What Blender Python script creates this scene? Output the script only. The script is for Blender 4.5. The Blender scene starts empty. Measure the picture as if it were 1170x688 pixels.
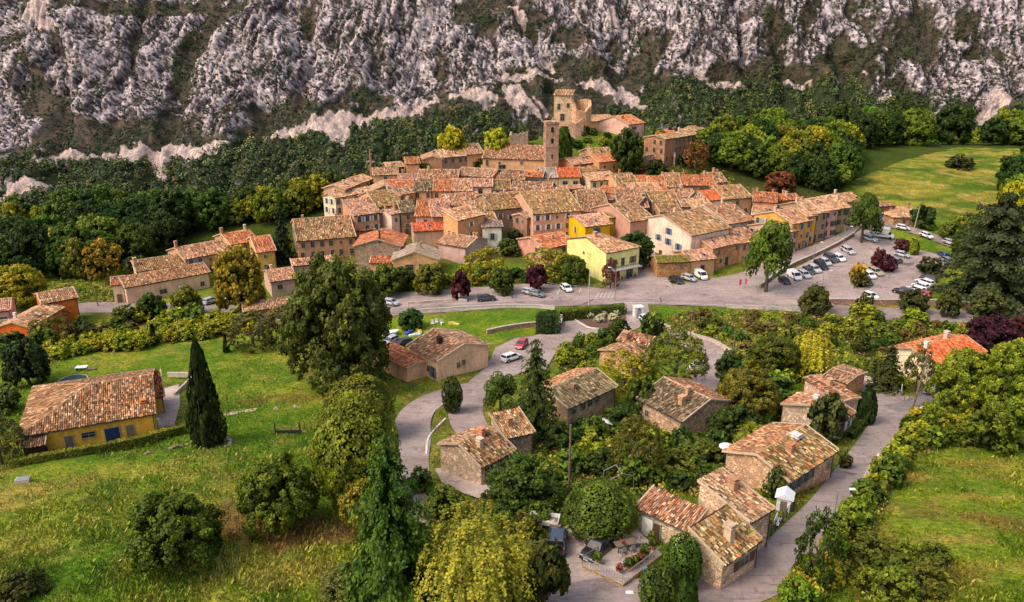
import bpy, math, random
import numpy as np
from mathutils import Vector, geometry
R = math.radians
rng = np.random.default_rng(7)
random.seed(7)
scene = bpy.context.scene
col = scene.collection
PITCH, FPX, CX, CY, CZ = R(19.2), 900.0, 585.0, 344.0, 60.0

# ---------------------------------------------------------------- helpers
def lin(c):
    return tuple(((v/255.0)/12.92 if v/255.0 <= 0.04045 else ((v/255.0+0.055)/1.055)**2.4) for v in c[:3])
def link(o, parent=None):
    col.objects.link(o)
    if parent: o.parent = parent
    return o
def tag(o, label=None, cat=None, group=None, kind=None):
    if label: o['label'] = label
    if cat: o['category'] = cat
    if group: o['group'] = group
    if kind: o['kind'] = kind
    return o
def empty(name, loc, rz=0, label=None, cat=None, group=None):
    o = bpy.data.objects.new(name, None); o.location = loc; o.rotation_euler = (0, 0, rz)
    o.empty_display_size = .3
    link(o); return tag(o, label, cat, group)
def mesh_np(name, V, F, mat=None, tint=None, colr=None, smooth=False):
    """F: (n,k) int array or list of lists"""
    me = bpy.data.meshes.new(name)
    V = np.asarray(V, dtype=np.float32)
    if isinstance(F, np.ndarray):
        n, k = F.shape
        me.vertices.add(len(V)); me.vertices.foreach_set('co', V.ravel())
        me.loops.add(n*k); me.loops.foreach_set('vertex_index', F.astype(np.int32).ravel())
        me.polygons.add(n)
        me.polygons.foreach_set('loop_start', np.arange(0, n*k, k, dtype=np.int32))
        me.polygons.foreach_set('loop_total', np.full(n, k, dtype=np.int32))
        me.update(calc_edges=True)
    else:
        me.from_pydata([tuple(map(float, v)) for v in V], [], [list(map(int, f)) for f in F]); me.update()
    if tint is not None:
        a = me.attributes.new('tint', 'FLOAT', 'POINT'); a.data.foreach_set('value', np.asarray(tint, dtype=np.float32))
    if colr is not None:
        a = me.attributes.new('colr', 'FLOAT_COLOR', 'POINT')
        c = np.ones((len(V), 4), dtype=np.float32); c[:, :3] = colr
        a.data.foreach_set('color', c.ravel())
    if smooth: me.polygons.foreach_set('use_smooth', np.ones(len(me.polygons), dtype=bool))
    if mat: me.materials.append(mat)
    return me
def obj(name, me, parent=None, color=None):
    o = bpy.data.objects.new(name, me)
    if color is not None: o.color = (*color, 1)
    return link(o, parent)

class MB:
    """collects primitives into one mesh"""
    def __init__(s): s.V = []; s.F = []; s.M = []; s.mi = 0
    def add(s, V, F):
        b = len(s.V); s.V += [tuple(v) for v in V]
        for f in F: s.F.append([b+i for i in f]); s.M.append(s.mi)
    def box(s, c, d, rz=0, taper=1.0):
        x, y, z = d[0]/2, d[1]/2, d[2]/2
        V = []
        for sz in (-1, 1):
            t = taper if sz > 0 else 1
            for sx, sy in ((-1,-1),(1,-1),(1,1),(-1,1)):
                px, py = sx*x*t, sy*y*t
                V.append((c[0]+px*math.cos(rz)-py*math.sin(rz), c[1]+px*math.sin(rz)+py*math.cos(rz), c[2]+sz*z))
        s.add(V, [(3,2,1,0),(4,5,6,7),(0,1,5,4),(1,2,6,5),(2,3,7,6),(3,0,4,7)])
    def tube(s, a, b, r0, r1=None, n=8):
        r1 = r0 if r1 is None else r1
        a, b = Vector(a), Vector(b); d = (b-a).normalized()
        u = d.cross(Vector((0,0,1)) if abs(d.z) < .9 else Vector((1,0,0))).normalized(); w = d.cross(u)
        V = []
        for p, r in ((a, r0), (b, r1)):
            for k in range(n):
                t = 2*math.pi*k/n; V.append(p+u*(r*math.cos(t))+w*(r*math.sin(t)))
        F = [(k, (k+1) % n, n+(k+1) % n, n+k) for k in range(n)]+[tuple(range(n-1, -1, -1)), tuple(range(n, 2*n))]
        s.add(V, F)
    def lathe(s, prof, c=(0,0,0), n=10):
        V = []; F = []
        for r, z in prof:
            for k in range(n):
                t = 2*math.pi*k/n; V.append((c[0]+r*math.cos(t), c[1]+r*math.sin(t), c[2]+z))
        for i in range(len(prof)-1):
            for k in range(n): F.append((i*n+k, i*n+(k+1) % n, (i+1)*n+(k+1) % n, (i+1)*n+k))
        F.append(tuple(range(n-1, -1, -1))); F.append(tuple(range((len(prof)-1)*n, len(prof)*n)))
        s.add(V, F)
    def mesh(s, name, *mats, smooth=False):
        me = bpy.data.meshes.new(name); me.from_pydata([tuple(v) for v in s.V], [], s.F)
        for m in mats: me.materials.append(m)
        if len(mats) > 1: me.polygons.foreach_set('material_index', s.M)
        if smooth: me.polygons.foreach_set('use_smooth', [True]*len(me.polygons))
        me.update(); return me

# value noise
def _h(ix, iy, seed):
    n = (ix.astype(np.int64)*374761393 + iy.astype(np.int64)*668265263 + seed*2147483647) & 0xffffffff
    n = ((n ^ (n >> 13))*1274126177) & 0xffffffff
    return ((n ^ (n >> 16)) & 0xffff)/65535.0
def vnoise(x, y, seed=0):
    ix = np.floor(x); iy = np.floor(y); fx = x-ix; fy = y-iy
    fx = fx*fx*(3-2*fx); fy = fy*fy*(3-2*fy)
    a = _h(ix, iy, seed); b = _h(ix+1, iy, seed); c = _h(ix, iy+1, seed); d = _h(ix+1, iy+1, seed)
    return a*(1-fx)*(1-fy)+b*fx*(1-fy)+c*(1-fx)*fy+d*fx*fy
def fbm(x, y, seed=0, o=4, g=.5):
    x = np.asarray(x, float); y = np.asarray(y, float)
    s = 0; a = 1; t = 0
    for k in range(o):
        s = s+a*vnoise(x, y, seed+k*17); t += a; a *= g; x = x*2.03+5.1; y = y*2.03-3.7
    return s/t

# ---------------------------------------------------------------- camera and the lie of the land
cosp, sinp = math.cos(PITCH), math.sin(PITCH)
def ray(px, py):
    a = (px-CX)/FPX; b = (CY-py)/FPX
    return Vector((a, cosp+b*sinp, -sinp+b*cosp))
def at_Y(px, py, Y):
    d = ray(px, py); t = Y/d.y
    return Vector((d.x*t, Y, CZ+d.z*t))
def at_z(px, py, z):
    d = ray(px, py); t = (z-CZ)/d.z
    return Vector((d.x*t, d.y*t, z))
def pxm(P):       # pixels of the photograph per metre at P
    return FPX/(P[1]*cosp+(CZ-P[2])*sinp)

CP = [(-200,700,58),(0,688,61),(200,688,61),(400,688,60),(585,688,59),(780,688,59),(980,688,59),(1170,688,59),(1400,700,56),
 (-100,600,75),(0,600,74),(200,600,74),(400,600,73),(585,610,70),(780,610,70),(940,600,72),(1170,600,73),(1300,600,73),
 (-150,520,96),(0,520,97),(200,510,98),(400,520,94),(585,520,95),(780,520,95),(960,530,91),(1170,520,95),(1350,520,95),
 (0,450,122),(250,460,117),(430,460,117),(600,460,116),(800,460,116),(1000,460,114),(1170,450,119),
 (-100,410,138),(100,410,138),(350,410,138),(560,410,138),(780,410,138),(980,410,136),(1170,400,140),(1300,400,140),
 (-150,350,175),(0,360,168),(200,350,174),(400,352,168),(585,350,168),(780,348,169),(980,350,166),(1170,358,163),(1400,360,165),
 (0,310,198),(200,320,196),(350,300,203),(480,300,200),(600,300,200),(720,300,199),(860,312,194),(980,290,203),(1100,300,198),(1250,300,200),
 (-100,272,236),(100,270,230),(300,268,225),(480,245,232),(640,240,235),(800,245,232),(900,250,228),(985,255,228),(1100,250,240),(1250,250,245),
 (400,228,246),(560,203,262),(700,200,262),(860,205,262),(950,215,265),(1050,210,270),(1200,210,275),
 (600,170,281),(545,181,277),(485,192,270),(430,206,258),(640,166,284),(660,151,293),(720,160,285),(790,165,284),(860,175,290),(940,178,302),(1050,180,310),(1170,172,325),
 (900,158,325),(1000,166,345),(1150,167,348)]
pts = [tuple(at_Y(*c)) for c in CP]
pts += [(-320,330,-28),(-150,325,-24),(-60,320,-12),(0,350,-14),(50,360,-10),(120,420,-6),(240,430,-8),(380,420,0),(-320,440,-75),(-100,440,-70),(50,445,-55),
        (200,470,-40),(350,470,-30),(-320,30,8),(0,25,10),(320,30,12),(-330,200,2),(360,200,4)]
P = np.array(pts); XY = P[:, :2]/100.0
def _phi(r2): return np.where(r2 > 1e-12, 0.5*r2*np.log(np.maximum(r2, 1e-12)), 0)
d2 = ((XY[:, None]-XY[None])**2).sum(-1); n = len(P)
A = np.zeros((n+3, n+3)); A[:n, :n] = _phi(d2)+np.eye(n)*4e-4; A[:n, n] = 1; A[:n, n+1:] = XY; A[n, :n] = 1; A[n+1:, :n] = XY.T
W_ = np.linalg.solve(A, np.concatenate([P[:, 2], [0, 0, 0]]))
GX0, GY0, GS = -360.0, 20.0, 2.0
gx = np.arange(GX0, 402, GS); gy = np.arange(GY0, 482, GS)
GXX, GYY = np.meshgrid(gx, gy, indexing='ij')
Gz = np.zeros_like(GXX)
for i in range(len(gx)):
    q = np.stack([GXX[i], GYY[i]], -1)/100.0
    r2 = ((q[:, None]-XY[None])**2).sum(-1)
    Gz[i] = _phi(r2)@W_[:n]+W_[n]+q@W_[n+1:]
def G(x, y):
    x = np.asarray(x, float); y = np.asarray(y, float)
    fx = np.clip((x-GX0)/GS, 0, len(gx)-1.001); fy = np.clip((y-GY0)/GS, 0, len(gy)-1.001)
    ix = fx.astype(int); iy = fy.astype(int); fx = fx-ix; fy = fy-iy
    return Gz[ix, iy]*(1-fx)*(1-fy)+Gz[ix+1, iy]*fx*(1-fy)+Gz[ix, iy+1]*(1-fx)*fy+Gz[ix+1, iy+1]*fx*fy
def hit(px, py, off=0.0, y0=45, y1=420):
    d = ray(px, py); Y = np.arange(y0, y1, .25); X = d.x/d.y*Y; Z = CZ+d.z/d.y*Y
    k = np.nonzero(Z < G(X, Y)+off)[0]
    k = k[0] if len(k) else len(Y)-1
    return Vector((X[k], Y[k], Z[k]))
def on(px, py):
    p = hit(px, py); p.z = float(G(p.x, p.y)); return p

# ---------------------------------------------------------------- materials
def nt(name):
    m = bpy.data.materials.new(name); m.use_nodes = True; t = m.node_tree; N = t.nodes; L = t.links
    return m, N, L, N['Principled BSDF']
def nd(N, kind, **kw):
    n = N.new(kind)
    for k, v in kw.items():
        if k.startswith('i_'): n.inputs[k[2:].replace('_', ' ')].default_value = v
        else: setattr(n, k, v)
    return n
def ramp(N, stops, interp='LINEAR'):
    r = N.new('ShaderNodeValToRGB'); e = r.color_ramp.elements; r.color_ramp.interpolation = interp
    while len(e) < len(stops): e.new(.5)
    for k, (p, c) in enumerate(stops): e[k].position = p; e[k].color = (*c, 1) if len(c) == 3 else c
    return r
def g3(v): return (v, v, v)
def mixc(N, L, a, b, f, mode='MIX'):
    m = N.new('ShaderNodeMix'); m.data_type = 'RGBA'; m.blend_type = mode
    for s, v in ((m.inputs[0], f), (m.inputs[6], a), (m.inputs[7], b)):
        if hasattr(v, 'is_linked') or hasattr(v, 'links'): L.new(v, s)
        elif isinstance(v, (tuple, list)): s.default_value = (*v[:3], 1)
        else: s.default_value = v
    return m.outputs[2]
def noise(N, L, scale, detail=4, rough=.6, vec=None, dist=0):
    n = nd(N, 'ShaderNodeTexNoise', i_Scale=scale, i_Detail=detail, i_Roughness=rough, i_Distortion=dist)
    if vec: L.new(vec, n.inputs['Vector'])
    return n.outputs['Fac']
def bump(N, L, b, h, strength, dist):
    n = nd(N, 'ShaderNodeBump', i_Strength=strength, i_Distance=dist); L.new(h, n.inputs['Height']); L.new(n.outputs[0], b.inputs['Normal'])
def objc(N): return N.new('ShaderNodeTexCoord').outputs['Object']
def plain(name, c, rough=.6, metal=0, var=.12, scale=6, spec=.3):
    m, N, L, b = nt(name); b.inputs['Roughness'].default_value = rough; b.inputs['Metallic'].default_value = metal
    b.inputs['Specular IOR Level'].default_value = spec
    f = noise(N, L, scale, 4, .6, objc(N))
    r = ramp(N, [(.3, tuple(v*(1-var) for v in c)), (.7, tuple(min(1, v*(1+var)) for v in c))]); L.new(f, r.inputs[0]); L.new(r.outputs[0], b.inputs['Base Color'])
    return m
def wall_mat(name, stone=False):
    m, N, L, b = nt(name); oc = objc(N); oi = N.new('ShaderNodeObjectInfo')
    b.inputs['Roughness'].default_value = .92; b.inputs['Specular IOR Level'].default_value = .1
    mp = N.new('ShaderNodeMapping'); mp.inputs['Scale'].default_value = (1, 1, 1.0); L.new(oc, mp.inputs[0])
    addv = nd(N, 'ShaderNodeVectorMath', operation='ADD'); L.new(oc, addv.inputs[0])
    sc = nd(N, 'ShaderNodeVectorMath', operation='SCALE'); L.new(oi.outputs['Location'], sc.inputs[0]); sc.inputs['Scale'].default_value = 1.37
    L.new(sc.outputs[0], addv.inputs[1]); v = addv.outputs[0]
    big = noise(N, L, .35, 5, .65, v); fine = noise(N, L, 3.0 if not stone else 2.0, 5, .7, v)
    r1 = ramp(N, [(.3, g3(.62)), (.5, g3(.98)), (.7, g3(1.2))]); L.new(big, r1.inputs[0])
    r2 = ramp(N, [(.32, g3(.74)), (.68, g3(1.18))]); L.new(fine, r2.inputs[0])
    c = mixc(N, L, oi.outputs['Color'], r1.outputs[0], .8, 'MULTIPLY'); c = mixc(N, L, c, r2.outputs[0], .8, 'MULTIPLY')
    # damp streaks running down the render
    mp2 = N.new('ShaderNodeMapping'); mp2.inputs['Scale'].default_value = (1.3, 1.3, .12); L.new(v, mp2.inputs[0])
    st = noise(N, L, 1.6, 4, .7, mp2.outputs[0]); r3 = ramp(N, [(.36, g3(.6)), (.55, g3(1.0))]); L.new(st, r3.inputs[0])
    c = mixc(N, L, c, r3.outputs[0], .45 if not stone else .25, 'MULTIPLY')
    if stone:
        mp.inputs['Scale'].default_value = (1, 1, 1.5)
        vo = nd(N, 'ShaderNodeTexVoronoi', i_Scale=2.5, i_Randomness=.9); L.new(mp.outputs[0], vo.inputs['Vector'])
        ve = nd(N, 'ShaderNodeTexVoronoi', feature='DISTANCE_TO_EDGE', i_Scale=2.5, i_Randomness=.9); L.new(mp.outputs[0], ve.inputs['Vector'])
        sep = N.new('ShaderNodeSeparateColor'); L.new(vo.outputs['Color'], sep.inputs[0])
        rs = ramp(N, [(0, g3(.7)), (.4, g3(.95)), (.75, g3(1.15)), (1, g3(1.45))]); L.new(sep.outputs[0], rs.inputs[0])
        c = mixc(N, L, c, rs.outputs[0], .9, 'MULTIPLY')
        rt = ramp(N, [(0, (1.12, .95, .8)), (1, (.9, 1, 1.1))]); L.new(sep.outputs[1], rt.inputs[0]); c = mixc(N, L, c, rt.outputs[0], .7, 'MULTIPLY')
        re = ramp(N, [(0, g3(.45)), (.05, g3(.7)), (.12, g3(1.05))]); L.new(ve.outputs[0], re.inputs[0])
        c = mixc(N, L, c, re.outputs[0], .85, 'MULTIPLY')
        bump(N, L, b, re.outputs[0], .8, .12)
    else:
        bump(N, L, b, fine, .5, .06)
    L.new(c, b.inputs['Base Color']); return m
M = {}
M['stucco'] = wall_mat('old_stucco'); M['stone'] = wall_mat('rubble_stone', 1)
M['frame'] = plain('window_frame_paint', lin((150,140,128)), .6)
def colmat(name, rough=.5, spec=.3, coat=0, metal=0):
    m, N, L, b = nt(name); oi = N.new('ShaderNodeObjectInfo'); f = noise(N, L, 5, 4, .6, objc(N))
    r = ramp(N, [(.3, g3(.85)), (.7, g3(1.08))]); L.new(f, r.inputs[0]); L.new(mixc(N, L, oi.outputs['Color'], r.outputs[0], 1, 'MULTIPLY'), b.inputs['Base Color'])
    b.inputs['Roughness'].default_value = rough; b.inputs['Specular IOR Level'].default_value = spec; b.inputs['Coat Weight'].default_value = coat; b.inputs['Metallic'].default_value = metal
    return m
M['paint'] = colmat('painted_wood', .6); M['carpaint'] = colmat('car_paint', .35, .5, .6)
M['carpaint'].node_tree.nodes['Principled BSDF'].inputs['Coat Roughness'].default_value = .08
def glass_mat():
    m, N, L, b = nt('dark_glass'); b.inputs['Base Color'].default_value = (.012, .014, .018, 1); b.inputs['Roughness'].default_value = .12; b.inputs['Specular IOR Level'].default_value = .6
    f = noise(N, L, 2, 2, .5, objc(N)); r = ramp(N, [(.35, (.008, .009, .012)), (.7, (.035, .04, .05))]); L.new(f, r.inputs[0]); L.new(r.outputs[0], b.inputs['Base Color']); return m
M['glass'] = glass_mat()
M['tyre'] = plain('tyre_rubber', g3(.015), .8); M['rim'] = plain('alloy_rim', g3(.45), .3, .8)
M['lampglass'] = plain('headlight_glass', g3(.7), .15); M['redglass'] = plain('tail_light_glass', (.35, .01, .01), .2)
M['metal'] = plain('galvanised_metal', g3(.33), .45, .5); M['darkmetal'] = plain('dark_metal', g3(.05), .5, .4)
M['white'] = plain('white_paint', g3(.72), .6); M['wood'] = plain('weathered_wood', (.16, .115, .08), .85, 0, .35, 3)
M['concrete'] = plain('pale_concrete', (.42, .38, .35), .9, 0, .2, 2); M['bark'] = plain('tree_bark', (.085, .065, .05), .95, 0, .4, 4)
M['terracotta'] = plain('terracotta', (.42, .16, .08), .8); M['soil'] = plain('garden_soil', (.12, .07, .05), .95, 0, .3, 3)
M['skin'] = plain('skin', (.5, .3, .22), .6)
def roof_mat():
    m, N, L, b = nt('canal_roof_tiles'); a = nd(N, 'ShaderNodeAttribute', attribute_name='colr'); oc = objc(N)
    f = noise(N, L, 7, 5, .7, oc); r = ramp(N, [(.3, g3(.68)), (.7, g3(1.25))]); L.new(f, r.inputs[0])
    f2 = noise(N, L, .8, 4, .7, oc); r2 = ramp(N, [(.55, g3(0)), (.75, g3(1))]); L.new(f2, r2.inputs[0])
    c = mixc(N, L, a.outputs['Color'], r.outputs[0], 1, 'MULTIPLY'); c2 = mixc(N, L, c, (.45, .42, .28), 1, 'MULTIPLY')
    mx = nd(N, 'ShaderNodeMath', operation='MULTIPLY'); L.new(r2.outputs[0], mx.inputs[0]); mx.inputs[1].default_value = .45
    L.new(mixc(N, L, c, c2, mx.outputs[0]), b.inputs['Base Color']); b.inputs['Roughness'].default_value = .9; b.inputs['Specular IOR Level'].default_value = .15
    bump(N, L, b, f, .5, .03); return m
M['roof'] = roof_mat()
def leaf_mat(name, transl=.3):
    m, N, L, b = nt(name); a = nd(N, 'ShaderNodeAttribute', attribute_name='tint'); oi = N.new('ShaderNodeObjectInfo')
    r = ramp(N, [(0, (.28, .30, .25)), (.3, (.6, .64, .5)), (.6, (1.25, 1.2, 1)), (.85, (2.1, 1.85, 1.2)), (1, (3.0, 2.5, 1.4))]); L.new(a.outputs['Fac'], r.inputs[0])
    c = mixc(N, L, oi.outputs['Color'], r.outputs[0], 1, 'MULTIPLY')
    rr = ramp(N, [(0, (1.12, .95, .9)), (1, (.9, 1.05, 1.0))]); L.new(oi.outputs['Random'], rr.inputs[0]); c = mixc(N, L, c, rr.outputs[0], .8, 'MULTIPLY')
    L.new(c, b.inputs['Base Color']); b.inputs['Roughness'].default_value = .6; b.inputs['Specular IOR Level'].default_value = .22
    t = N.new('ShaderNodeBsdfTranslucent'); L.new(c, t.inputs[0]); mx = N.new('ShaderNodeMixShader'); mx.inputs[0].default_value = transl
    L.new(b.outputs[0], mx.inputs[1]); L.new(t.outputs[0], mx.inputs[2]); L.new(mx.outputs[0], N['Material Output'].inputs[0]); return m
M['leaf'] = leaf_mat('leaves')
def leafcol_mat():
    m, N, L, b = nt('mixed_leaves'); a = nd(N, 'ShaderNodeAttribute', attribute_name='colr')
    L.new(a.outputs['Color'], b.inputs['Base Color']); b.inputs['Roughness'].default_value = .65; b.inputs['Specular IOR Level'].default_value = .2; return m
M['leafcol'] = leafcol_mat()
# ---------------------------------------------------------------- roads and paved areas (setting)
def smooth_line(pts, step=1.0):
    pts = [Vector(p) for p in pts]; out = []
    q = [pts[0]*2-pts[1]]+pts+[pts[-1]*2-pts[-2]]
    for i in range(1, len(q)-2):
        a, b, c, d = q[i-1], q[i], q[i+1], q[i+2]; n = max(2, int((c-b).length/step))
        for k in range(n):
            t = k/n; out.append(.5*((2*b)+(c-a)*t+(2*a-5*b+4*c-d)*t*t+(3*b-a-3*c+d)*t**3))
    out.append(pts[-1]); return out
def px_line(pp): return [on(*p).xy.to_3d() for p in pp]
def asphalt(name, c, patch=.3):
    m, N, L, b = nt(name); oc = objc(N)
    a = noise(N, L, .12, 5, .65, oc); f = noise(N, L, 2.2, 5, .7, oc); st = noise(N, L, .5, 5, .75, oc, 1.5)
    ra = ramp(N, [(.3, tuple(v*(1-patch) for v in c)), (.5, c), (.7, tuple(v*(1+patch*.8) for v in c))]); L.new(a, ra.inputs[0])
    rf = ramp(N, [(.3, g3(.82)), (.7, g3(1.12))]); L.new(f, rf.inputs[0]); cc = mixc(N, L, ra.outputs[0], rf.outputs[0], 1, 'MULTIPLY')
    rs = ramp(N, [(.38, (.5, .46, .46)), (.45, g3(.98)), (.58, g3(1)), (.64, (1.3, 1.2, 1.14))]); L.new(st, rs.inputs[0]); cc = mixc(N, L, cc, rs.outputs[0], .6, 'MULTIPLY')
    mp = N.new('ShaderNodeMapping'); mp.inputs['Rotation'].default_value = (0, 0, R(12)); mp.inputs['Scale'].default_value = (.25, 2.2, 1); L.new(oc, mp.inputs[0])
    wr = noise(N, L, .9, 5, .75, mp.outputs[0], .5); rk = ramp(N, [(.36, (.55, .52, .52)), (.46, g3(1)), (.62, g3(1.02)), (.72, (1.22, 1.15, 1.12))]); L.new(wr, rk.inputs[0]); cc = mixc(N, L, cc, rk.outputs[0], .8, 'MULTIPLY')
    L.new(cc, b.inputs['Base Color']); b.inputs['Roughness'].default_value = .9; b.inputs['Specular IOR Level'].default_value = .2; bump(N, L, b, f, .3, .03); return m
M['asphalt'] = asphalt('worn_asphalt', (.34, .265, .24)); M['asphalt2'] = asphalt('road_asphalt', (.28, .22, .202)); M['darkroad'] = asphalt('dark_asphalt', (.2, .17, .17))
M['paving'] = asphalt('stone_paving', (.42, .33, .28), .35)
M['line'] = plain('road_marking_paint', g3(.6), .7, 0, .3, 2)
cuts = []     # (kind, pts, halfwidth)
def strip(name, pp, w, mat, off=.05, px=True):
    c = smooth_line(px_line(pp) if px else pp, 1.0); V = []; F = []; K = 5
    for i, p in enumerate(c):
        d = (c[min(i+1, len(c)-1)]-c[max(i-1, 0)]).normalized(); nrm = Vector((-d.y, d.x, 0))
        for k in range(K):
            q = p+nrm*(w*(k/(K-1)-.5)); V.append((q.x, q.y, float(G(q.x, q.y))+off))
    for i in range(len(c)-1):
        for k in range(K-1): F.append((i*K+k, (i+1)*K+k, (i+1)*K+k+1, i*K+k+1))
    o = obj(name, mesh_np(name, V, [f[::-1] for f in F], mat)); tag(o, kind='structure')
    cuts.append(('l', np.array([(p.x, p.y) for p in c]), w/2)); return o
def inpoly(x, y, poly):
    ins = np.zeros(np.shape(x), bool); n = len(poly)
    for i in range(n):
        x1, y1 = poly[i]; x2, y2 = poly[(i+1) % n]
        if y1 == y2: continue
        c = ((y1 > y) != (y2 > y)) & (x < (x2-x1)*(y-y1)/(y2-y1)+x1); ins ^= c
    return ins
def dist_line(x, y, L_, closed=False):
    d = np.full(np.shape(x), 1e9); n = len(L_)
    for i in range(n if closed else n-1):
        a = L_[i]; b = L_[(i+1) % n]; ab = b-a; l2 = (ab**2).sum()+1e-9
        t = np.clip(((x-a[0])*ab[0]+(y-a[1])*ab[1])/l2, 0, 1)
        d = np.minimum(d, (x-a[0]-t*ab[0])**2+(y-a[1]-t*ab[1])**2)
    return np.sqrt(d)
def cdt_area(name, poly, mat, off, step=1.5, zf=None):
    """flat-shaded sheet over a polygon of world points, draped on the land"""
    pl = np.array([(p[0], p[1]) for p in poly]); B = []
    for i in range(len(pl)):
        a, b = pl[i], pl[(i+1) % len(pl)]; n = max(1, int(np.hypot(*(b-a))/step))
        for k in range(n): B.append(tuple(a+(b-a)*k/n))
    xs = np.arange(pl[:, 0].min(), pl[:, 0].max(), step); ys = np.arange(pl[:, 1].min(), pl[:, 1].max(), step)
    X, Y = np.meshgrid(xs, ys); X = X.ravel(); Y = Y.ravel(); ok = inpoly(X, Y, pl) & (dist_line(X, Y, pl, True) > step*.5)
    pts = [Vector(p) for p in B]+[Vector((x, y)) for x, y in zip(X[ok], Y[ok])]
    v, e, f, *_ = geometry.delaunay_2d_cdt(pts, [(i, (i+1) % len(B)) for i in range(len(B))], [], 1, 1e-4)
    V = [(q.x, q.y, (float(G(q.x, q.y)) if zf is None else zf(q.x, q.y))+off) for q in v]
    F = []
    for t in f:
        a, b, c = (v[i] for i in t[:3]); F.append(t if (b-a).cross(c-a) > 0 else list(t)[::-1])
    return obj(name, mesh_np(name, V, F, mat))
def area(name, pp, mat, off=.05):
    poly = px_line(pp); o = cdt_area(name, poly, mat, off); tag(o, kind='structure')
    cuts.append(('p', np.array([(p.x, p.y) for p in poly]), 0)); return o

strip('road', [(60,356),(100,352),(150,352),(210,354),(280,357),(350,360),(420,356),(470,352),(520,349),(580,345),(640,343),(700,341),(770,342),(840,345),(905,350),(960,356),(1040,360),(1110,362),(1200,366),(1300,370)], 8.5, M['asphalt2'], .06)
area('square', [(425,350),(440,336),(520,331),(600,325),(642,326),(690,330),(702,322),(724,312),(731,300),(731,285),(748,285),(751,304),(768,326),(800,321),(840,314),(858,308),(872,300),(900,291),(935,279),(962,266),(972,254),(984,258),(975,268),(955,281),(920,298),(880,315),(868,330),(905,341),(948,350),(830,345),(700,342),(600,345),(470,352)], M['asphalt'], .10)
area('car_park', [(866,331),(888,317),(928,297),(963,277),(984,263),(1012,262),(1022,275),(1050,286),(1083,294),(1082,305),(1068,320),(1052,343),(1000,347),(945,348),(905,342)], M['asphalt'], .13)
strip('side_road', [(976,256),(1000,254),(1030,260),(1060,269),(1090,280),(1130,292),(1180,300)], 6, M['asphalt2'], .08)
strip('lane', [(726,346),(727,358),(718,371),(695,377),(665,380),(640,386),(612,398),(590,410),(570,424),(553,438),(540,452),(532,468),(536,486),(548,500)], 5.5, M['asphalt'], .09)
area('lane_junction', [(640,362),(655,360),(672,374),(700,380),(690,386),(650,392),(634,405),(622,425),(600,425),(560,442),(552,428),(566,398),(588,388),(612,384),(642,374)], M['asphalt'], .115)
strip('lane', [(548,442),(520,449),(497,457),(480,468),(472,482),(470,505),(466,530),(468,560),(476,600)], 5.5, M['asphalt'], .075)
area('drive', [(497,536),(540,532),(580,560),(560,575),(530,565),(505,552)], M['paving'], .07)
strip('lane', [(745,378),(770,386),(795,393),(815,403),(822,415),(812,430),(795,445)], 6.0, M['asphalt'], .07)
strip('lane', [(1300,505),(1180,470),(1120,462),(1075,458),(1040,458),(1010,447),(985,440),(960,432)], 3.4, M['asphalt'], .065)
strip('lane', [(985,441),(1012,453),(1022,468),(1012,490),(996,515),(978,540),(958,568),(938,592),(912,618),(888,645),(866,664),(830,676),(770,682),(700,680),(650,672),(620,672)], 4.8, M['asphalt2'], .085)
strip('lane', [(1018,468),(1045,462),(1062,452),(1072,440)], 3.2, M['darkroad'], .10)
area('drive', [(643,604),(668,594),(690,600),(668,640),(690,662),(650,668),(645,640)], M['paving'], .11)
area('drive', [(176,448),(204,440),(206,462),(199,487),(178,490)], M['paving'], .08)

# ---------------------------------------------------------------- ground
gxs = np.arange(-340, 341, 1.0); gys = np.arange(30, 441, 1.0)
X, Y = np.meshgrid(gxs, gys, indexing='ij'); Z = G(X, Y)
dr = np.full(X.shape, 1e9); ins = np.zeros(X.shape, bool)
for k, L_, hw in cuts:
    if k == 'l':
        d = dist_line(X, Y, L_[::2] if len(L_) > 30 else L_)-hw; ins |= d < -.5; dr = np.minimum(dr, d)
    else:
        d = dist_line(X, Y, L_, True); i = inpoly(X, Y, L_); ins |= i & (d > .6); dr = np.minimum(dr, np.where(i, -d, d))
fall = np.clip((dr-.5)/3, 0, 1)
Z = Z+fall*((fbm(X/9, Y/9, 3)-.5)*1.0+(fbm(X/2.2, Y/2.2, 5, 3)-.5)*.35)
Z = np.where(ins, Z-.45, Z)
def pxof(X, Y, Z):
    dz = Z-CZ; dep = Y*cosp-dz*sinp; return CX+FPX*X/dep, CY-FPX*(Y*sinp+dz*cosp)/dep
U, V_ = pxof(X, Y, Z)
GREEN, LIME, STRAW, BROWN, DEEP = [np.array(lin(c)) for c in ((92,120,32),(132,144,44),(166,144,76),(124,90,60),(52,64,26))]
n1 = fbm(X/11, Y/11, 21, 4); n2 = fbm(X/3, Y/3, 31, 4); n3 = fbm(X/28, Y/28, 41, 3)
def sm(a, b, x): t = np.clip((x-a)/(b-a), 0, 1); return t*t*(3-2*t)
C = GREEN[None, None]*np.ones(X.shape+(1,))
def lay(C, c, w): return C*(1-w[..., None])+c*w[..., None]
C = lay(C, LIME, sm(.42, .62, n1)*.8); C = lay(C, STRAW, sm(.52, .72, n2*.55+n3*.45)*.42); C = lay(C, BROWN, sm(.62, .78, n2*.5+n1*.5)*.4)
def blob(cx, cy, rx, ry, c, w=1.0):   # worn or bare areas, given where they lie
    global C
    p = on(cx, cy); s = pxm(p); d = np.hypot((X-p.x)/(rx/s), (Y-p.y)/(ry/s*2.0))+(n2-.5)*1.6; C = lay(C, c, (1-sm(.5, 1.05, d))*w)
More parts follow.
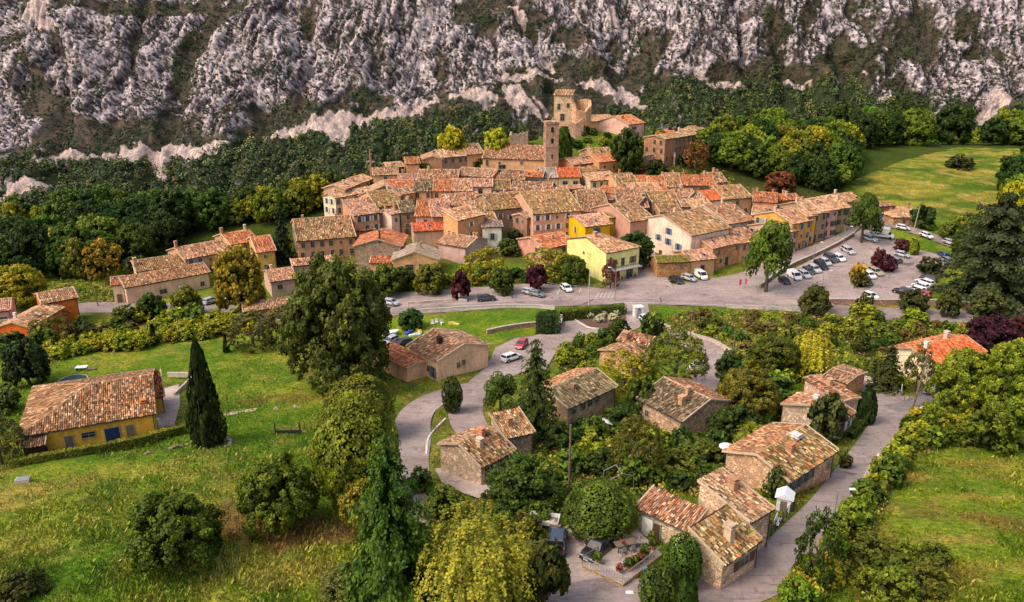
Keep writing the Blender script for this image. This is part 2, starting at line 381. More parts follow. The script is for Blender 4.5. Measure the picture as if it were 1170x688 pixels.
for b in ((10,570,60,26,STRAW,.8),(280,590,70,30,BROWN,.75),(350,610,70,22,BROWN,.8),(170,640,45,16,BROWN,.6),(330,655,60,15,STRAW,.5),(390,425,55,18,BROWN,.7),(330,455,80,10,BROWN,.5),
          (40,410,40,16,BROWN,.5),(1040,545,50,14,STRAW,.9),(1120,530,60,10,STRAW,.6),(1150,600,50,14,BROWN,.6),(1060,590,34,10,BROWN,.5),(1120,570,60,6,STRAW,.7),(1090,620,60,6,STRAW,.7),(1000,580,30,10,STRAW,.6),(1130,650,50,6,STRAW,.6),(30,620,50,18,STRAW,.4),(1080,660,40,14,BROWN,.5),(1010,620,25,20,STRAW,.6),(720,600,70,14,STRAW,.5),
          (800,370,120,12,BROWN,.5),(960,385,150,16,BROWN,.55),(1080,385,70,12,STRAW,.5),(150,480,80,10,GREEN,.9),(250,425,90,22,GREEN,.8),(60,600,90,30,LIME,.5),(150,560,110,22,GREEN,.5),
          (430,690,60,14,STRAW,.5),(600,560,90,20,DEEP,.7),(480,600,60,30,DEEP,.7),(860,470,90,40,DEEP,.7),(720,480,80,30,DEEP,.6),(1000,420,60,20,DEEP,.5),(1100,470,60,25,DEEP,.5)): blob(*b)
# village hill and wood floors are dark earth; the far meadow is smooth green
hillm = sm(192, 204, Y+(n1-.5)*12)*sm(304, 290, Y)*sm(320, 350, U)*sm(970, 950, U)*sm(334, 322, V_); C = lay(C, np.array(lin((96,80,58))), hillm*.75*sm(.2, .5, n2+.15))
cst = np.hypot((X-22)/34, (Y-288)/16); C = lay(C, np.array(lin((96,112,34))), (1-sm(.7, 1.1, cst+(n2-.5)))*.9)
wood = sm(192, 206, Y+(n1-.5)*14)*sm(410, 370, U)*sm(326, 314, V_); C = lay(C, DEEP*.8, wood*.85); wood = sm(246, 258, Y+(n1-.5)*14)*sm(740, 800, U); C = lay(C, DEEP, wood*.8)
mp_ = np.array([tuple(on(*p).xy) for p in ((966,208),(1002,196),(1035,183),(1080,171),(1110,168),(1170,170),(1300,185),(1300,250),(1100,252),(1040,246),(985,243),(962,222))])
inm = inpoly(X+(n1-.5)*6, Y+(n1-.5)*6, mp_); mcol = lay(np.array(lin((112,124,44)))*np.ones(X.shape+(1,)), np.array(lin((150,138,60))), sm(.42, .66, fbm(X/14, Y/14, 77))); mcol = lay(mcol, np.array(lin((78,102,32))), sm(.45, .65, fbm(X/20, Y/6, 87))*.9); mcol = lay(mcol, np.array(lin((176,150,84))), sm(.56, .7, fbm(X/5+Y/9, Y/2.5, 88, 4))*.7); mcol = mcol*(.75+.5*fbm(X/2.4, Y/1.6, 89, 3))[..., None]
C = np.where(inm[..., None], mcol, C)
isl = (dr > 0) & (dr < 1.6); C = lay(C, np.array(lin((120,92,70))), isl*.35)
idx = np.arange(X.size).reshape(X.shape)
F = np.stack([idx[:-1, :-1], idx[1:, :-1], idx[1:, 1:], idx[:-1, 1:]], -1).reshape(-1, 4)
def ground_mat():
    m, N, L, b = nt('meadow_ground'); a = nd(N, 'ShaderNodeAttribute', attribute_name='colr'); oc = objc(N)
    mp = N.new('ShaderNodeMapping'); mp.inputs['Rotation'].default_value = (0, 0, R(25)); mp.inputs['Scale'].default_value = (1, 1.9, 1); L.new(oc, mp.inputs[0])
    f = noise(N, L, 1.5, 6, .72, mp.outputs[0], .4); f2 = noise(N, L, .45, 4, .6, oc); f3 = noise(N, L, 5, 3, .7, mp.outputs[0])
    r = ramp(N, [(.34, (.2, .26, .2)), (.45, (.62, .7, .6)), (.54, (1.0, 1.0, .95)), (.66, (1.8, 1.6, 1.2))]); L.new(f, r.inputs[0])
    r2 = ramp(N, [(.35, (.72, .85, .7)), (.65, (1.25, 1.1, 1))]); L.new(f2, r2.inputs[0]); r3 = ramp(N, [(.35, g3(.65)), (.65, g3(1.3))]); L.new(f3, r3.inputs[0])
    c = mixc(N, L, a.outputs['Color'], r.outputs[0], .85, 'MULTIPLY'); c = mixc(N, L, c, r2.outputs[0], 1, 'MULTIPLY'); c = mixc(N, L, c, r3.outputs[0], .8, 'MULTIPLY')
    L.new(c, b.inputs['Base Color']); b.inputs['Roughness'].default_value = .95; b.inputs['Specular IOR Level'].default_value = .08; bump(N, L, b, f, .9, .35); return m
M['ground'] = ground_mat()
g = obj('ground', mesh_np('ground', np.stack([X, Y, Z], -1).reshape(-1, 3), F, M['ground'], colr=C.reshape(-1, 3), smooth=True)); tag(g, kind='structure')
GC = C; GD = dr
def gcol(x, y): return GC[np.clip((x-gxs[0]+.5).astype(int), 0, len(gxs)-1), np.clip((y-gys[0]+.5).astype(int), 0, len(gys)-1)]
def gdr(x, y): return GD[np.clip((x-gxs[0]+.5).astype(int), 0, len(gxs)-1), np.clip((y-gys[0]+.5).astype(int), 0, len(gys)-1)]

# ---------------------------------------------------------------- mountain across the valley
MT = [(340,392),(300,415),(270,445),(240,482),(200,528),(170,562),(130,612),(100,645),(60,674),(20,706),(0,730),(-40,790),(-100,900),(-170,1060)]
mpy = np.array([a for a, b in MT][::-1], float); mY = np.array([b for a, b in MT][::-1], float)
us = np.arange(-560, 1731, 1.6); vs = np.concatenate([np.arange(340, 250, -4.0), np.arange(250, -12, -1.3), np.arange(-12, -171, -5.0)])
Ug, Vg = np.meshgrid(us, vs, indexing='ij')
Yb = np.interp(Vg, mpy, mY); s = Yb/(cosp+(CY-Vg)/FPX*sinp); Xb = s*(Ug-CX)/FPX; Zb = CZ+s*(-sinp+(CY-Vg)/FPX*cosp)
wx = Ug+(fbm(Ug/40, Vg/40, 101)-.5)*50; wy = Vg+(fbm(Ug/30, Vg/30, 111)-.5)*26
fx_ = Ug+(fbm(Ug/9, Vg/9, 121)-.5)*16; fy_ = Vg+(fbm(Ug/9, Vg/9, 131)-.5)*10
vb = np.interp(wx, [-200,0,45,60,160,240,350,400,520,600,700,780,860,900,960,1000,1060,1170,1400], [128,128,142,134,130,120,124,116,106,76,66,68,66,54,46,76,102,126,116])
vf = np.interp(wx, [-200,0,60,120,200,240,330,420,480,560,620,700,780,860,950,1040,1120,1170,1400], [180,182,178,186,184,162,148,136,132,126,140,122,86,90,98,108,112,120,120])
rock = sm(10, -8, wy-vb)*.9
NEG = [(30,92,20,34,.9),(48,120,26,16,.9),(152,70,8,46,1),(207,78,8,52,1),(218,52,10,22,.9),(110,2,75,9,1),(175,8,60,8,.8),(560,14,62,26,1),(505,60,16,34,.5),(640,40,40,30,.8),(640,80,70,22,.9),(735,44,45,26,.8),(715,10,20,14,.5),
       (888,36,22,30,.9),(925,20,14,24,.7),(1060,45,30,40,.7),(1110,18,22,30,.7),(965,60,50,14,.7),(345,20,8,24,.6),(420,110,40,8,.6),(20,62,14,16,.5),(5,40,20,9,.6),(60,40,12,22,.6),(300,84,60,5,.5),(1140,70,16,34,.6),(1010,85,40,16,.6)]
POS = [(15,85,22,30,.8),(22,150,26,22,.9),(8,160,12,26,.7),(600,58,26,20,.7),(560,90,14,20,.4),(900,55,14,14,.6),(945,64,40,12,.7),(690,20,40,22,.5),(1000,100,60,20,.55),(1075,85,46,26,.6),(1150,60,20,40,.5),(840,40,22,18,.5),(1120,100,40,20,.5),(285,135,50,10,.35),(720,96,26,14,.4)]
def cleft(x, y, sd, o=5): return 1-np.abs(2*fbm(x, y, sd, o, .62)-1)
butt = sm(.70, .99, cleft((Ug+Vg*np.where(Ug < 520, .22, -.35)+(fbm(Ug/30, Vg/24, 174)-.5)*20)/62+7, Vg/210, 177, 2))
rock -= butt*np.where(Ug < 560, .6, .3)
for cx, cy, rx, ry, w in NEG: rock -= np.where(Ug < 560, 1.2, .85)*w*sm(1.25, .5, np.hypot((wx*.4+fx_*.6-cx)/rx, (wy*.4+fy_*.6-cy)/ry))
for cx, cy, rx, ry, w in POS: rock += w*sm(1.25, .4, np.hypot((fx_-cx)/rx, (fy_-cy)/ry))
right = sm(600, 900, Ug); n_big = fbm(Ug/34+Vg/90, Vg/55, 141, 4); n_mid = fbm(Ug/11+Vg/30, Vg/19, 151, 4); n_f = fbm(Ug/4.2+Vg/14, Vg/7.5, 161, 3)
rock = rock+.10*(1-right)+.12*sm(30, -10, wy-vb-20)+(n_big-.5)*1.2+(n_mid-.5)*1.5+(n_f-.5)*.5
rock -= right*.10*sm(140, 20, Vg*0+60); rock -= right*(fbm(Ug/20, Vg/18, 143, 4)-.50)*1.5
rk = sm(.32, .62, rock)
SCREE = [[(36,190),(70,168),(90,173),(120,170),(158,160),(170,168),(196,163),(222,166),(246,158),(262,164),(238,178),(214,184),(196,176),(184,206),(176,200),(160,172),(150,186),(100,178),(70,182)],
         [(0,232),(34,206),(50,210),(66,218),(40,222),(20,232),(0,236)],[(292,150),(345,138),(372,128),(402,126),(402,142),(376,160),(366,146),(340,150),(310,156)],[(376,160),(384,140),(400,136),(395,165)],
         [(400,130),(430,124),(470,116),(500,106),(503,112),(480,128),(462,126),(440,134),(404,142)],[(510,104),(545,100),(566,106),(570,112),(548,120),(530,114),(512,116)],
         [(575,96),(590,92),(600,106),(620,128),(612,128),(594,114),(588,122),(576,112)],[(548,118),(566,116),(560,128),(548,130)],[(612,106),(626,120),(627,128),(612,114)],[(560,84),(612,78),(640,84),(560,92)],
         [(655,92),(690,84),(700,96),(712,86),(724,98),(742,112),(730,116),(716,108),(706,118),(698,104),(676,98)],[(616,62),(636,64),(628,74),(618,72)],[(700,60),(716,76),(710,76),(696,62)],
         [(778,66),(792,74),(802,74),(812,86),(834,88),(858,94),(842,97),(816,92),(800,80),(780,78)],[(892,84),(916,86),(930,92),(910,94)],[(950,84),(962,86),(960,92),(948,88)],[(982,80),(992,84),(984,84)],
         [(1128,106),(1138,96),(1160,112),(1156,120),(1148,122),(1140,134),(1126,132),(1130,116)],[(1004,108),(1014,110),(1006,114)],[(1100,114),(1112,126),(1106,130),(1098,118)],
         [(580,8),(590,0),(600,20),(596,34),(588,20)],[(690,8),(700,0),(718,24),(722,38),(706,24)],[(655,0),(668,16),(676,26),(660,14)],[(20,0),(60,0),(52,14),(30,26),(14,20)],[(40,24),(66,18),(60,34),(44,36)]]
scree = np.zeros(Ug.shape)
for pl in SCREE: scree = np.maximum(scree, inpoly(Ug+(fx_-Ug)*.7+(n_f-.5)*9, Vg+(fy_-Vg)*.8+(n_f-.5)*9, pl).astype(float))
forest = sm(-6, 5, wy+(n_f-.5)*18-vf)*(1-scree)*(1-np.clip(rk*1.2, 0, 1))
# relief: the cliff is broken by near vertical ribs and clefts
def cleft(x, y, sd, o=5): return 1-np.abs(2*fbm(x, y, sd, o, .62)-1)
wv = (fbm(Ug/26, Vg/20, 173)-.5)*16; slant = np.where(Ug < 520, .28, -.10)+(n_big-.5)*.5
Ua = Ug+Vg*slant+wv
rid = cleft(Ua/15, Vg/62, 171)**3; rid2 = cleft(Ua/6.5+3, Vg/24, 181)**3; rid3 = cleft(Ua/3.0, Vg/8.5, 185)**3; rid4 = cleft(Ug/5.0, (Vg+Ug*.15)/3.4, 187)**4
lobe = fbm(Ug/60, Vg/70, 191, 3)-.5; bulge = fbm(Ua/13, Vg/26, 193, 3)-.5
disp = lobe*46-butt*15+rk*(bulge*9+(fbm(Ua/4.5,Vg/7,194,4)-.5)*5-(rid-.4)*7-(rid2-.4)*2.6-(rid3-.4)*1.2-(rid4-.4)*1.2+3)+(1-rk)*((n_mid-.5)*10+(n_f-.5)*4)+scree*(n_f-.5)*3
disp = disp*sm(330, 240, Vg)
nx = (fbm(Ug/20, Vg/20, 195)-.5)*.6
Xm = Xb+disp*nx*.6; Ym = Yb-disp*.62; Zm = Zb+disp*.35
dk = np.clip(sm(.70, .97, rid)*.85+sm(.68, .96, rid2)*.7+sm(.6, .95, rid3)*.5+sm(.7, .96, rid4)*.3+sm(.50, .36, fbm(Ug/2.2, Vg/2.8, 189, 3))*.5+sm(.45, .32, n_mid)*.4, 0, 1)  # dark clefts in the rock colour: lichen, plus crevice shade painted in
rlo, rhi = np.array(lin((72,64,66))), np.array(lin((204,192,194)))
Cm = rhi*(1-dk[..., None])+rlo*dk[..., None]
Cm = Cm*(1+((fbm(Ug/22, Vg/22, 201)-.5)[..., None]*np.array([.5, .42, .36])))
Cs = np.array(lin((76,72,62)))*np.ones(Ug.shape+(1,)); Cs = lay(Cs, np.array(lin((62,68,50))), sm(.36, .58, n_mid)); Cs = lay(Cs, np.array(lin((112,92,80))), sm(.52, .7, fbm(Ug/6, Vg/4, 211, 3))*.6)
Cs = lay(Cs, np.array(lin((58,58,32))), right*.35); Cf = np.array(lin((50,60,38)))*np.ones(Ug.shape+(1,))
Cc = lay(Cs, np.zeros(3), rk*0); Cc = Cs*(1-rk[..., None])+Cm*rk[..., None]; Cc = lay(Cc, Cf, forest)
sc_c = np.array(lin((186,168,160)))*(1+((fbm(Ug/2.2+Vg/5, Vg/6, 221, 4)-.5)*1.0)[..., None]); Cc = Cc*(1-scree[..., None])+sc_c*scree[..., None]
def mount_mat():
    m, N, L, b = nt('limestone_mountain'); a = nd(N, 'ShaderNodeAttribute', attribute_name='colr'); oc = objc(N)
    mp = N.new('ShaderNodeMapping'); mp.inputs['Scale'].default_value = (1, 1, .55); mp.inputs['Rotation'].default_value = (0, R(14), 0); L.new(oc, mp.inputs[0])
    f = noise(N, L, .55, 6, .78, mp.outputs[0], .5); f2 = noise(N, L, .12, 4, .6, mp.outputs[0])
    r = ramp(N, [(.36, g3(.25)), (.46, g3(.72)), (.55, g3(1.1)), (.68, g3(1.65))]); L.new(f, r.inputs[0])
    c = mixc(N, L, a.outputs['Color'], r.outputs[0], .8, 'MULTIPLY'); r2 = ramp(N, [(.35, (.85, .82, .85)), (.65, (1.12, 1.06, 1))]); L.new(f2, r2.inputs[0]); c = mixc(N, L, c, r2.outputs[0], 1, 'MULTIPLY')
    L.new(c, b.inputs['Base Color']); b.inputs['Roughness'].default_value = .95; b.inputs['Specular IOR Level'].default_value = .05; bump(N, L, b, f, .8, 1.6); return m
M['mountain'] = mount_mat()
idm = np.arange(Ug.size).reshape(Ug.shape); Fm = np.stack([idm[:-1, :-1], idm[:-1, 1:], idm[1:, 1:], idm[1:, :-1]], -1).reshape(-1, 4)[:, ::-1]
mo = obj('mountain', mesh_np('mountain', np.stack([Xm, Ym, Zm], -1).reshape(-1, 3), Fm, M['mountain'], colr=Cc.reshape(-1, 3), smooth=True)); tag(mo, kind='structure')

# ---------------------------------------------------------------- foliage
def unit(v): return v/np.maximum(np.linalg.norm(v, axis=-1, keepdims=True), 1e-9)
def sph(n, r): return unit(r.normal(size=(n, 3)))
def leaves(c, nrm, size, r, jit=.6, asp=.7):
    n = len(c); nn = unit(nrm+r.normal(size=(n, 3))*jit*.6); t = unit(np.cross(nn, sph(n, r))); b_ = np.cross(nn, t)
    s = (size*(.6+.8*r.random(n)))[:, None] if np.ndim(size) == 0 else size[:, None]
    V = np.stack([c-t*s, c-b_*s*asp, c+t*s, c+b_*s*asp], 1).reshape(-1, 3); return V, np.arange(4*n).reshape(n, 4)
def crown(kind, n, size, seed):
    r = np.random.default_rng(seed)
    if kind in ('round', 'sparse', 'bush', 'oak', 'small'):
        k = {'round': 34, 'oak': 60, 'sparse': 40, 'bush': 18, 'small': 12}[kind]
        d = sph(k, r); d[:, 2] = np.abs(d[:, 2])*1.0-(.45 if kind != 'bush' else .05)
        ga = np.arange(k)*2.39996; zf = 1-(np.arange(k)+.5)/k*(1.45 if kind != 'bush' else 1.05); d = np.stack([np.cos(ga)*np.sqrt(1-zf**2), np.sin(ga)*np.sqrt(1-zf**2), zf], -1); d = unit(d+r.normal(size=(k, 3))*.16); rad = .68+.22*r.random(k); lr = ({'round': .19, 'oak': .155, 'sparse': .15, 'bush': .24, 'small': .30}[kind])*(.7+.6*r.random(k))
        cz, rz = (.58, .42) if kind != 'bush' else (.34, .62)
        if kind == 'small': cz, rz = .56, .44
        lc = d*(rad*(.5-lr*.5)*1.55)[:, None]; lc[:, 2] = lc[:, 2]*rz/.5+cz
        k2 = k*(14 if kind != 'small' else 9); bl = r.integers(0, k, k2); d2 = unit(sph(k2, r)+d[bl]*.6+np.array([0, 0, .2])); c2 = lc[bl]+d2*(lr[bl]*(.72+.3*r.random(k2)))[:, None]*np.array([1, 1, .8])
        dist = np.linalg.norm((c2[:, None]-lc[None])/np.array([1, 1, .8]), axis=-1)/lr[None]; dist[np.arange(k2), bl] = 9; c2, bl, d2 = [q[dist.min(1) > .7] for q in (c2, bl, d2)]; k2 = len(c2)
        l2 = lr[bl]*(.22+.28*r.random(k2)); m = n; li = r.integers(0, k2, m); dd = unit(sph(m, r)+d2[li]*.5+np.array([0, 0, .15])); c = c2[li]+dd*(l2[li]*(.55+.75*r.random(m)**1.5))[:, None]*np.array([1, 1, .75])
        lt = r.random(k2); t = .04+.40*lt[li]+.38*r.random(m)+.16*dd[:, 2]; dd = unit(dd+d2[li]*.6)  # upper side of each leaf clump tinted lighter, top light put into colour
        nn, sz = dd, size
    elif kind == 'clip':
        d = sph(n, r); lump = fbm(d[:, 0]*4+d[:, 2]*2+9, d[:, 1]*4-d[:, 2]*3+9, seed, 3); c = d*np.array([.5, .5, .5])*(.80+.34*lump)[:, None]+r.normal(size=(n, 3))*.006+np.array([0, 0, .5]); nn = d; t = .05+.45*r.random(n)+.9*(lump-.3); sz = size
    elif kind in ('cypress', 'column'):
        z = r.random(n)**(1.15 if kind == 'cypress' else .85); a = r.random(n)*2*math.pi
        rad = .5*np.minimum(1, (z+.10)/.28)**.6*(1.001-z)**.62*1.25 if kind == 'cypress' else .5*np.clip(np.sin(np.pi*np.clip(z*.93+.05, 0, 1)**.8), 0, 1)**.45
        lump = fbm(np.cos(a)*3+z*6+9, np.sin(a)*3+z*(10 if kind == 'cypress' else 5)+9, seed, 3); rad = rad*(.50+1.0*lump if kind == 'cypress' else .9+.14*lump)
        c = np.stack([np.cos(a)*rad, np.sin(a)*rad, z*.98+.01], -1); nn = np.stack([np.cos(a), np.sin(a), .25+0*a], -1); t = .0+.38*r.random(n)+1.0*(lump-.36); sz = size
    elif kind in ('spruce', 'cedar', 'shaggy'):
        tiers = {'spruce': 15, 'cedar': 10, 'shaggy': 17}[kind]; isp = kind != 'cedar'
        tr = r.random((tiers, 14)); ti = r.integers(0, tiers, n) if kind == 'cedar' else np.minimum((tiers*(1-np.sqrt(1-r.random(n)*.98))).astype(int), tiers-1)
        f = ti/(tiers-1); K = 11 if kind != 'shaggy' else 8; bi = r.integers(0, K, n); a = (bi+tr[ti, bi % 14]*.8)*2*math.pi/K+ti*1.3
        L0 = (.5*(1-f)**(.8)+.03) if isp else .5*np.sqrt(np.clip(1-(f*1.0)**2.2, .02, 1)); L0 = L0*((.62+.4*tr[ti, (bi*3) % 14]) if kind != 'shaggy' else (.45+.7*tr[ti, (bi*3) % 14])); L0 = np.where(kind == 'shaggy', np.minimum(L0, .36+.1*tr[ti, bi % 14]), L0)
        u = r.random(n)**.6; a = a+r.normal(size=n)*.16*(1.1-u*.5); rad = L0*u
        zz = (.10 if isp else .2)+f*(.88 if isp else .76)-({'spruce': .07, 'cedar': .03, 'shaggy': .045}[kind])*u*(1-f*.5)*(1 if kind == 'spruce' else u)+r.normal(size=n)*({'spruce': .007, 'cedar': .010, 'shaggy': .013}[kind])+(tr[ti, 3]-.5)*.03
        c = np.stack([np.cos(a)*rad, np.sin(a)*rad, zz], -1); nn = np.stack([np.cos(a)*.5, np.sin(a)*.5, .9+0*a], -1); t = .1+.5*r.random(n)+.25*u; sz = size*(1.2-.5*f)
    elif kind == 'pine':
        k = 22; a = r.random(k)*2*math.pi; q = np.sqrt(r.random(k))*.38; z = .5+.42*(1-(q/.42)**2)*(.45+.55*r.random(k)); lc = np.stack([np.cos(a)*q, np.sin(a)*q, z], -1); lr = .11+.09*r.random(k)
        li = r.integers(0, k, n); dd = unit(sph(n, r)+np.array([0, 0, .35])); c = lc[li]+dd*lr[li][:, None]*np.array([1, 1, .45]); nn = dd+np.array([0, 0, .5]); t = .05+.35*r.random(k)[li]+.4*r.random(n)+.12*dd[:, 2]; sz = size  # pads tinted lighter towards the top, light put into the tint
    elif kind == 'willow':
        k = 230; d = sph(k, r); d[:, 2] = np.abs(d[:, 2]); st = d*np.array([.42, .42, .42])*(.5+.5*r.random(k))[:, None]+np.array([0, 0, .52]); Ls = .2+.32*r.random(k)
        li = r.integers(0, k, n); u = r.random(n); c = st[li]+np.stack([d[li, 0]*.14*u, d[li, 1]*.14*u, -Ls[li]*u*u+.05*u], -1)+r.normal(size=(n, 3))*.014
        nn = d[li]+np.array([0, 0, .5]); t = .15+.35*r.random(k)[li]+.45*r.random(n); sz = size
    rr_ = np.percentile(np.hypot(c[:, 0], c[:, 1]), 97); c[:, :2] *= .485/rr_
    z0, z1 = np.percentile(c[:, 2], 1), np.percentile(c[:, 2], 99.3); t0 = {'round': .10, 'oak': .07, 'sparse': .08, 'small': .12, 'pine': .28, 'willow': .03, 'spruce': .05, 'shaggy': .02, 'cedar': .03}.get(kind, 0.0)
    c[:, 2] = t0+(c[:, 2]-z0)/(z1-z0)*(.985-t0)
    if np.ndim(sz) > 0: sz = np.asarray(sz)*(.6+.8*r.random(len(c)))
    V, F = leaves(c, nn, sz, r); core = None
    return V, F, np.repeat(np.clip(t, 0, 1), 4)
def crown_mesh(kind, n, size, seed):
    V, F, t = crown(kind, n, size, seed)
    if kind not in ('willow', 'sparse', 'pine'):      # larger inner leaves in the darkest tint, crown shade put into colour
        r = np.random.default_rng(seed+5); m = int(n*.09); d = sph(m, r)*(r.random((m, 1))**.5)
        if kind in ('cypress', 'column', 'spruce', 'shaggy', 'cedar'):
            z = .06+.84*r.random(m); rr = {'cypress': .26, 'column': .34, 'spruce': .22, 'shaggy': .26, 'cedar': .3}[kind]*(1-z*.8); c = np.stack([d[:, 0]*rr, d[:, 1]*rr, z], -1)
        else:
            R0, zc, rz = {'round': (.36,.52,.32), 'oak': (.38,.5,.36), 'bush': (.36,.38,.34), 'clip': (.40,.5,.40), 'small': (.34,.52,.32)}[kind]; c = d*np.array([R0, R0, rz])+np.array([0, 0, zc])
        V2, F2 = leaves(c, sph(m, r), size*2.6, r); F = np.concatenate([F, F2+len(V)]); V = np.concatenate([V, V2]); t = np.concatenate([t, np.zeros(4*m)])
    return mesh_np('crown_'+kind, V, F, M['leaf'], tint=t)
def trunk_mesh(kind, seed):
    r = random.Random(seed); m = MB(); top = {'cypress': .5, 'column': .4, 'spruce': .97, 'shaggy': .9, 'cedar': .93, 'pine': .72, 'clip': .5, 'bush': .3}.get(kind, .5); w = .03 if kind != 'cypress' else .07
    if kind == 'pine': w = .035
    lean = (r.uniform(-.03, .03), r.uniform(-.03, .03)) if kind not in ('spruce', 'shaggy', 'cypress', 'column') else (0, 0)
    m.tube((0, 0, -.08), (lean[0], lean[1], top*.5), w*1.3, w*.85); m.tube((lean[0], lean[1], top*.5), (lean[0]*1.6, lean[1]*1.6, top), w*.85, w*.3)
    if kind not in ('cypress', 'column', 'spruce', 'shaggy', 'clip'):
        for k in range(6 if kind != 'bush' else 4):
            a = k*2.4+r.random(); z0 = top*(.45+.4*r.random()); L_ = .22+.12*r.random()
            m.tube((lean[0]*z0/top, lean[1]*z0/top, z0), (math.cos(a)*L_, math.sin(a)*L_, z0+.12+.12*r.random()), w*.5, w*.15, 6)
    return m.mesh('trunk_'+kind, M['bark'])
_pc = {}
def protos(kind, lod):
    key = (kind, lod)
    if key not in _pc:
        base = {'round': 23000, 'oak': 34000, 'sparse': 8000, 'bush': 7000, 'small': 3000, 'clip': 9000, 'cypress': 9000, 'column': 6000, 'spruce': 12000, 'shaggy': 22000, 'cedar': 18000, 'pine': 9000, 'willow': 13000}[kind]
        sz = {'round': .0165, 'oak': .0135, 'sparse': .015, 'bush': .02, 'small': .034, 'clip': .016, 'cypress': .022, 'column': .028, 'spruce': .017, 'shaggy': .017, 'cedar': .016, 'pine': .02, 'willow': .012}[kind]
        q = {0: 1, 1: .38, 2: .14, 3: .05}[lod]; nv = {0: 2, 1: 3, 2: 4, 3: 3}[lod]
        _pc[key] = [(crown_mesh(kind, max(120, int(base*q)), sz/math.sqrt(q), 1000+len(_pc)*13+v), trunk_mesh(kind, v+len(_pc)*7)) for v in range(nv)]
    return _pc[key]
def tree(name, bx, by, wpx, hpx, kind, c, label=None, group=None, cat='tree', base=None, v=None, zoff=0):
    p = base or on(bx, by); s = pxm(p); w, h = wpx/s, hpx/s/.97
    lod = 0 if wpx > 60 else 1 if wpx > 34 else 2 if wpx > 14 else 3
    ps = protos(kind, lod); cm, tm = ps[(v if v is not None else random.randrange(99)) % len(ps)]
    o = empty(name, (p.x, p.y, p.z-.15+zoff), random.uniform(0, 6.28), label, cat, group); o.scale = (w, w, h)
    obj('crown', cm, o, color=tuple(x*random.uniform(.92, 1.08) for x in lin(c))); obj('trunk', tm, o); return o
# ---------------------------------------------------------------- buildings
PAL = {  # canal tile colours: (colour, weight)
 'mix': [((190,134,98),4),((210,164,128),3),((158,116,86),3),((128,102,74),2),((226,198,168),2),((200,112,70),1.5),((84,66,52),1.5),((140,124,80),1.5)],
 'beige': [((208,164,130),4),((226,194,164),3),((186,136,104),3),((152,114,86),1.5),((112,88,68),.8),((198,120,80),1.2)],
 'moss': [((150,118,80),4),((172,138,98),3),((122,104,66),2.5),((86,72,54),2),((196,150,110),3),((196,120,76),2),((142,132,72),1.5),((220,192,158),1.5)],
 'orange': [((206,122,74),5),((192,110,66),3),((218,146,100),3),((168,96,60),2),((224,178,138),1),((116,82,60),1)],
 'new': [((222,112,60),5),((210,102,54),4),((228,132,82),2)],
 'pink': [((206,154,128),4),((198,138,110),3),((220,180,154),3),((168,118,94),1.5),((134,98,80),.8)],
 'rust': [((200,124,78),3),((214,178,142),2.5),((176,108,70),2.5),((130,104,76),1.5),((226,204,176),1),((92,72,56),1)],
 'stripe': [((208,186,146),3),((190,116,66),3),((146,134,72),2.5),((106,94,66),2.5),((222,204,172),1),((204,146,70),1.5),((80,70,52),2)],
 'lichen': [((146,132,104),3),((120,110,84),3),((170,154,126),2),((96,86,66),2.5),((190,144,104),1.5),((196,180,150),1),((76,68,54),2)],
 'cream': [((208,178,140),3.5),((224,200,164),2),((184,140,102),3),((192,110,66),2),((142,124,84),2.5),((98,80,60),2)],
 'grey': [((176,160,150),4),((156,140,130),3),((196,180,168),2)],
 'green': [((128,128,48),4),((110,116,44),3),((146,122,70),2),((160,110,70),1)],
}
ORR = {k: ([np.array(lin(c)) for c, w in v], np.array([w for c, w in v], float)/sum(w for c, w in v)) for k, v in PAL.items()}
ROOFGAIN = np.array([.90, .84, .74])
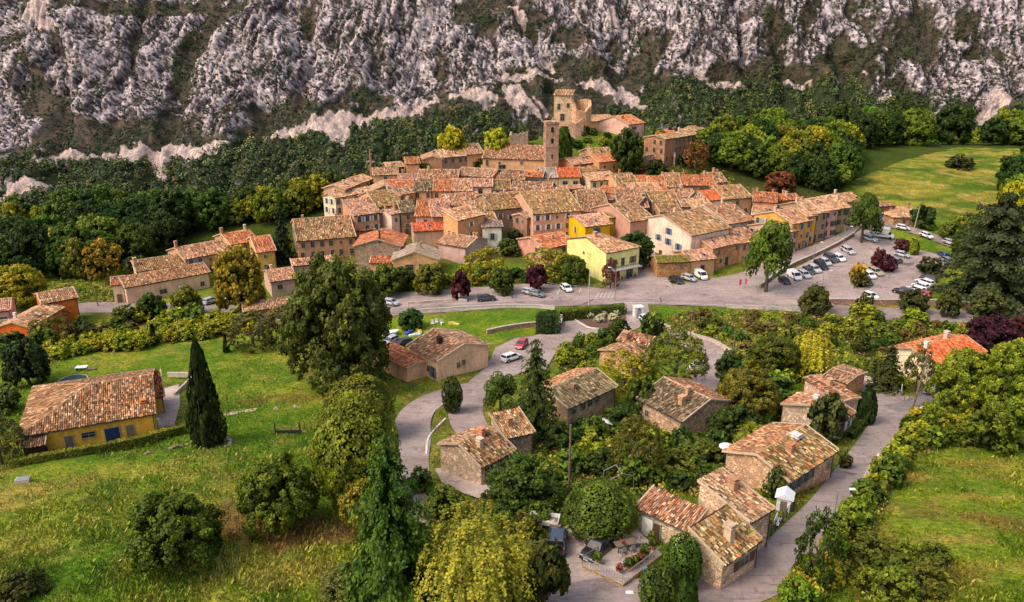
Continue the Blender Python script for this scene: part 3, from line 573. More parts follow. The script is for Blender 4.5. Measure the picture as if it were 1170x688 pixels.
def planes(kind, W, D, h, t, o):
    ze = h-t*o
    if kind == 'gx': zr = h+t*D/2; return [[(-o,-o,ze),(W+o,-o,ze),(W+o,D/2,zr),(-o,D/2,zr)],[(W+o,D+o,ze),(-o,D+o,ze),(-o,D/2,zr),(W+o,D/2,zr)]], [((-o,D/2,zr),(W+o,D/2,zr))]
    if kind == 'gy': zr = h+t*W/2; return [[(-o,D+o,ze),(-o,-o,ze),(W/2,-o,zr),(W/2,D+o,zr)],[(W+o,-o,ze),(W+o,D+o,ze),(W/2,D+o,zr),(W/2,-o,zr)]], [((W/2,-o,zr),(W/2,D+o,zr))]
    if kind == 'shed': return [[(-o,-o,ze),(W+o,-o,ze),(W+o,D+o*.4,h+t*(D+o*.4)),(-o,D+o*.4,h+t*(D+o*.4))]], []
    zr = h+t*D/2
    if kind == 'hipl': return [[(-o,-o,ze),(W+o,-o,ze),(W+o,D/2,zr),(D/2,D/2,zr)],[(W+o,D+o,ze),(-o,D+o,ze),(D/2,D/2,zr),(W+o,D/2,zr)],[(-o,D+o,ze),(-o,-o,ze),(D/2,D/2,zr)]], [((D/2,D/2,zr),(W+o,D/2,zr)),((-o,-o,ze),(D/2,D/2,zr)),((-o,D+o,ze),(D/2,D/2,zr))]
    if kind == 'hipr': return [[(-o,-o,ze),(W+o,-o,ze),(W-D/2,D/2,zr),(-o,D/2,zr)],[(W+o,D+o,ze),(-o,D+o,ze),(-o,D/2,zr),(W-D/2,D/2,zr)],[(W+o,-o,ze),(W+o,D+o,ze),(W-D/2,D/2,zr)]], [((-o,D/2,zr),(W-D/2,D/2,zr)),((W+o,-o,ze),(W-D/2,D/2,zr)),((W+o,D+o,ze),(W-D/2,D/2,zr))]
    if kind == 'hip':
        if W >= D: return [[(-o,-o,ze),(W+o,-o,ze),(W-D/2,D/2,zr),(D/2,D/2,zr)],[(W+o,D+o,ze),(-o,D+o,ze),(D/2,D/2,zr),(W-D/2,D/2,zr)],[(W+o,-o,ze),(W+o,D+o,ze),(W-D/2,D/2,zr)],[(-o,D+o,ze),(-o,-o,ze),(D/2,D/2,zr)]], [((D/2,D/2,zr),(W-D/2,D/2,zr)),((W+o,-o,ze),(W-D/2,D/2,zr)),((-o,-o,ze),(D/2,D/2,zr))]
        zr = h+t*W/2; return [[(-o,-o,ze),(W+o,-o,ze),(W/2,W/2,zr)],[(W+o,D+o,ze),(-o,D+o,ze),(W/2,D-W/2,zr)],[(W+o,-o,ze),(W+o,D+o,ze),(W/2,D-W/2,zr),(W/2,W/2,zr)],[(-o,D+o,ze),(-o,-o,ze),(W/2,W/2,zr),(W/2,D-W/2,zr)]], [((W/2,W/2,zr),(W/2,D-W/2,zr))]
def roof_mesh(kind, W, D, h, t, o, pal, tw, seed, verge=True):
    r = np.random.default_rng(seed); pls, ridges = planes(kind, W, D, h, t, o)
    V = []; F = []; C = []; nv = 0
    dark = np.array(lin((70,52,40)))
    def addq(vs, fs, c):
        nonlocal nv
        V.append(np.asarray(vs, float)); F.extend([[nv+i for i in f] for f in fs]); C.append(np.tile(c, (len(vs), 1)) if np.ndim(c) == 1 else c); nv += len(vs)
    for pl_i, pl in enumerate(pls):
        pn = pal[min(pl_i, len(pal)-1)] if isinstance(pal, (list, tuple)) else pal
        cols, wts = ORR[pn]
        p = [Vector(q) for q in pl]; U = (p[1]-p[0]).normalized(); N_ = (p[1]-p[0]).cross(p[2]-p[1]).normalized()
        if N_.z < 0: N_ = -N_
        Vv = N_.cross(U).normalized(); th = .11; k = len(p)
        top = [q+N_*(.03+th) for q in p]; bot = [q+N_*.03 for q in p]
        addq([tuple(q) for q in bot+top], [list(range(k-1, -1, -1)), list(range(k, 2*k))]+[[i, (i+1) % k, k+(i+1) % k, k+i] for i in range(k)], dark)
        loc = np.array([[(q-p[0]).dot(U), (q-p[0]).dot(Vv)] for q in p]); tl = tw*1.9
        us_ = np.arange(loc[:, 0].min()+tw/2, loc[:, 0].max(), tw); vs_ = np.arange(loc[:, 1].min()+tl*.35, loc[:, 1].max()-tl*.1, tl)
        uu, vv = np.meshgrid(us_, vs_); uu = uu.ravel(); vv = vv.ravel(); ok = inpoly(uu, vv, loc); uu, vv = uu[ok], vv[ok]
        if not len(uu): continue
        m = len(uu); uu = uu+r.normal(size=m)*tw*.07; vv = vv+r.normal(size=m)*tl*.08; rot = r.normal(size=m)*.05
        hw = tw*.47; prof = np.array([(-1, 0), (-.55, .62), (.55, .62), (1, 0)])*np.array([hw, hw*.8])
        q = np.zeros((m, 8, 3))
        for e, (dv, taper, lift) in enumerate(((-tl*.56, 1.0, .045), (tl*.56, .82, 0))):
            for j in range(4):
                x = prof[j, 0]*taper; q[:, e*4+j, 0] = uu+x-dv*rot; q[:, e*4+j, 1] = vv+dv; q[:, e*4+j, 2] = prof[j, 1]+lift+.03+th+r.random(m)*.02
        O = np.array(p[0]); Ua, Va, Na = np.array(U), np.array(Vv), np.array(N_)
        w3 = O+q[..., 0:1]*Ua+q[..., 1:2]*Va+q[..., 2:3]*Na
        ci = r.choice(len(cols), m, p=wts); ccol = np.array(cols)[ci]*1.0; mean = (np.array(cols)*wts[:, None]).sum(0); pa = sm(.35, .7, fbm(uu/1.6+seed*3, vv/1.2, 7, 3))[:, None]; ccol = ccol*(.8-.3*pa)+mean*(.2+.3*pa); gy_ = ccol.mean(1, keepdims=True); ccol = ccol*.9+gy_*.1; ccol = ccol*(.58+.72*r.random(m))[:, None]
        # older and newer patches of tiles, and every second column lighter
        pt = fbm(uu/3.5+seed, vv/3.0, seed % 97, 3); ccol = ccol*(.8+.42*pt)[:, None]; alt = (np.round(uu/tw).astype(int) % 2 == 0)
        if pn in ('stripe', 'lichen', 'cream') or tw < .33: ccol = ccol*np.where(alt, 1.16, .70)[:, None]
        V.append(w3.reshape(-1, 3)); C.append(np.repeat(ccol, 8, 0))
        b = nv+8*np.arange(m)[:, None]
        for f in ((0, 1, 5, 4), (1, 2, 6, 5), (2, 3, 7, 6), (0, 3, 2, 1)): F.extend((b+np.array(f)).tolist())
        nv += 8*m
    rc = np.array(lin((216,150,112))) if 'orange' in pal or 'new' in pal else np.array(lin((205,170,140)))
    for a, b in ridges:
        a, b = Vector(a), Vector(b); L_ = (b-a).length; d = (b-a)/L_; s = d.cross(Vector((0,0,1))).normalized()*.16; n = int(L_/.45)+1
        for i in range(n):
            A_ = a+d*(i*L_/n); B_ = a+d*((i+1.12)*L_/n); z1 = Vector((0,0,.17+.04)); z0 = Vector((0,0,.10)); z2 = Vector((0,0,.28))
            addq([tuple(x) for x in (A_-s+z0, A_-s*.5+z2, A_+s*.5+z2, A_+s+z0, B_-s*.85+z0, B_-s*.4+z1, B_+s*.4+z1, B_+s*.85+z0)], [(0,1,5,4),(1,2,6,5),(2,3,7,6),(0,3,2,1)], rc*r.uniform(.7, 1.25))
    if verge:      # mortared verge along the rakes
        for pl in pls:
            if len(pl) < 4 or kind.startswith('hip') and kind != 'hipl' and kind != 'hipr': continue
            for a, b in ((pl[0], pl[3]), (pl[1], pl[2])):
                a, b = Vector(a), Vector(b)
                if kind in ('hipl', 'hipr') and abs((a-b).x) > .5: continue
                sd = Vector((.09, 0, 0)) if kind != 'gy' else Vector((0, .09, 0)); z0 = Vector((0,0,.02)); z1 = Vector((0,0,.27)); vc = np.array(lin((214,192,168)))*r.uniform(.55, 1.05)
                addq([tuple(x) for x in (a-sd+z0, a+sd+z0, b+sd+z0, b-sd+z0, a-sd+z1, a+sd+z1, b+sd+z1, b-sd+z1)], [(3,2,1,0),(4,5,6,7),(0,1,5,4),(1,2,6,5),(2,3,7,6),(3,0,4,7)], vc)
    V = np.concatenate(V); C = np.concatenate(C)*ROOFGAIN
    C = C*r.uniform(.86, 1.1)*np.array([1, r.uniform(.97, 1.03), r.uniform(.92, 1.08)])
    return mesh_np('roof', V, F, M['roof'], colr=C)
def wall_mesh(kind, W, D, h, t):
    b = -3.0; rr = {'gx': 1, 'shed': 2, 'gy': 3}.get(kind, 0)
    B = [(0,0,b),(W,0,b),(W,D,b),(0,D,b)]; T = [(0,0,h),(W,0,h),(W,D,h),(0,D,h)]
    if kind == 'gx' : zr = h+t*D/2; V = B+T+[(0,D/2,zr),(W,D/2,zr)]; F = [(0,1,5,4),(2,3,7,6),(1,2,6,9,5),(3,0,4,8,7),(4,5,9,8),(6,7,8,9)]
    elif kind == 'hipl': zr = h+t*D/2; V = B+T+[(D/2,D/2,zr),(W,D/2,zr)]; F = [(0,1,5,4),(2,3,7,6),(1,2,6,9,5),(3,0,4,7),(4,5,9,8),(6,7,8,9),(7,4,8)]
    elif kind == 'hipr': zr = h+t*D/2; V = B+T+[(0,D/2,zr),(W-D/2,D/2,zr)]; F = [(0,1,5,4),(2,3,7,6),(1,2,6,5),(3,0,4,8,7),(4,5,9,8),(6,7,8,9),(5,6,9)]
    elif kind == 'gy': zr = h+t*W/2; V = B+T+[(W/2,0,zr),(W/2,D,zr)]; F = [(0,1,5,8,4),(2,3,7,9,6),(1,2,6,5),(3,0,4,7),(4,8,9,7),(5,6,9,8)]
    elif kind == 'shed': V = B+[(0,0,h),(W,0,h),(W,D,h+t*D),(0,D,h+t*D)]; F = [(0,1,5,4),(1,2,6,5),(2,3,7,6),(3,0,4,7),(4,5,6,7)]
    else: V = B+T; F = [(0,1,5,4),(1,2,6,5),(2,3,7,6),(3,0,4,7),(4,5,6,7)]
    return V, F
_wc = {}
def window_mesh(w, h, kind):
    k = (round(w, 1), round(h, 1), kind)
    if k not in _wc:
        m = MB(); w, h = k[0], k[1]; f = .09
        m.box((0, -.045, 0), (w, .09, h)); m.mi = 1
        m.box((0, -.06, h/2+f/2), (w+2*f, .12, f)); m.box((0, -.075, -h/2-f/2), (w+2*f+.1, .15, f)); m.box((-w/2-f/2, -.06, 0), (f, .12, h)); m.box((w/2+f/2, -.06, 0), (f, .12, h))
        if kind == 'window': m.box((0, -.10, 0), (.05, .03, h)); m.box((0, -.10, h*.12), (w, .028, .05))
        wm = m.mesh(kind, M['glass'], M['frame']); s = MB()
        s.box((0, 0, 0), (w*.52, .05, h+.1))
        for q in (-.3, 0, .3): s.box((0, -.032, q*h), (w*.48, .016, .07))
        _wc[k] = (wm, s.mesh('shutter', M['paint']))
    return _wc[k]
def opening(par, x, y, z, rz, w, h, sh=None, kind='window', c=None, label=None):
    """x,y on the wall line; rz turns the opening to face out (-y is outward at rz 0)"""
    wm, sm_ = window_mesh(w, h, 'window' if kind == 'window' else 'door_leaf')
    if kind == 'window': o = obj('window', wm, par)
    else:
        m = MB(); m.box((0, -.05, 0), (w, .10, h)); m.mi = 1; f = .1
        m.box((0, -.06, h/2+f/2), (w+2*f, .12, f)); m.box((-w/2-f/2, -.06, 0), (f, .12, h)); m.box((w/2+f/2, -.06, 0), (f, .12, h)); m.mi = 0
        for q in (-.25, .25): m.box((0, -.108, q*h), (w*.7, .015, h*.36))
        o = obj('door', m.mesh('door', M['paint'], M['frame']), par, color=c or lin((90,62,44)))
    ou = Vector((math.sin(rz), -math.cos(rz), 0)); o.location = Vector((x, y, z))+ou*.004; o.rotation_euler = (0, 0, rz)
    if label: o['label'] = label
    if sh is not None and kind == 'window':
        for s in (-1, 1):
            q = obj('shutter', sm_, o, color=lin(sh)); q.location = (s*(w*.80+.06), -.125, 0)
    return o
def chimney(par, x, y, z, H=1.1, w=.55, c=(196,150,120), rot=0):
    m = MB(); m.box((0, 0, H/2-.5), (w, w*1.2, H+1.0)); m.box((0, 0, H+.04), (w*1.35, w*1.55, .12))
    for s in (-1, 1): m.box((s*w*.4, 0, H+.2), (w*.22, w*1.1, .22))
    m.box((0, 0, H+.36), (w*1.3, w*1.5, .09))
    o = obj('chimney', m.mesh('chimney', M['stucco']), par, color=lin(c)); o.location = (x, y, z); o.rotation_euler.z = rot; return o
HS = []
def house(label, p1, p2, h, kind='gx', r=None, q=None, D=None, t=.32, wall='stucco', wc=(200,146,104), roof='mix', sh=None, wins='auto', chim=1, tw=None, o=.3, name='house', cat='house', group=None, verge=True, dens=1.0, attic=False):
    """p1,p2: ends of the near eave in the photograph; r: left end of the ridge, q: far end of the left eave"""
    mid = ((p1[0]+p2[0])/2, (p1[1]+p2[1])/2); c = hit(*mid, off=h); ze = c.z
    A_ = at_z(p1[0], p1[1], ze); B_ = at_z(p2[0], p2[1], ze); W = (B_-A_).length; u = (B_-A_).normalized(); v = Vector((-u.y, u.x, 0))
    if D is None and q is not None: Q = at_z(q[0], q[1], ze); D = abs((Q-A_).dot(v))
    if D is None and r is not None:
        L_ = 4.0
        for _ in range(25):
            Q = at_z(r[0], r[1], ze+t*L_); L_ = .5*L_+.5*max(1.0, abs((Q-A_).dot(v)))
        D = 2*L_ if kind != 'shed' else L_
        D = min(max(D, 3.0), 26)
    # blend the yaw with the direction of the side wall when it is known
    src = None
    if r is not None and kind in ('gx', 'shed', 'hipl', 'hipr'):
        LL = D/2 if kind != 'shed' else D; src = at_z(r[0], r[1], ze+t*LL)-A_; src.z = 0
    elif q is not None: src = at_z(q[0], q[1], ze)-A_; src.z = 0
    if src is not None and src.length > 1.5 and kind != 'hipl':
        l2 = src.length; ang1 = math.atan2(u.y, u.x); ang2 = math.atan2(src.y, src.x)-math.pi/2
        dlt = (ang2-ang1+math.pi) % (2*math.pi)-math.pi
        if abs(dlt) < 1.0: ang = ang1+dlt*(l2/(l2+W))*.8
        else: ang = ang1
        C_ = (A_+B_)/2; u = Vector((math.cos(ang), math.sin(ang), 0)); A_ = C_-u*W/2; v = Vector((-u.y, u.x, 0))
    seed = int(p1[0]*13+p1[1]*7) % 9973; rd = random.Random(seed)
    s = pxm(A_); tw = (tw*.8 if tw else (.28 if s > 6.5 else .34 if s > 4.6 else .42))
    zb = ze-h; root = empty(name, (A_.x, A_.y, zb), math.atan2(u.y, u.x), label, cat, group)
    V, F = wall_mesh(kind, W, D, h, t); jt = rd.uniform(.84, 1.10); jc = (rd.uniform(.97, 1.03), 1, rd.uniform(.94, 1.08)); obj('wall', mesh_np('wall', V, F, M[wall]), root, color=tuple(min(.85, a_*jt*b_) for a_, b_ in zip(lin(wc), jc)))
    if kind in ('gx', 'shed', 'hipl', 'hipr') and h > 2.5:
        m = MB(); ze_ = h-t*o-.02; m.tube((-o+.05, -o-.07, ze_), (W+o-.05, -o-.07, ze_), .075, n=5); obj('gutter', m.mesh('gutter', M['darkmetal']), root)  # dark gutter added along the front eave, also draws its shadow line
        m = MB(); m.tube((W-.12, -.09, -.5), (W-.12, -.09, ze_-.2), .05, n=5); m.tube((W-.12, -.09, ze_-.2), (W-.12, -o-.07, ze_), .05, n=5); obj('downpipe', m.mesh('downpipe', M['darkmetal']), root)
    ro = obj('roof', roof_mesh(kind, W, D, h, t, o, roof, tw, seed, verge), root)
    # openings
    if wins == 'auto':
        fl = max(1, int(round((h-.3)/2.7))); sz = (.95, 1.35)
        def face(L_, x0, y0, dx, dy, rz, dn):
            nn = int(L_/2.4)
            if nn < 1 and L_ > 2.0: nn = 1
            for f_ in range(fl):
                zc = h-1.25-f_*2.65
                if zc < .9: zc = max(zc, .95) if f_ == 0 else None
                if zc is None: continue
                for k in range(nn):
                    if rd.random() > dn: continue
                    g_ = (k+.5+rd.uniform(-.12, .12))/nn*L_; small = rd.random() < .22
                    hh = sz[1] if not small else .7; ww = sz[0] if not small else .6
                    s_ = (sh if not isinstance(sh, list) else rd.choice(sh)) if (sh and not small and rd.random() < .8) else None
                    opening(root, x0+dx*g_, y0+dy*g_, zc, rz, ww, hh, s_)
        face(W, 0, 0, 1, 0, 0, .88*dens); face(D, W, 0, 0, 1, math.pi/2, .55*dens); face(D, 0, D, 0, -1, -math.pi/2, .5*dens)
        if h > 4 and rd.random() < .6: opening(root, W*rd.uniform(.25, .75), 0, 1.05, 0, 1.0, 2.1, kind='door', c=lin(rd.choice([(96,60,40),(70,84,96),(120,84,56),(60,60,58)])))
    elif wins:
        for wd in wins:      # (face, fraction along, height of centre, w, h, shutter or door colour, kind)
            fc, fr, z, ww, hh = wd[:5]; sh_ = wd[5] if len(wd) > 5 else None; kd = wd[6] if len(wd) > 6 else 'window'
            x, y, rz = {'f': (fr*W, 0, 0), 'r': (W, fr*D, math.pi/2), 'l': (0, D*(1-fr), -math.pi/2)}[fc]
            opening(root, x, y, z, rz, ww, hh, sh_ if kd == 'window' else None, kd, lin(sh_) if (kd != 'window' and sh_) else None)
    def rz_(x, y):
        if kind == 'gx' or kind in ('hipl', 'hipr', 'hip'): return h+t*min(y, D-y)
        if kind == 'gy': return h+t*min(x, W-x)
        return h+t*y
    spots = chim if isinstance(chim, list) else [(rd.choice((.15, .5, .82))+rd.uniform(-.05, .05), rd.choice((.3, .55, .7))) for _ in range(chim+(1 if chim and s < 6 and rd.random() < .6 else 0))]
    for sp in spots:
        x, y = sp[0]*W, sp[1]*D; ch = chimney(ro, x, y, rz_(x, y), sp[2] if len(sp) > 2 else rd.uniform(.8, 1.3), sp[3] if len(sp) > 3 else .5, sp[4] if len(sp) > 4 else rd.choice([(206,160,124),(190,140,106),(214,186,160)]), 0)
    if s < 6.5 and kind == 'gx' and D > 6 and rd.random() < .45:
        for _ in range(rd.choice((1, 1, 2))):
            x, y = rd.uniform(.2, .8)*W, rd.uniform(.12, .36)*D; m = MB(); m.box((0, 0, 0), (.8, 1.1, .12)); m.mi = 1; m.box((0, 0, .065), (.62, .9, .02)); q_ = obj('skylight', m.mesh('skylight', M['metal'], M['glass']), ro); q_.location = (x, y, h+t*y+.36); q_.rotation_euler.x = math.atan(t)
    HS.append((label, W, D, h)); root['_w'] = W; del root['_w']
    return root, W, D, h, ro

OR, TAN, PNK, PCH, CRM, BRN, WHT = (214,156,114), (206,164,130), (222,176,154), (240,192,158), (232,206,166), (166,130,108), (226,212,198)
SG = [(206,204,198), (190,184,176), (150,160,168)]
H = house
# --- the long houses on the left
H('long low peach house with mottled tile roof below the left woods', (143.6,329), (238.5,311), 4.2, r=(138.5,317), roof='mix', wc=PCH, wins=[('f',.42,1.6,1.6,1.0),('f',.62,1.4,.9,2.0,(216,208,200),'door'),('f',.9,1.6,.9,1.0)], chim=0)
H('small orange roofed annex on the left end of the long peach house', (128,326), (141,324.5), 4.6, r=(128,317), roof='orange', wc=CRM, chim=0, wins=[('f',.5,1.2,1.0,2.0,(120,90,70),'door')])
H('low roof peeping out behind the long peach house at its middle', (157,311), (211,302), 4.5, r=(156,298), roof='moss', wc=PCH, chim=[(.02,.3,1.6,.7)], wins=None)
H('mottled roofed orange house behind the right end of the long peach house', (213,297), (266,285), 5.0, r=(209,282.5), roof='mix', wc=OR, sh=(150,160,180), chim=[(.02,.5,1.5,.6)])
H('orange tiled house next above the tall left conifer', (265,280), (293,274), 5.5, r=(259,267), roof='orange', wc=TAN, chim=[(.0,.5,1.4,.6),(.9,.5)])
H('house with rust roof and yellow wall just left of the dark conifer', (294,289), (314,286), 6.0, r=(291,271), roof='orange', wc=(214,170,96), chim=1)
H('broad house with brown tiles and dark porches right of the conifer', (340,275.5), (405.5,270.5), 6.0, r=(334,251), roof='moss', wc=OR, chim=2, dens=1.2)
H('small pink roofed house below the conifer, front one of its pair', (309.5,322), (337,318), 3.8, r=(306,309), roof='pink', wc=PNK, wins=[('f',.35,2.2,1.1,1.1)], chim=[(.3,.9)])
H('low beige house under the broad brown tiled house, rear of its pair', (335,303.5), (380,300), 4.2, r=(327,296), roof='pink', wc=PNK, wins=[('f',.12,2.4,.7,.9)], chim=1, kind='shed', t=.2)
H('long low tiled outbuilding behind the big dark tree', (279,356), (346,348), 2.6, r=(279,346), roof='beige', wall='stone', wc=(190,160,130), wins=None, chim=0, tw=.42)
H('two storey house with rose roof above the porch house', (405.6,247), (433,242.5), 7.5, r=(398,228), roof='pink', wc=OR, sh=SG, kind='shed', chim=1)
H('tall orange house with mossy roof and two dark windows in a column', (431,236.5), (459.5,233.5), 7.0, r=(419,219.5), roof='moss', wc=OR, chim=[(.1,.9)])
H('pale beige roofed house on the left rim of the village', (385,227), (424,217.5), 5.0, r=(383,221), roof='beige', wc=CRM, kind='gx', sh=SG, chim=2)
H('house with a brown gable facing out beside the pale left rim house', (424,219), (455.5,218), 5.0, kind='gy', D=9, t=.42, roof='beige', wc=BRN, wins=None, chim=0)
H('long beige roof climbing the left rim of the village', (393.7,216.6), (425.5,204), 5.0, r=(404,203), roof='beige', wc=TAN, chim=2, wins='auto')
H('tan house between the long rim roof and the red mast', (427,201), (454,199), 5.0, r=(436,192), roof='beige', wc=TAN, chim=1)
H('small brown house at the back left corner of the village', (443.5,192), (460.6,190.4), 4.0, r=(443.5,186), roof='beige', wc=BRN, chim=0)
H('pink roofed house behind the gable on the left rim', (456,206.5), (478,206), 4.2, r=(455,199), roof='pink', wc=TAN, chim=1)
H('orange block with a tile roof left of the round yellow bush', (465,188), (479,187), 5.0, r=(468,180), roof='orange', wc=OR, wins=None, chim=0)
H('gabled house to the right of the orange block on the back row', (483,182.5), (505,182), 4.5, kind='gy', D=9, roof='beige', wc=OR, chim=0, wins=[('f',.3,2.6,.7,1.0)])
H('grey tan roofed house under the left round golden tree', (508.7,181), (533,177), 4.5, r=(516,170), roof='beige', wc=BRN, chim=[(.6,.9)])
H('small tiled house touching the left end of the church', (534.5,177), (552,175.5), 4.5, r=(532,165), roof='mix', wc=OR, wins=None, chim=0)
H('long low roof running in front of the church nave, left half', (522.6,199.5), (560,203.5), 5.5, r=(523,190), roof='beige', wc=OR, chim=1)
H('long low roof running in front of the church nave, right half', (560,204), (598,206), 5.5, r=(560,193.5), roof='mix', wc=TAN, chim=2)
H('tiled house with two skylights behind the orange roof row', (477,205.5), (522,205.5), 5.0, r=(482,194), roof='mix', wc=TAN, chim=2)
H('lichen roofed orange house, leftmost of the short row of four', (472.6,218.5), (493,218.5), 6.0, r=(474,207.5), roof='lichen', wc=OR, chim=1, dens=1.3)
H('rust roofed orange house, second from the left in the row of four', (494,218.5), (516,218.5), 6.0, r=(496,205.5), roof='orange', wc=OR, chim=1, dens=1.3)
H('pale pink roofed house, third from the left in the row of four', (516.5,218.5), (538.7,218.5), 6.0, r=(517,204.5), roof='pink', wc=OR, chim=1, dens=1.3)
H('pale pink roofed house with one big window, right end of the row of four', (539,213.5), (562,213.5), 6.5, r=(539,204.5), roof='pink', wc=PCH, chim=0, wins=[('f',.42,5.2,1.3,1.5)])
H('white walled house with mossy roof right of the pink roofed row', (563.5,217), (583,216.5), 5.5, r=(564,206), roof='moss', wc=WHT, chim=1)
H('rust roofed house with one small window in the middle of the left quarter', (475,247), (493,247.5), 6.0, r=(474,229), roof='orange', wc=PNK, chim=0, wins=[('f',.6,4.6,.9,1.0)])
H('plain brown roofed house with a white verge and a dark window', (494,248), (515,247.5), 7.0, r=(487,228), roof='pink', wc=BRN, chim=0, wins=[('f',.7,4.6,1.1,1.3)])
H('narrow stone house with lichen roof beside the brown roofed pair', (458.7,243.5), (474,242.3), 6.5, r=(456,230), roof='lichen', wall='stone', wc=(176,138,108), chim=2)
H('tall orange house with white shutters on three floors', (525.5,252.6), (550.5,244.5), 9.0, r=(514.6,239.5), roof='beige', wc=(220,160,112), sh=(226,222,214), chim=0, wins=[('f',.5,7.2,.9,1.1,(226,222,214)),('f',.5,4.4,.9,1.1,(226,222,214)),('f',.45,1.8,.9,1.0),('l',.7,5,.8,1.1),('l',.4,5,.8,1.1)], kind='shed')
H('mossy roof stepping down behind the tall orange shuttered house', (552,257), (569,256.5), 5.5, r=(538,232), roof='moss', wc=TAN, chim=1, wins=None)
H('house with brown walls and three small windows beside the white house', (565,240.5), (601,236), 6.5, r=(560,222), roof='moss', wc=BRN, chim=1, wins=[('f',.2,4.6,.8,1.2,(196,180,160)),('f',.5,4.0,.8,1.2,(196,180,160)),('f',.85,4.4,.8,1.2,(196,180,160))])
H('white house with a flat ledge roof at the foot of the brown walled house', (551.5,260), (573.6,259.5), 6.0, D=5, kind='shed', t=.1, roof='grey', wc=WHT, chim=0, wins=[('f',.5,3.4,1.0,1.7,(150,170,150))])
H('big gabled house of rubble stone under a bright orange roof', (405,281.5), (458,281.5), 6.5, kind='gy', D=11, t=.30, roof=('orange',), wall='stone', wc=(176,150,124), wins=None, chim=[(.55,.02,2.2,.4,(90,66,52))], name='stone_house')
H('little orange roofed shed at the foot of the stone gable', (423.6,300), (448.5,301), 3.0, r=(424,290.5), roof='orange', wc=TAN, wins=None, chim=0)
H('gabled tan house with two dark windows and a grey roof', (449,297.5), (500.5,296.5), 5.0, kind='gy', D=8.5, t=.36, roof='grey', wc=(214,166,112), wins=[('f',.36,3.2,1.9,1.2),('f',.66,3.2,1.9,1.2)], chim=[(.62,.5,1.6,.5)], verge=True)
H('low pink walled wing right of the grey roofed gable', (501,277.5), (532.5,283), 4.5, r=(487,262), roof='beige', wc=(222,180,160), wins=None, chim=2)
H('flat red tiled roof between the stone gable and the shuttered house', (473,264.5), (508,262.5), 5.0, r=(472,255.5), roof='new', wc=TAN, chim=0, wins=None)
H('small terracotta roof under the two storey rose roofed house', (407,264.5), (427.5,262), 3.2, r=(407,257), roof='orange', wc=OR, wins=None, chim=0)
H('narrow pale house wedged beside the tall orange house', (447,245.5), (457,243.5), 6.5, D=6, kind='gx', roof='beige', wc=(226,190,164), chim=1, wins=[('f',.5,4.8,.7,1.0)])
H('small white flat roofed cabin between the rear rows', (533,229), (552,226), 3.5, D=4, kind='shed', t=.06, roof='grey', wc=(226,220,212), chim=0, wins=None)
H('narrow ochre house turned sideways in the rear rows', (459,224), (471,219), 6.5, r=(454,215), roof='mix', wc=(206,150,96), chim=1, dens=1.3)
H('little gabled house turned toward the square tower side', (640,228), (656,224), 5.0, kind='gy', D=7, roof='moss', wc=(190,140,112), chim=1)
H('small gabled roof in the crowded rows above the yellow houses', (705,222), (719,218), 6.0, kind='gy', D=7, roof='orange', wc=(222,190,160), chim=1)
H('slim tile roofed house turned sideways near the mossy square', (729,233), (741,228), 6.5, kind='gy', D=6, roof='mix', wc=(214,170,146), chim=1)
H('lean gable with pale walls near the top of the right rows', (786,226), (797,222.5), 6.0, kind='gy', D=7, roof='pink', wc=(228,204,186), chim=1)
H('small brown gable between the brown walled house and pink house', (602,249), (609,247), 6.5, D=5, roof='mix', wc=(170,124,98), chim=0, dens=1.2)
# --- middle of the village
H('pink walled house with mossy roof and four white shuttered windows', (610,245), (664,240.5), 8.0, r=(598,219.5), roof='moss', wc=(206,154,124), sh=(216,212,206), chim=2, dens=1.3)
H('brown roofed house up the slope from the first yellow house', (665,242.5), (696,241.5), 5.5, r=(662,218), roof='mix', wc=TAN, chim=1, wins='auto')
H('bright yellow house with brown roof and a small blue window', (669,259.5), (698,256), 6.5, r=(656,247), roof='pink', wc=(232,178,24), chim=0, wins=[('f',.45,5.2,.9,1.3,(30,90,190)),('l',.6,4.6,.8,1.6,(226,190,120))], t=.25)
H('narrow yellow house with two windows joined to the bright yellow house', (698,249.5), (708,247), 7.0, r=(695,243), roof='moss', wc=(216,162,40), chim=0, wins=[('f',.5,5.2,.8,1.0)], t=.25)
y2 = H('pale lemon corner house with brown hipped roof and cafe below', (694.6,290), (729,281.5), 7.5, q=(656,272.5), kind='hipr', roof='beige', wc=(242,220,140), t=.28, o=.25, verge=False, chim=[(.2,.45,1.2,.7,(200,150,120))], wins=[('f',.2,4.6,1.0,1.6,(120,70,44)),('f',.5,4.5,1.0,1.9),('f',.8,4.6,1.0,1.6,(150,96,60)),('f',.3,1.3,2.4,2.2),('f',.72,1.3,2.0,2.2),('l',.45,5.6,.5,.5),('l',.45,3.6,.5,.5),('l',.45,1.4,.5,.5)])
m = MB(); m.box((y2[1]*.5, -1.0, 3.1), (y2[1]*.9, 2.0, .14)); obj('balcony', m.mesh('balcony', M['concrete']), y2[0])
m = MB()
for k in range(18): m.box((y2[1]*(.06+.88*k/17), -1.95, 3.65), (.05, .05, .95))
m.box((y2[1]*.5, -1.95, 4.14), (y2[1]*.9, .07, .07)); obj('balcony_railing', m.mesh('balcony_railing', M['darkmetal']), y2[0])
H('low rust roofed pink cottage behind the garden trees', (622,284), (657.5,278), 4.5, r=(602,272), roof='orange', wc=(212,150,124), chim=1, t=.28)
H('brown pink house with green shutters facing two ways', (722.5,254), (744.5,249), 8.0, r=(705.5,232.5), roof='moss', wc=(190,138,116), chim=0, wins=[('f',.35,4.6,.9,1.3,(40,150,90)),('f',.8,4.6,.9,1.3,(150,110,90)),('l',.5,4.6,1.0,1.5,(40,160,110)),('l',.25,6.4,.7,.8)])
H('tiled roof climbing behind the green shuttered house', (708,237), (741,238), 6.0, r=(694,216), roof='mix', wc=PNK, chim=1)
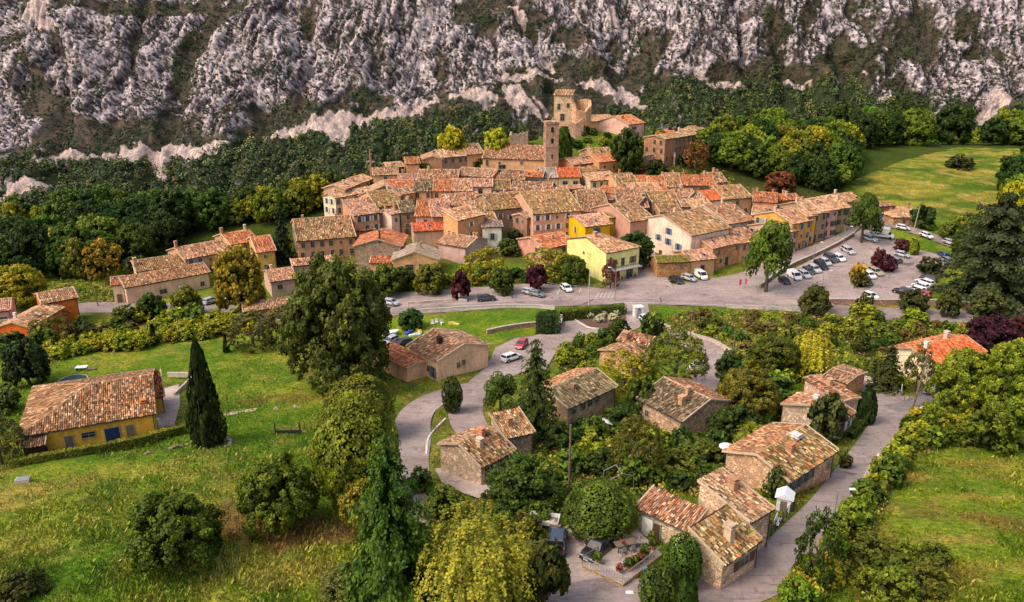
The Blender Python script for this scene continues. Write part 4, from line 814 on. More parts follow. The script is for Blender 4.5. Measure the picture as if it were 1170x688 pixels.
H('mossy square roof in the very middle of the village', (746.5,231.5), (776,230), 5.5, r=(740,219.5), roof='moss', wc=PNK, chim=1)
H('small roof in the dip below the mossy square roof', (755,243), (778,242), 5.0, r=(750,233), roof='mix', wc=TAN, chim=1)
H('big pink and white house with blue shutters and a wide mottled roof', (795,270.5), (829,259.5), 8.5, r=(771,244), roof='moss', wc=(228,200,180), chim=[(.45,.6)], name='house', wins=[('l',.12,4.6,.8,1.2,(120,140,190)),('l',.3,2.0,.8,1.0,(120,140,190)),('l',.62,8.0,1.0,1.5,(96,120,180)),('l',.62,5.2,1.0,1.5,(96,120,180)),('l',.8,4.6,1.0,1.5,(96,120,180)),('l',.92,2.2,.9,1.4,(96,120,180)),('l',.45,5.6,1.0,1.4,(130,140,170)),('l',.5,1.2,1.1,2.0,(90,70,60),'door')])
H('tan stone house with beige roof above the garages', (816.6,284.5), (846,275.8), 5.8, r=(805,273), roof='pink', wall='stone', wc=(214,160,110), chim=0, wins=[('f',.5,1.5,1.2,2.4,(70,54,48),'door'),('f',.2,4.4,.8,1.1),('f',.82,4.5,.8,1.1),('f',.3,2.0,.8,.9),('l',.5,4.5,.8,1.0)])
H('low garage with a green mossy roof beside three parked cars', (752,300.5), (789,298.5), 4.0, r=(751,293), roof='green', wall='stone', wc=(208,158,108), chim=0, wins=[('f',.7,3.0,.8,.5)], name='garage', cat='garage')
H('low garage with a pinkish tile roof and a dark door', (789.5,298.5), (816.5,295), 4.2, r=(783.5,287), roof='pink', wc=(206,158,108), chim=0, wins=[('f',.5,1.5,1.2,2.6,(60,52,48),'door')], name='garage', cat='garage')
H('long tiled house with a white rake wall right of the big pink house', (834.5,256.5), (859.5,251), 5.5, r=(811,235), roof='mix', wc=WHT, chim=2)
H('orange walled house under a wide plain beige roof', (859.5,246), (890.5,248), 4.5, r=(861,238), roof='beige', wc=(226,160,84), wins=None, chim=1)
H('tiled roof tucked behind the umbrella pine', (849,279), (866,273.5), 5.0, r=(835,263), roof='mix', wc=OR, chim=1)
H('white gabled house with a fresh bright orange roof', (811,229.5), (828,227.5), 5.5, r=(800,218.5), roof='new', wc=(232,226,218), chim=0, wins=None)
H('mottled roof right behind the fresh bright orange roof', (829,228), (858.5,225.5), 5.0, r=(818,213), roof='moss', wc=TAN, chim=2)
H('wide terracotta roof at the right shoulder of the village', (861.5,229.5), (886,232.5), 5.0, r=(850,217), roof='orange', wc=OR, chim=2)
H('low orange red roof next to the yellow chimney wall', (888,229.5), (913,228), 4.5, r=(886,222.5), roof='orange', wc=(214,160,60), chim=2)
H('brown walled house with a striped orange roof and dark attic slot', (780,212), (816,212), 6.0, r=(779,200.5), roof='orange', wc=BRN, chim=2, wins=[('f',.25,5.0,2.6,.7),('f',.7,5.0,3.0,.7)])
H('mottled roof left of the striped orange roof', (762.8,214), (779.5,214), 5.5, r=(759,198), roof='mix', wc=TAN, chim=1)
H('salmon roof with one skylight near the back of the village', (741,218), (762.4,218.5), 5.0, r=(740,201.5), roof='orange', wc=PNK, chim=1)
H('small mottled roof at the far right corner by the brown tree', (816.5,209), (829,208), 5.5, r=(814,197.5), roof='moss', wc=TAN, chim=2)
H('sunken brown roof between the mossy square and the new orange roof', (781,237), (799,235.5), 5.5, r=(779,216), roof='mix', wc=BRN, chim=1)
H('mottled house left of the long white rake wall', (800,240), (812,236), 5.5, r=(795,226), roof='beige', wc=WHT, chim=1)
# --- the terrace of houses along the street
H('rose walled house, leftmost of the street terrace behind the pine', (893,268), (908,262.5), 6.5, r=(882,254), roof='mix', wc=PNK, sh=(150,130,130), group=None, dens=1.3)
H('orange yellow terrace house with grey blue shutters', (908.5,256.5), (924.5,251), 7.5, r=(891,241), roof='mix', wc=(232,170,84), sh=(150,160,164), chim=1, dens=1.3)
H('narrow deep yellow terrace house next to the ivy wall', (924.6,248), (931,245.5), 8.0, r=(915,238), roof='pink', wc=(228,168,64), sh=(150,160,164), chim=0, dens=1.3)
H('brownish terrace house with ivy beside its door', (931,245.5), (942.5,242), 8.0, r=(918,230), roof='beige', wc=(186,150,120), sh=(96,84,74), chim=1, dens=1.3)
H('pink terrace house with dark brown shutters', (943,242), (955.6,238.5), 8.0, r=(929,228), roof='pink', wc=(222,180,158), sh=(70,54,48), chim=1, dens=1.4)
H('cream terrace house at the top of the street', (956,239.5), (968.7,236.4), 7.0, r=(941,225), roof='beige', wc=(214,180,140), sh=(90,80,74), chim=1, dens=1.3)
H('last terrace house beside the tall pine, with a low tan wall', (967,232), (983,229), 5.5, r=(958,222), roof='mix', wc=(176,140,112), chim=1, wins=None)
# --- back rows and the castle hill
H('cream house with dark windows left half of a shared roof, grey panels', (619.6,203.5), (638,203), 5.0, r=(619,192), roof='grey', wc=(226,196,146), chim=0, wins=[('f',.4,3.6,.8,1.1)])
H('cream house with bright orange roof and two wide windows', (638.5,203), (663,202.5), 5.0, r=(638,192), roof='new', wc=(226,196,146), chim=0, wins=[('f',.3,3.3,1.5,1.1),('f',.78,3.3,1.5,1.1)])
H('brown house with a dark beamed loggia left of the grey panel roof', (599,202), (619,203), 6.0, r=(599,195.5), roof='orange', wc=BRN, chim=0, wins=[('f',.5,5.0,4.2,.8),('f',.55,2.4,1.0,1.4)])
H('squat terracotta walled house right of the bell tower', (658.5,189), (680,185), 5.0, r=(656,180), roof='pink', wc=(204,134,92), chim=0, wins=None)
H('mossy roofed house above the squat terracotta house', (681,180.5), (702,178.5), 5.0, r=(678,169.5), roof='moss', wc=TAN, chim=1, wins=None)
H('orange house with one dark window under the castle green', (686.8,186), (706.6,182.7), 5.5, r=(681,177), roof='orange', wc=(216,150,100), chim=0, wins=[('f',.25,3.6,.9,1.1)])
H('low tiled roof between the orange house and the cream gable', (665,197.5), (690,193.5), 4.0, r=(662,187), roof='mix', wc=TAN, chim=1)
H('cream gabled house with a flat beige roof in the back rows', (675.5,207.5), (706,204.5), 4.0, r=(668,198), roof='beige', wc=CRM, chim=0, t=.2)
H('mottled roof below the big round tree at the back', (709,215), (731,213), 5.0, r=(703,199), roof='moss', wc=OR, chim=1)
H('salmon roof with a skylight left of its twin at the back', (731,212), (741,211.5), 5.0, r=(728,201), roof='orange', wc=PNK, chim=0)
H('rose beige roof in the third row from the back', (723,222), (757,220.5), 5.0, r=(720,209.5), roof='pink', wc=PNK, chim=1)
H('mottled roof in the hollow above the green shuttered house', (693.5,228), (722,229), 5.0, r=(684,214.5), roof='mix', wc=TAN, chim=2)
H('roof with a white rake wall above the yellow houses', (674,235), (693.5,233.5), 5.0, r=(667,217), roof='mix', wc=(232,222,208), chim=1)
H('brown walled terrace house with a low parapet roof', (630,217.5), (667,215.5), 4.0, D=4, kind='shed', t=.08, roof='beige', wc=(130,88,70), chim=0, wins=None)
H('mottled roofed house filling the gap below the nave roofs', (584,219), (628,221), 5.0, r=(584,207), roof='mix', wc=WHT, chim=2)
H('beige roofed house in the hollow behind the tall white shuttered one', (519,236), (552,232), 5.0, r=(516,222), roof='mix', wc=PNK, chim=1)
H('mottled house between the long rim roof and the lichen roofed row', (440,214.5), (470,214), 4.5, r=(444,206), roof='orange', wc=TAN, chim=1)
H('red walled house with a grey brown roof beside the castle', (676,139), (702,137.5), 2.8, r=(673,132), roof='beige', wc=(176,130,92), chim=1, wins=[('l',.5,1.6,1.0,1.2)])
H('white and pink house with an orange roof right of the castle', (718,142.5), (736.6,140.7), 5.0, r=(700,133), roof='orange', wc=(216,170,150), chim=1, wins=[('f',.35,3.6,1.0,1.1,(110,90,80)),('f',.6,1.4,1.0,1.1)])
H('long orange roof beside the terrace trees on the castle hill', (749,157), (765,158.5), 3.0, r=(745,148), roof='new', wc=TAN, chim=0, wins=None)
H('tall stone house with a pale roof at the right end of the castle hill', (765.5,160), (793,153), 7.5, r=(760,154), roof='cream', wall='stone', wc=(204,150,112), chim=1, t=.2)
H('white block with two windows behind the tall stone house', (792,151), (804,147), 4.5, D=5, kind='shed', t=.1, roof='cream', wc=(222,212,200), chim=1, wins=[('f',.3,3,.8,1.2),('f',.75,3,.8,1.2)])
H('brick outbuilding with a blue door by the meadow', (1006,236), (1021,235.5), 4.0, r=(1006,233.5), roof='mix', wc=(176,112,84), kind='shed', chim=0, wins=[('f',.2,1.2,.9,2.1,(60,110,190),'door')], t=.15)
H('stone farmhouse with a low hipped tile roof at the edge of the meadow', (1021,248.5), (1063,247.5), 2.8, D=11, kind='hip', roof='beige', wall='stone', wc=(204,164,128), chim=1, verge=False, wins=[('f',.3,1.6,.8,1.0)])
# --- left bottom houses
H('vivid orange house with a mottled roof, taller of the left pair', (48.7,347.3), (87.5,340), 6.0, r=(44,335.5), roof='mix', wc=(230,118,48), chim=0, wins=[('r',.3,3.4,.5,2.6)])
H('long low wing with dappled roof running down from the vivid orange house', (32,374), (72,352), 4.2, r=(13,369), roof='beige', wc=(226,110,50), chim=[(.3,.8,1.0,.4,(220,214,206))], wins=[('r',.4,1.8,.5,1.0)], tw=.4)
H('lower dappled roof wedge beside the vivid orange wall', (53,370), (80,355), 3.0, D=4, kind='shed', roof='mix', wc=(230,112,46), chim=0, wins=[('f',.8,1.4,.5,1.0)])
H('rose cottage cut by the left edge of the picture', (-22,358), (10.5,354.6), 5.0, r=(-24,345), roof='pink', wc=(216,168,150), chim=0, wins=[('f',.75,2.6,1.1,2.0,(150,150,170))])
H('rust walled flat roofed house in the lower left corner trees', (-25,374), (26,373), 3.5, r=(-25,366), roof='grey', wc=(196,92,48), kind='shed', t=.15, chim=0, wins=None)
# --- foreground houses
f1 = H('ochre farmhouse with a broad tiled roof in the left meadow', (24.4,497), (175,471.5), 3.6, r=(36,449.5), kind='hipl', roof='mix', wc=(255,184,70), t=.30, o=.45, tw=.36, verge=False,
  chim=[(.93,.12,.5,.6,(206,120,60))], wins=[('f',.33,1.15,1.0,2.1,(110,92,84),'door'),('f',.48,1.9,1.7,.8),('f',.66,1.25,1.9,2.2,(34,48,84),'door'),('f',.80,1.2,1.0,2.1,(120,100,88),'door'),('r',.2,1.9,.9,1.0)])
H('small tiled porch at the left corner of the ochre farmhouse', (26,511.5), (49,508), 2.0, D=3.2, kind='shed', t=.3, roof='mix', wc=(70,52,44), chim=0, wins=None, tw=.36, name='porch', cat='porch')
H('small tiled lean-to on the right end of the ochre farmhouse', (175,454), (186,452), 3.0, D=6, kind='shed', t=.3, roof='orange', wc=(226,176,80), chim=0, wins=None, tw=.36, name='porch', cat='porch')
f2 = H('peach walled house with a mottled gable roof beside the lane', (500.3,413), (556.7,394), 4.2, q=(472,394.5), kind='gy', roof=('mix','beige'), wc=(255,190,150), t=.30, o=.4, tw=.36, chim=[(.3,.45,1.0,.7,(60,50,46))],
  wins=[('f',.40,2.2,.55,.9),('f',.50,2.4,.55,.9),('l',.85,1.6,.9,2.0,(70,110,140)),('l',.7,1.8,.8,1.0)])
H('rust tiled lean-to on the left side of the peach walled house', (467,421.5), (487,412), 2.8, D=11, q=(450.5,407), kind='gy', t=.14, roof='orange', wc=(255,194,156), chim=0, wins=None, tw=.36, name='garage', cat='garage')
f3 = H('stone cottage with striped tiles and a row of four dark windows', (550.2,533), (586,513.8), 3.2, r=(527,507), roof=('stripe','cream'), wall='stone', wc=(196,172,142), t=.40, o=.3, tw=.30, chim=[(.35,.3,.9,.6),(.6,.45,.9,.6,(214,140,110))],
  wins=[('f',.16,2.1,.8,1.2),('f',.34,2.2,.8,1.2),('f',.62,2.2,.8,1.2),('f',.84,2.3,.8,1.2)], name='stone_cottage', cat='cottage')
H('stone cottage wing with a single grey tile slope and tall chimney', (577,498.5), (610,496), 4.0, r=(544,471.8), kind='shed', roof='cream', wall='stone', wc=(190,168,140), t=.25, o=.3, tw=.32, chim=[(.35,.4,1.0,.65,(190,140,106))], wins=None, name='stone_cottage', cat='cottage')
f4 = H('stone house with an olive tiled roof behind the tall spruce', (651.5,466.5), (700.5,440.5), 3.8, r=(634,443.5), roof=('lichen','rust'), wall='stone', wc=(206,176,142), t=.34, o=.35, tw=.33, chim=[(.35,.3,.6,.6,(150,120,100))],
  wins=[('f',.12,2.9,.8,1.1),('f',.3,2.9,1.0,1.1),('f',.45,3.0,1.0,1.1),('f',.6,3.0,.9,1.0)], name='stone_cottage', cat='cottage')
f5 = H('stone house with two stubby chimneys on its grey tiled slope', (731,455), (779.5,480.5), 3.6, r=(760.4,432.5), roof=('lichen','rust'), wall='stone', wc=(206,168,136), t=.34, o=.35, tw=.33,
  chim=[(.72,.22,1.1,.7,(200,154,122)),(.62,.42,.9,.55,(194,150,120))], wins=[('f',.2,1.8,.7,.9),('r',.5,2.0,.9,1.0)], name='stone_cottage', cat='cottage')
H('low stone cottage half hidden by the trees inside the lane bend', (723.8,416), (738,407.5), 2.8, r=(709.5,398.5), roof='mix', wall='stone', wc=(196,156,120), chim=0, wins=None, tw=.36, name='stone_cottage', cat='cottage')
H('small stone block with an orange slope behind the half hidden cottage', (707,388.5), (738,396.5), 2.8, r=(711,379), kind='shed', roof='rust', wall='stone', wc=(206,160,124), chim=[(.2,.2,1.2,1.0,(186,140,110))], wins=None, tw=.4, name='stone_cottage', cat='cottage')
f6 = H('big stone house with a rust and olive roof above the lower lane', (901.5,548), (953,513.8), 3.4, r=(866,519.5), roof=('stripe','rust'), wall='stone', wc=(216,176,144), t=.34, o=.4, tw=.30,
  chim=[(.4,.3,.9,.65,(190,130,96)),(.7,.42,.3,.8,(220,214,206))], wins=[('f',.12,2.2,.9,1.2,(50,84,74)),('f',.32,2.2,.9,1.2,(50,84,74)),('f',.45,2.2,.9,1.2,(50,84,74)),('f',.9,1.6,.5,.8)], name='stone_cottage', cat='cottage')
H('long pink rendered house with a rust roof strip at the lane corner', (962,457.5), (982,455.8), 4.2, q=(911,433), kind='gy', t=.12, roof='rust', wall='stone', wc=(222,182,160), chim=[(.5,.55,.9,.6)], wins=None, tw=.36)
H('small stone cottage with a rust roof under the long pink house', (957,484), (974.5,471), 3.2, r=(926.5,463.5), roof=('moss','rust'), wall='stone', wc=(206,178,150), chim=[(.5,.55,.5,.5,(220,214,206))], wins=[('f',.4,1.8,.8,1.2,(200,196,190)),('f',.75,1.8,.8,1.2,(200,196,190))], tw=.33, name='stone_cottage', cat='cottage')
H('flat mottled roofed cottage on the uphill side of the lane corner', (963.5,437), (991.7,427.5), 2.8, q=(932.5,431), kind='gy', t=.12, roof='beige', wc=(214,150,110), wins=None, chim=0, tw=.38)
f9 = H('villa with a fresh orange tiled roof and carport at the right', (1066,416.5), (1123,401), 4.2, r=(1045,398.5), roof=('new','orange'), wc=(232,206,180), t=.33, o=.45, tw=.36, chim=[(.18,.42,1.0,.5,(230,226,222)),(.72,.6,1.3,.6,(220,200,176))],
  wins=[('f',.2,1.4,3.4,2.5),('l',.5,2.4,1.0,1.2)], name='villa')
# the house above the terrace, bottom right
f7c = H('striped roofed front wing with a tall chimney at the lane edge', (827,643), (865.5,615.3), 3.4, r=(791,603), kind='shed', roof='stripe', wall='stone', wc=(222,190,160), t=.42, o=.3, tw=.27, chim=[(.45,.33,1.5,.65,(200,172,146))],
  wins=[('f',.62,1.9,1.5,.9,(96,64,48))], name='stone_cottage', cat='cottage')
f7b = H('rust and cream roofed wing with a white door on the terrace', (728.2,581), (788,604.5), 3.0, r=(755,563.5), kind='shed', roof=('rust','cream'), wall='stone', wc=(222,196,166), t=.28, o=.3, tw=.29, chim=0,
  wins=[('f',.2,1.15,1.3,2.2,(224,218,212),'door'),('f',.4,1.1,.8,2.0,(80,64,54),'door')], name='stone_cottage', cat='cottage')
f7a = H('cream mottled roof of the tall rear wing beside the lower lane', (852.6,592), (884.8,584), 4.6, r=(777,550), kind='shed', roof='cream', wall='stone', wc=(226,190,158), t=.20, o=.3, tw=.29, chim=[(.6,.6,1.1,.7,(190,144,110))], wins=[('r',.5,2.4,.9,1.1)], name='stone_cottage', cat='cottage')

# --- church, bell tower and castle
H('long church nave with an ochre wall and pale tile roof', (551.6,180.5), (626,183.3), 5.0, r=(558.5,165), roof='mix', wc=(206,158,118), t=.36, chim=0, name='church', cat='church', dens=1,
  wins=[('f',.07,3.4,.8,1.8),('f',.26,3.4,.7,1.1),('f',.30,1.5,2.4,3.0),('f',.6,3.8,.7,1.0)])
def box_tower():
    p = on(629, 203); s = pxm(p); w = 14.5/s; Ht = 61/s
    root = empty('bell_tower', (p.x, p.y, p.z), R(8), 'square stone bell tower standing at the right end of the church', 'bell tower')
    m = MB(); m.box((0, 0, Ht/2-1), (w, w, Ht+2)); m.box((0, 0, Ht*.58), (w+.3, w+.3, .3)); m.box((0, 0, Ht+.1), (w+.5, w+.5, .45)); m.box((0, 0, Ht*.8), (w+.16, w+.16, .22))
    obj('wall', m.mesh('wall', M['stone']), root, color=lin((186,150,124)))
    V, F = [], []; rf = roof_mesh('hip', w, w*.999, 0, .12, .1, 'cream', .4, 5, False); r_ = obj('roof', rf, root); r_.location = (-w/2, -w/2, Ht+.3)
    for a in range(4):
        for z in (Ht*.70, Ht*.90, Ht*.42):
            rz = a*math.pi/2; m = MB(); ww = .95 if z > Ht*.6 else .5
            n = 8; V = [(-ww/2, -.03, -1.0), (ww/2, -.03, -1.0)]+[(ww/2*math.cos(t), -.03, .2+ww/2*math.sin(t)) for t in [math.pi*k/n for k in range(n+1)]]
            k = len(V); V2 = V+[(x, .1, z_) for x, y, z_ in V]; m.add(V2, [list(range(k))]+[[i, i+k, (i+1) % k+k, (i+1) % k] for i in range(k)])
            o = obj('bell_opening', m.mesh('bell_opening', M['glass']), root); o.rotation_euler.z = rz; o.location = (math.sin(rz)*(w/2+.01), -math.cos(rz)*(w/2+.01), z)
box_tower()
def ruin_wall(par, pts, hs, th, c, name='ruined_wall', seed=1, base=-2):
    """broken-topped masonry wall following pts (local), hs heights at the points"""
    r = random.Random(seed); m = MB(); V = []; 
    dense = []
    for i in range(len(pts)-1):
        n = max(2, int((Vector(pts[i+1])-Vector(pts[i])).length/.6))
        for k in range(n): t = k/n; dense.append((Vector(pts[i]).lerp(Vector(pts[i+1]), t), hs[i]*(1-t)+hs[i+1]*t+(r.uniform(-.35, .35) if True else 0)))
    dense.append((Vector(pts[-1]), hs[-1]))
    n = len(dense)
    for i, (p, h) in enumerate(dense):
        d = (dense[min(i+1, n-1)][0]-dense[max(i-1, 0)][0]).normalized(); nn = Vector((-d.y, d.x, 0))*th/2
        a, b = p+nn, p-nn; V += [(a.x, a.y, base), (a.x, a.y, h), (b.x, b.y, h+r.uniform(-.1, .1)), (b.x, b.y, base)]
    F = []
    for i in range(n-1):
        for k in range(4): F.append((i*4+k, i*4+(k+1) % 4, (i+1)*4+(k+1) % 4, (i+1)*4+k))
    F += [(3, 2, 1, 0), tuple((n-1)*4+k for k in range(4))]
    m.add(V, F); return obj(name, m.mesh(name, M['stone']), par, color=lin(c))
def castle():
    p = on(651, 156); s = pxm(p); k = 1/s
    root = empty('castle_ruin', (p.x, p.y, p.z-2), R(-14), 'ruined castle keep with a beige roof on top of the hill', 'castle')
    kh = 50*k+2; m = MB(); w, d = 20*k, 15*k; x0 = -19*k
    V = [(x0,0,-3),(x0+w,0,-3),(x0+w,d,-3),(x0,d,-3),(x0,0,kh-1.6),(x0+w,0,kh-1.6),(x0+w,d,kh-.2),(x0,d,kh-.2)]
    m.add(V, [(0,1,5,4),(1,2,6,5),(2,3,7,6),(3,0,4,7),(4,5,6,7)]); obj('keep', m.mesh('keep', M['stone']), root, color=lin((214,184,148)))
    rf = obj('roof', roof_mesh('shed', w, d, 0, 1.4/d, .2, 'beige', .5, 3, True), root); rf.location = (x0, 0, kh-1.58)
    for fx, z, ww, hh in ((.28, kh-5.5, 1.0, 2.0), (.82, kh-5, 1.0, 1.5), (.5, kh-9.2, 1.5, 2.4)):
        o = opening(root, x0+w*fx, 0, z, 0, ww, hh)
    opening(root, x0, d*.5, kh-9, -math.pi/2, 2.0, 5.5)
    ruin_wall(root, [(x0+w*.95,d*.2,0),(x0+w+6*k,-1*k,0),(x0+w+16*k,1*k,0),(x0+w+20*k,7*k,0),(x0+w+18*k,14*k,0),(x0+w+4*k,17*k,0)], [kh-2,kh-6,kh-7,kh-5,kh-3,kh-3.5], 1.2, (216,168,132), 'curtain_wall', 3, -4)
    ruin_wall(root, [(x0+3*k,-3*k,0),(x0+14*k,-5*k,0),(x0+26*k,-5*k,0),(x0+w+14*k,-1*k,0)], [kh-11,kh-10.5,kh-11,kh-9], 1.5, (200,160,134), 'lower_wall', 4, -5)
    ruin_wall(root, [(x0-12*k,2*k,0),(x0-4*k,1*k,0),(x0,0,0)], [3,6.5,9], 1.0, (196,156,128), 'broken_wall', 5, -4)
castle()
p = on(593, 169); rw = empty('ruined_tower', (p.x, p.y, p.z), R(5), 'low square ruin left of the bell tower', 'ruin'); kk = 1/pxm(p)
ruin_wall(rw, [(-10*kk,0,0),(10*kk,0,0)], [14*kk,18*kk], .8, (180,156,136), 'front_wall', 8); ruin_wall(rw, [(10*kk,.4,0),(10*kk,14*kk,0)], [18*kk,12*kk], .8, (170,146,126), 'side_wall', 9); ruin_wall(rw, [(-10*kk,.4,0),(-8*kk,12*kk,0),(9.4*kk,14*kk,0)], [14*kk,16*kk,12*kk], .8, (170,146,126), 'back_wall', 10)
# ---------------------------------------------------------------- trees, one by one
DG, MG, BG, YG, YL, PU, RB, BL = (50,66,26), (78,94,32), (108,122,36), (140,142,40), (176,158,44), (74,38,44), (122,70,40), (30,42,22)
T = tree
T('big_tree', 391,444,122,152,'oak',(88,98,36), 'huge dark bronze green tree between the left meadow and the road')
T('tree', 276,359,60,77,'round',(138,124,38), 'tall golden olive tree in front of the left houses')
T('conifer', 325,300,27,64,'spruce',(40,52,30), 'slim dark conifer standing among the left houses')
T('cypress', 239,508,42,126,'cypress',(44,58,22), 'tall dark cypress right of the ochre farmhouse')
T('tree', 410,574,104,132,'clip',(116,124,32), 'large round bright topped tree right of the lower left meadow')
T('tree', 412,500,84,76,'clip',(106,114,34), 'rounded tree crown just behind the large bright topped tree')
T('conifer', 450,690,108,206,'shaggy',(70,92,28), 'tall shaggy dark green conifer at the lower middle')
T('willow_tree', 545,700,150,128,'willow',(142,138,48), 'feathery golden willow at the bottom middle edge')
T('tree', 322,604,90,88,'round',(92,106,28), 'roundish green tree with a short trunk in the lower left meadow')
T('round_tree', 203,650,108,92,'round',(76,96,24), 'round dark bushy tree alone in the lower left meadow')
T('bush', 28,680,58,30,'bush',(60,72,24), 'flat dark bush in the bottom left corner of the meadow')
T('bush', 395,684,66,40,'bush',(104,104,56), 'grey green bush under the large round tree')
T('shrub', 418,602,60,62,'sparse',(140,132,44), 'light yellow green shrub between round tree and shaggy conifer')
T('tree', 35,440,50,52,'round',(46,60,26), 'dense dark tree above the ochre farmhouse, by the pond cover')
T('olive_tree', 2,530,60,64,'sparse',(84,90,52), 'grey olive tree cut by the left edge below the farmhouse')
T('bush', 8,470,40,34,'bush',(90,98,44), 'grey green bush at the left edge above the olive')
T('clipped_cypress', 517,472,25,45,'clip',(62,74,34), 'egg shaped clipped evergreen on the lane bend')
T('spruce', 611,500,62,116,'spruce',(66,80,34), 'tall open branched spruce beside the stone house')
T('cloud_pine', 572,472,42,48,'pine',(74,94,30), 'small cloud shaped pine left of the tall spruce')
T('bush', 600,576,92,60,'bush',(70,92,28), 'wide fresh green bush in front of the striped cottage')
T('round_hedge_tree', 684,611,90,64,'clip',(88,108,34), 'broad dome clipped tree behind the parked dark car')
T('topiary', 778,668,48,66,'clip',(72,98,30), 'tall rounded clipped shrub against the chimney wing')
T('topiary', 752,700,50,62,'clip',(66,90,28), 'lower feathery clipped evergreen beside the blue lane sign')
T('topiary', 781,706,30,56,'column',(60,84,28), 'narrow clipped evergreen right of the feathery one')
T('tree', 622,700,54,92,'small',(60,70,28), 'dark slender tree left of the drive with the covered car')
T('tree', 929,668,50,100,'sparse',(58,76,26), 'tall dark leafed tree at the edge of the lower lane')
T('tree', 727,546,66,78,'sparse',(104,96,40), 'brownish green tree in front of the two chimney stone house')
T('tree', 768,448,76,76,'sparse',(112,116,40), 'wide olive green tree over the parked pickup')
T('tree', 712,450,60,50,'sparse',(146,142,36), 'bright yellow green tree covering the half hidden cottage')
T('tree', 733,478,38,50,'small',(70,90,28), 'small round tree in the garden between the two stone houses')
T('bush', 712,486,40,26,'bush',(60,82,28), 'low dark bush beside the garden path of the two stone houses')
T('tree', 745,392,32,34,'small',(70,86,28), 'dark bush shaped tree beside the white kiosk')
T('bush', 707,383,26,20,'bush',(60,78,28), 'dark bush at the right end of the pebble garden')
T('weeping_tree', 925,430,58,54,'willow',(160,158,46), 'yellow weeping tree above the lane corner')
T('tree', 884,432,62,52,'round',(86,102,32), 'green tree left of the yellow weeping tree')
T('tree', 852,480,70,62,'round',(112,108,38), 'bronze topped tree behind the pink rendered house')
T('tree', 836,510,58,50,'round',(60,76,26), 'deep green tree between bronze tree and two chimney house')
T('tree', 862,530,62,46,'bush',(120,124,38), 'light green shrub above the big stone house')
T('tree', 942,504,42,60,'small',(72,84,46), 'grey leafed tree growing beside the small rust roofed cottage')
T('conifer', 1012,446,40,56,'spruce',(58,72,30), 'small conifer left of the villa')
T('tree', 1046,448,36,56,'sparse',(96,100,44), 'thin tree in front of the villa gable')
T('ivy_bush', 988,484,22,42,'column',(48,68,30), 'dark ivy column at the right end of the pink rendered house')
T('tree', 1102,476,82,80,'round',(120,128,36), 'broad yellow green tree below the villa, left of its twin')
T('tree', 1158,498,90,100,'round',(112,124,34), 'broad yellow green tree cut by the right edge below the villa')
T('tree', 1128,512,60,54,'bush',(96,108,32), 'bushy green tree in front of the two broad trees')
T('tree', 1152,440,60,54,'round',(126,132,38), 'lime green tree behind the broad trees at the right edge')
T('purple_tree', 1130,402,58,42,'round',(72,34,46), 'wide purple leafed tree behind the villa')
T('purple_tree', 1164,396,36,36,'round',(84,44,44), 'smaller purple tree at the right edge next to the wide one')
T('cedar_tree', 1128,346,108,124,'cedar',(58,72,44), 'huge dark cedar at the right side of the car park')
T('tree', 1152,290,60,82,'round',(150,150,36), 'yellow green tree behind the huge cedar')
T('tree', 1106,300,40,40,'round',(74,84,30), 'green tree to the left behind the huge cedar')
T('umbrella_pine', 875,334,54,82,'pine',(88,110,28), 'green pine with a bare forked trunk at the car park entrance')
T('pine_tree', 984,278,40,57,'pine',(66,92,26), 'flat topped pine beside the camper van')
T('tree', 930,359,36,34,'round',(84,88,44), 'round grey green tree at the left end of the car park wall')
T('tree', 987,356,22,22,'bush',(86,92,44), 'small shrub on the car park wall beside the white car')
T('tree', 985,366,34,20,'bush',(132,142,36), 'lime shrub below the car park wall')
T('tree', 1041,358,32,28,'round',(70,76,40), 'dark round shrub on the wall behind the black car')
T('tree', 1044,372,30,20,'bush',(120,136,36), 'lime shrub under the dark round shrub on the wall')
T('tree', 1082,362,26,34,'round',(78,84,40), 'leafy tree at the right end of the car park wall')
T('tree', 1128,362,42,30,'bush',(86,92,44), 'wide shrub below the street lamp by the cedar')
T('tree', 978,326,18,26,'small',(176,146,40), 'little yellow tree on the car park island')
T('bush', 982,328,22,18,'bush',(96,92,50), 'brown green bush on the tip of the car park island')
T('plum_tree', 1003,308,17,23,'small',(86,48,56), 'small plum coloured tree in the middle of the car park')
T('plum_tree', 1013,311,18,20,'small',(80,38,56), 'low plum coloured tree beside the maroon car')
T('plum_tree', 1030,288,18,15,'small',(84,48,52), 'plum coloured shrub at the upper car park island')
T('shrub', 1043,291,12,17,'column',(120,130,34), 'bright clipped shrub at the upper car park island')
T('shrub', 1061,314,30,20,'bush',(58,66,36), 'dark low shrubs at the right side of the car park')
T('tree', 1052,260,28,24,'small',(60,78,34), 'dark green tree in front of the stone farmhouse')
T('tree', 1086,274,26,22,'round',(96,110,34), 'light green tree beside the side street parked cars')
T('purple_tree', 613,333,24,32,'small',(70,32,46), 'purple tree in the garden strip, right one of two')
T('purple_tree', 527,343,22,34,'small',(74,36,44), 'purple tree standing at the roadside in a white planter')
T('tree', 655,325,36,34,'round',(84,100,32), 'green garden tree left of the lemon corner house')
T('tree', 627,318,60,36,'sparse',(138,134,42), 'wide olive yellow tree behind the right purple tree')
T('plum_tree', 697,330,22,36,'sparse',(112,64,60), 'thin reddish tree on the corner before the lemon house')
T('tree', 725,303,44,38,'round',(52,76,28), 'dark green tree shading the cafe terrace')
T('tree', 756,286,14,22,'small',(62,80,30), 'little tree beside the blue shuttered house')
T('tree', 440,338,44,36,'round',(94,102,34), 'green garden tree behind the roadside car, left of three')
T('tree', 492,335,38,34,'round',(104,108,36), 'green garden tree in the middle of the roadside garden')
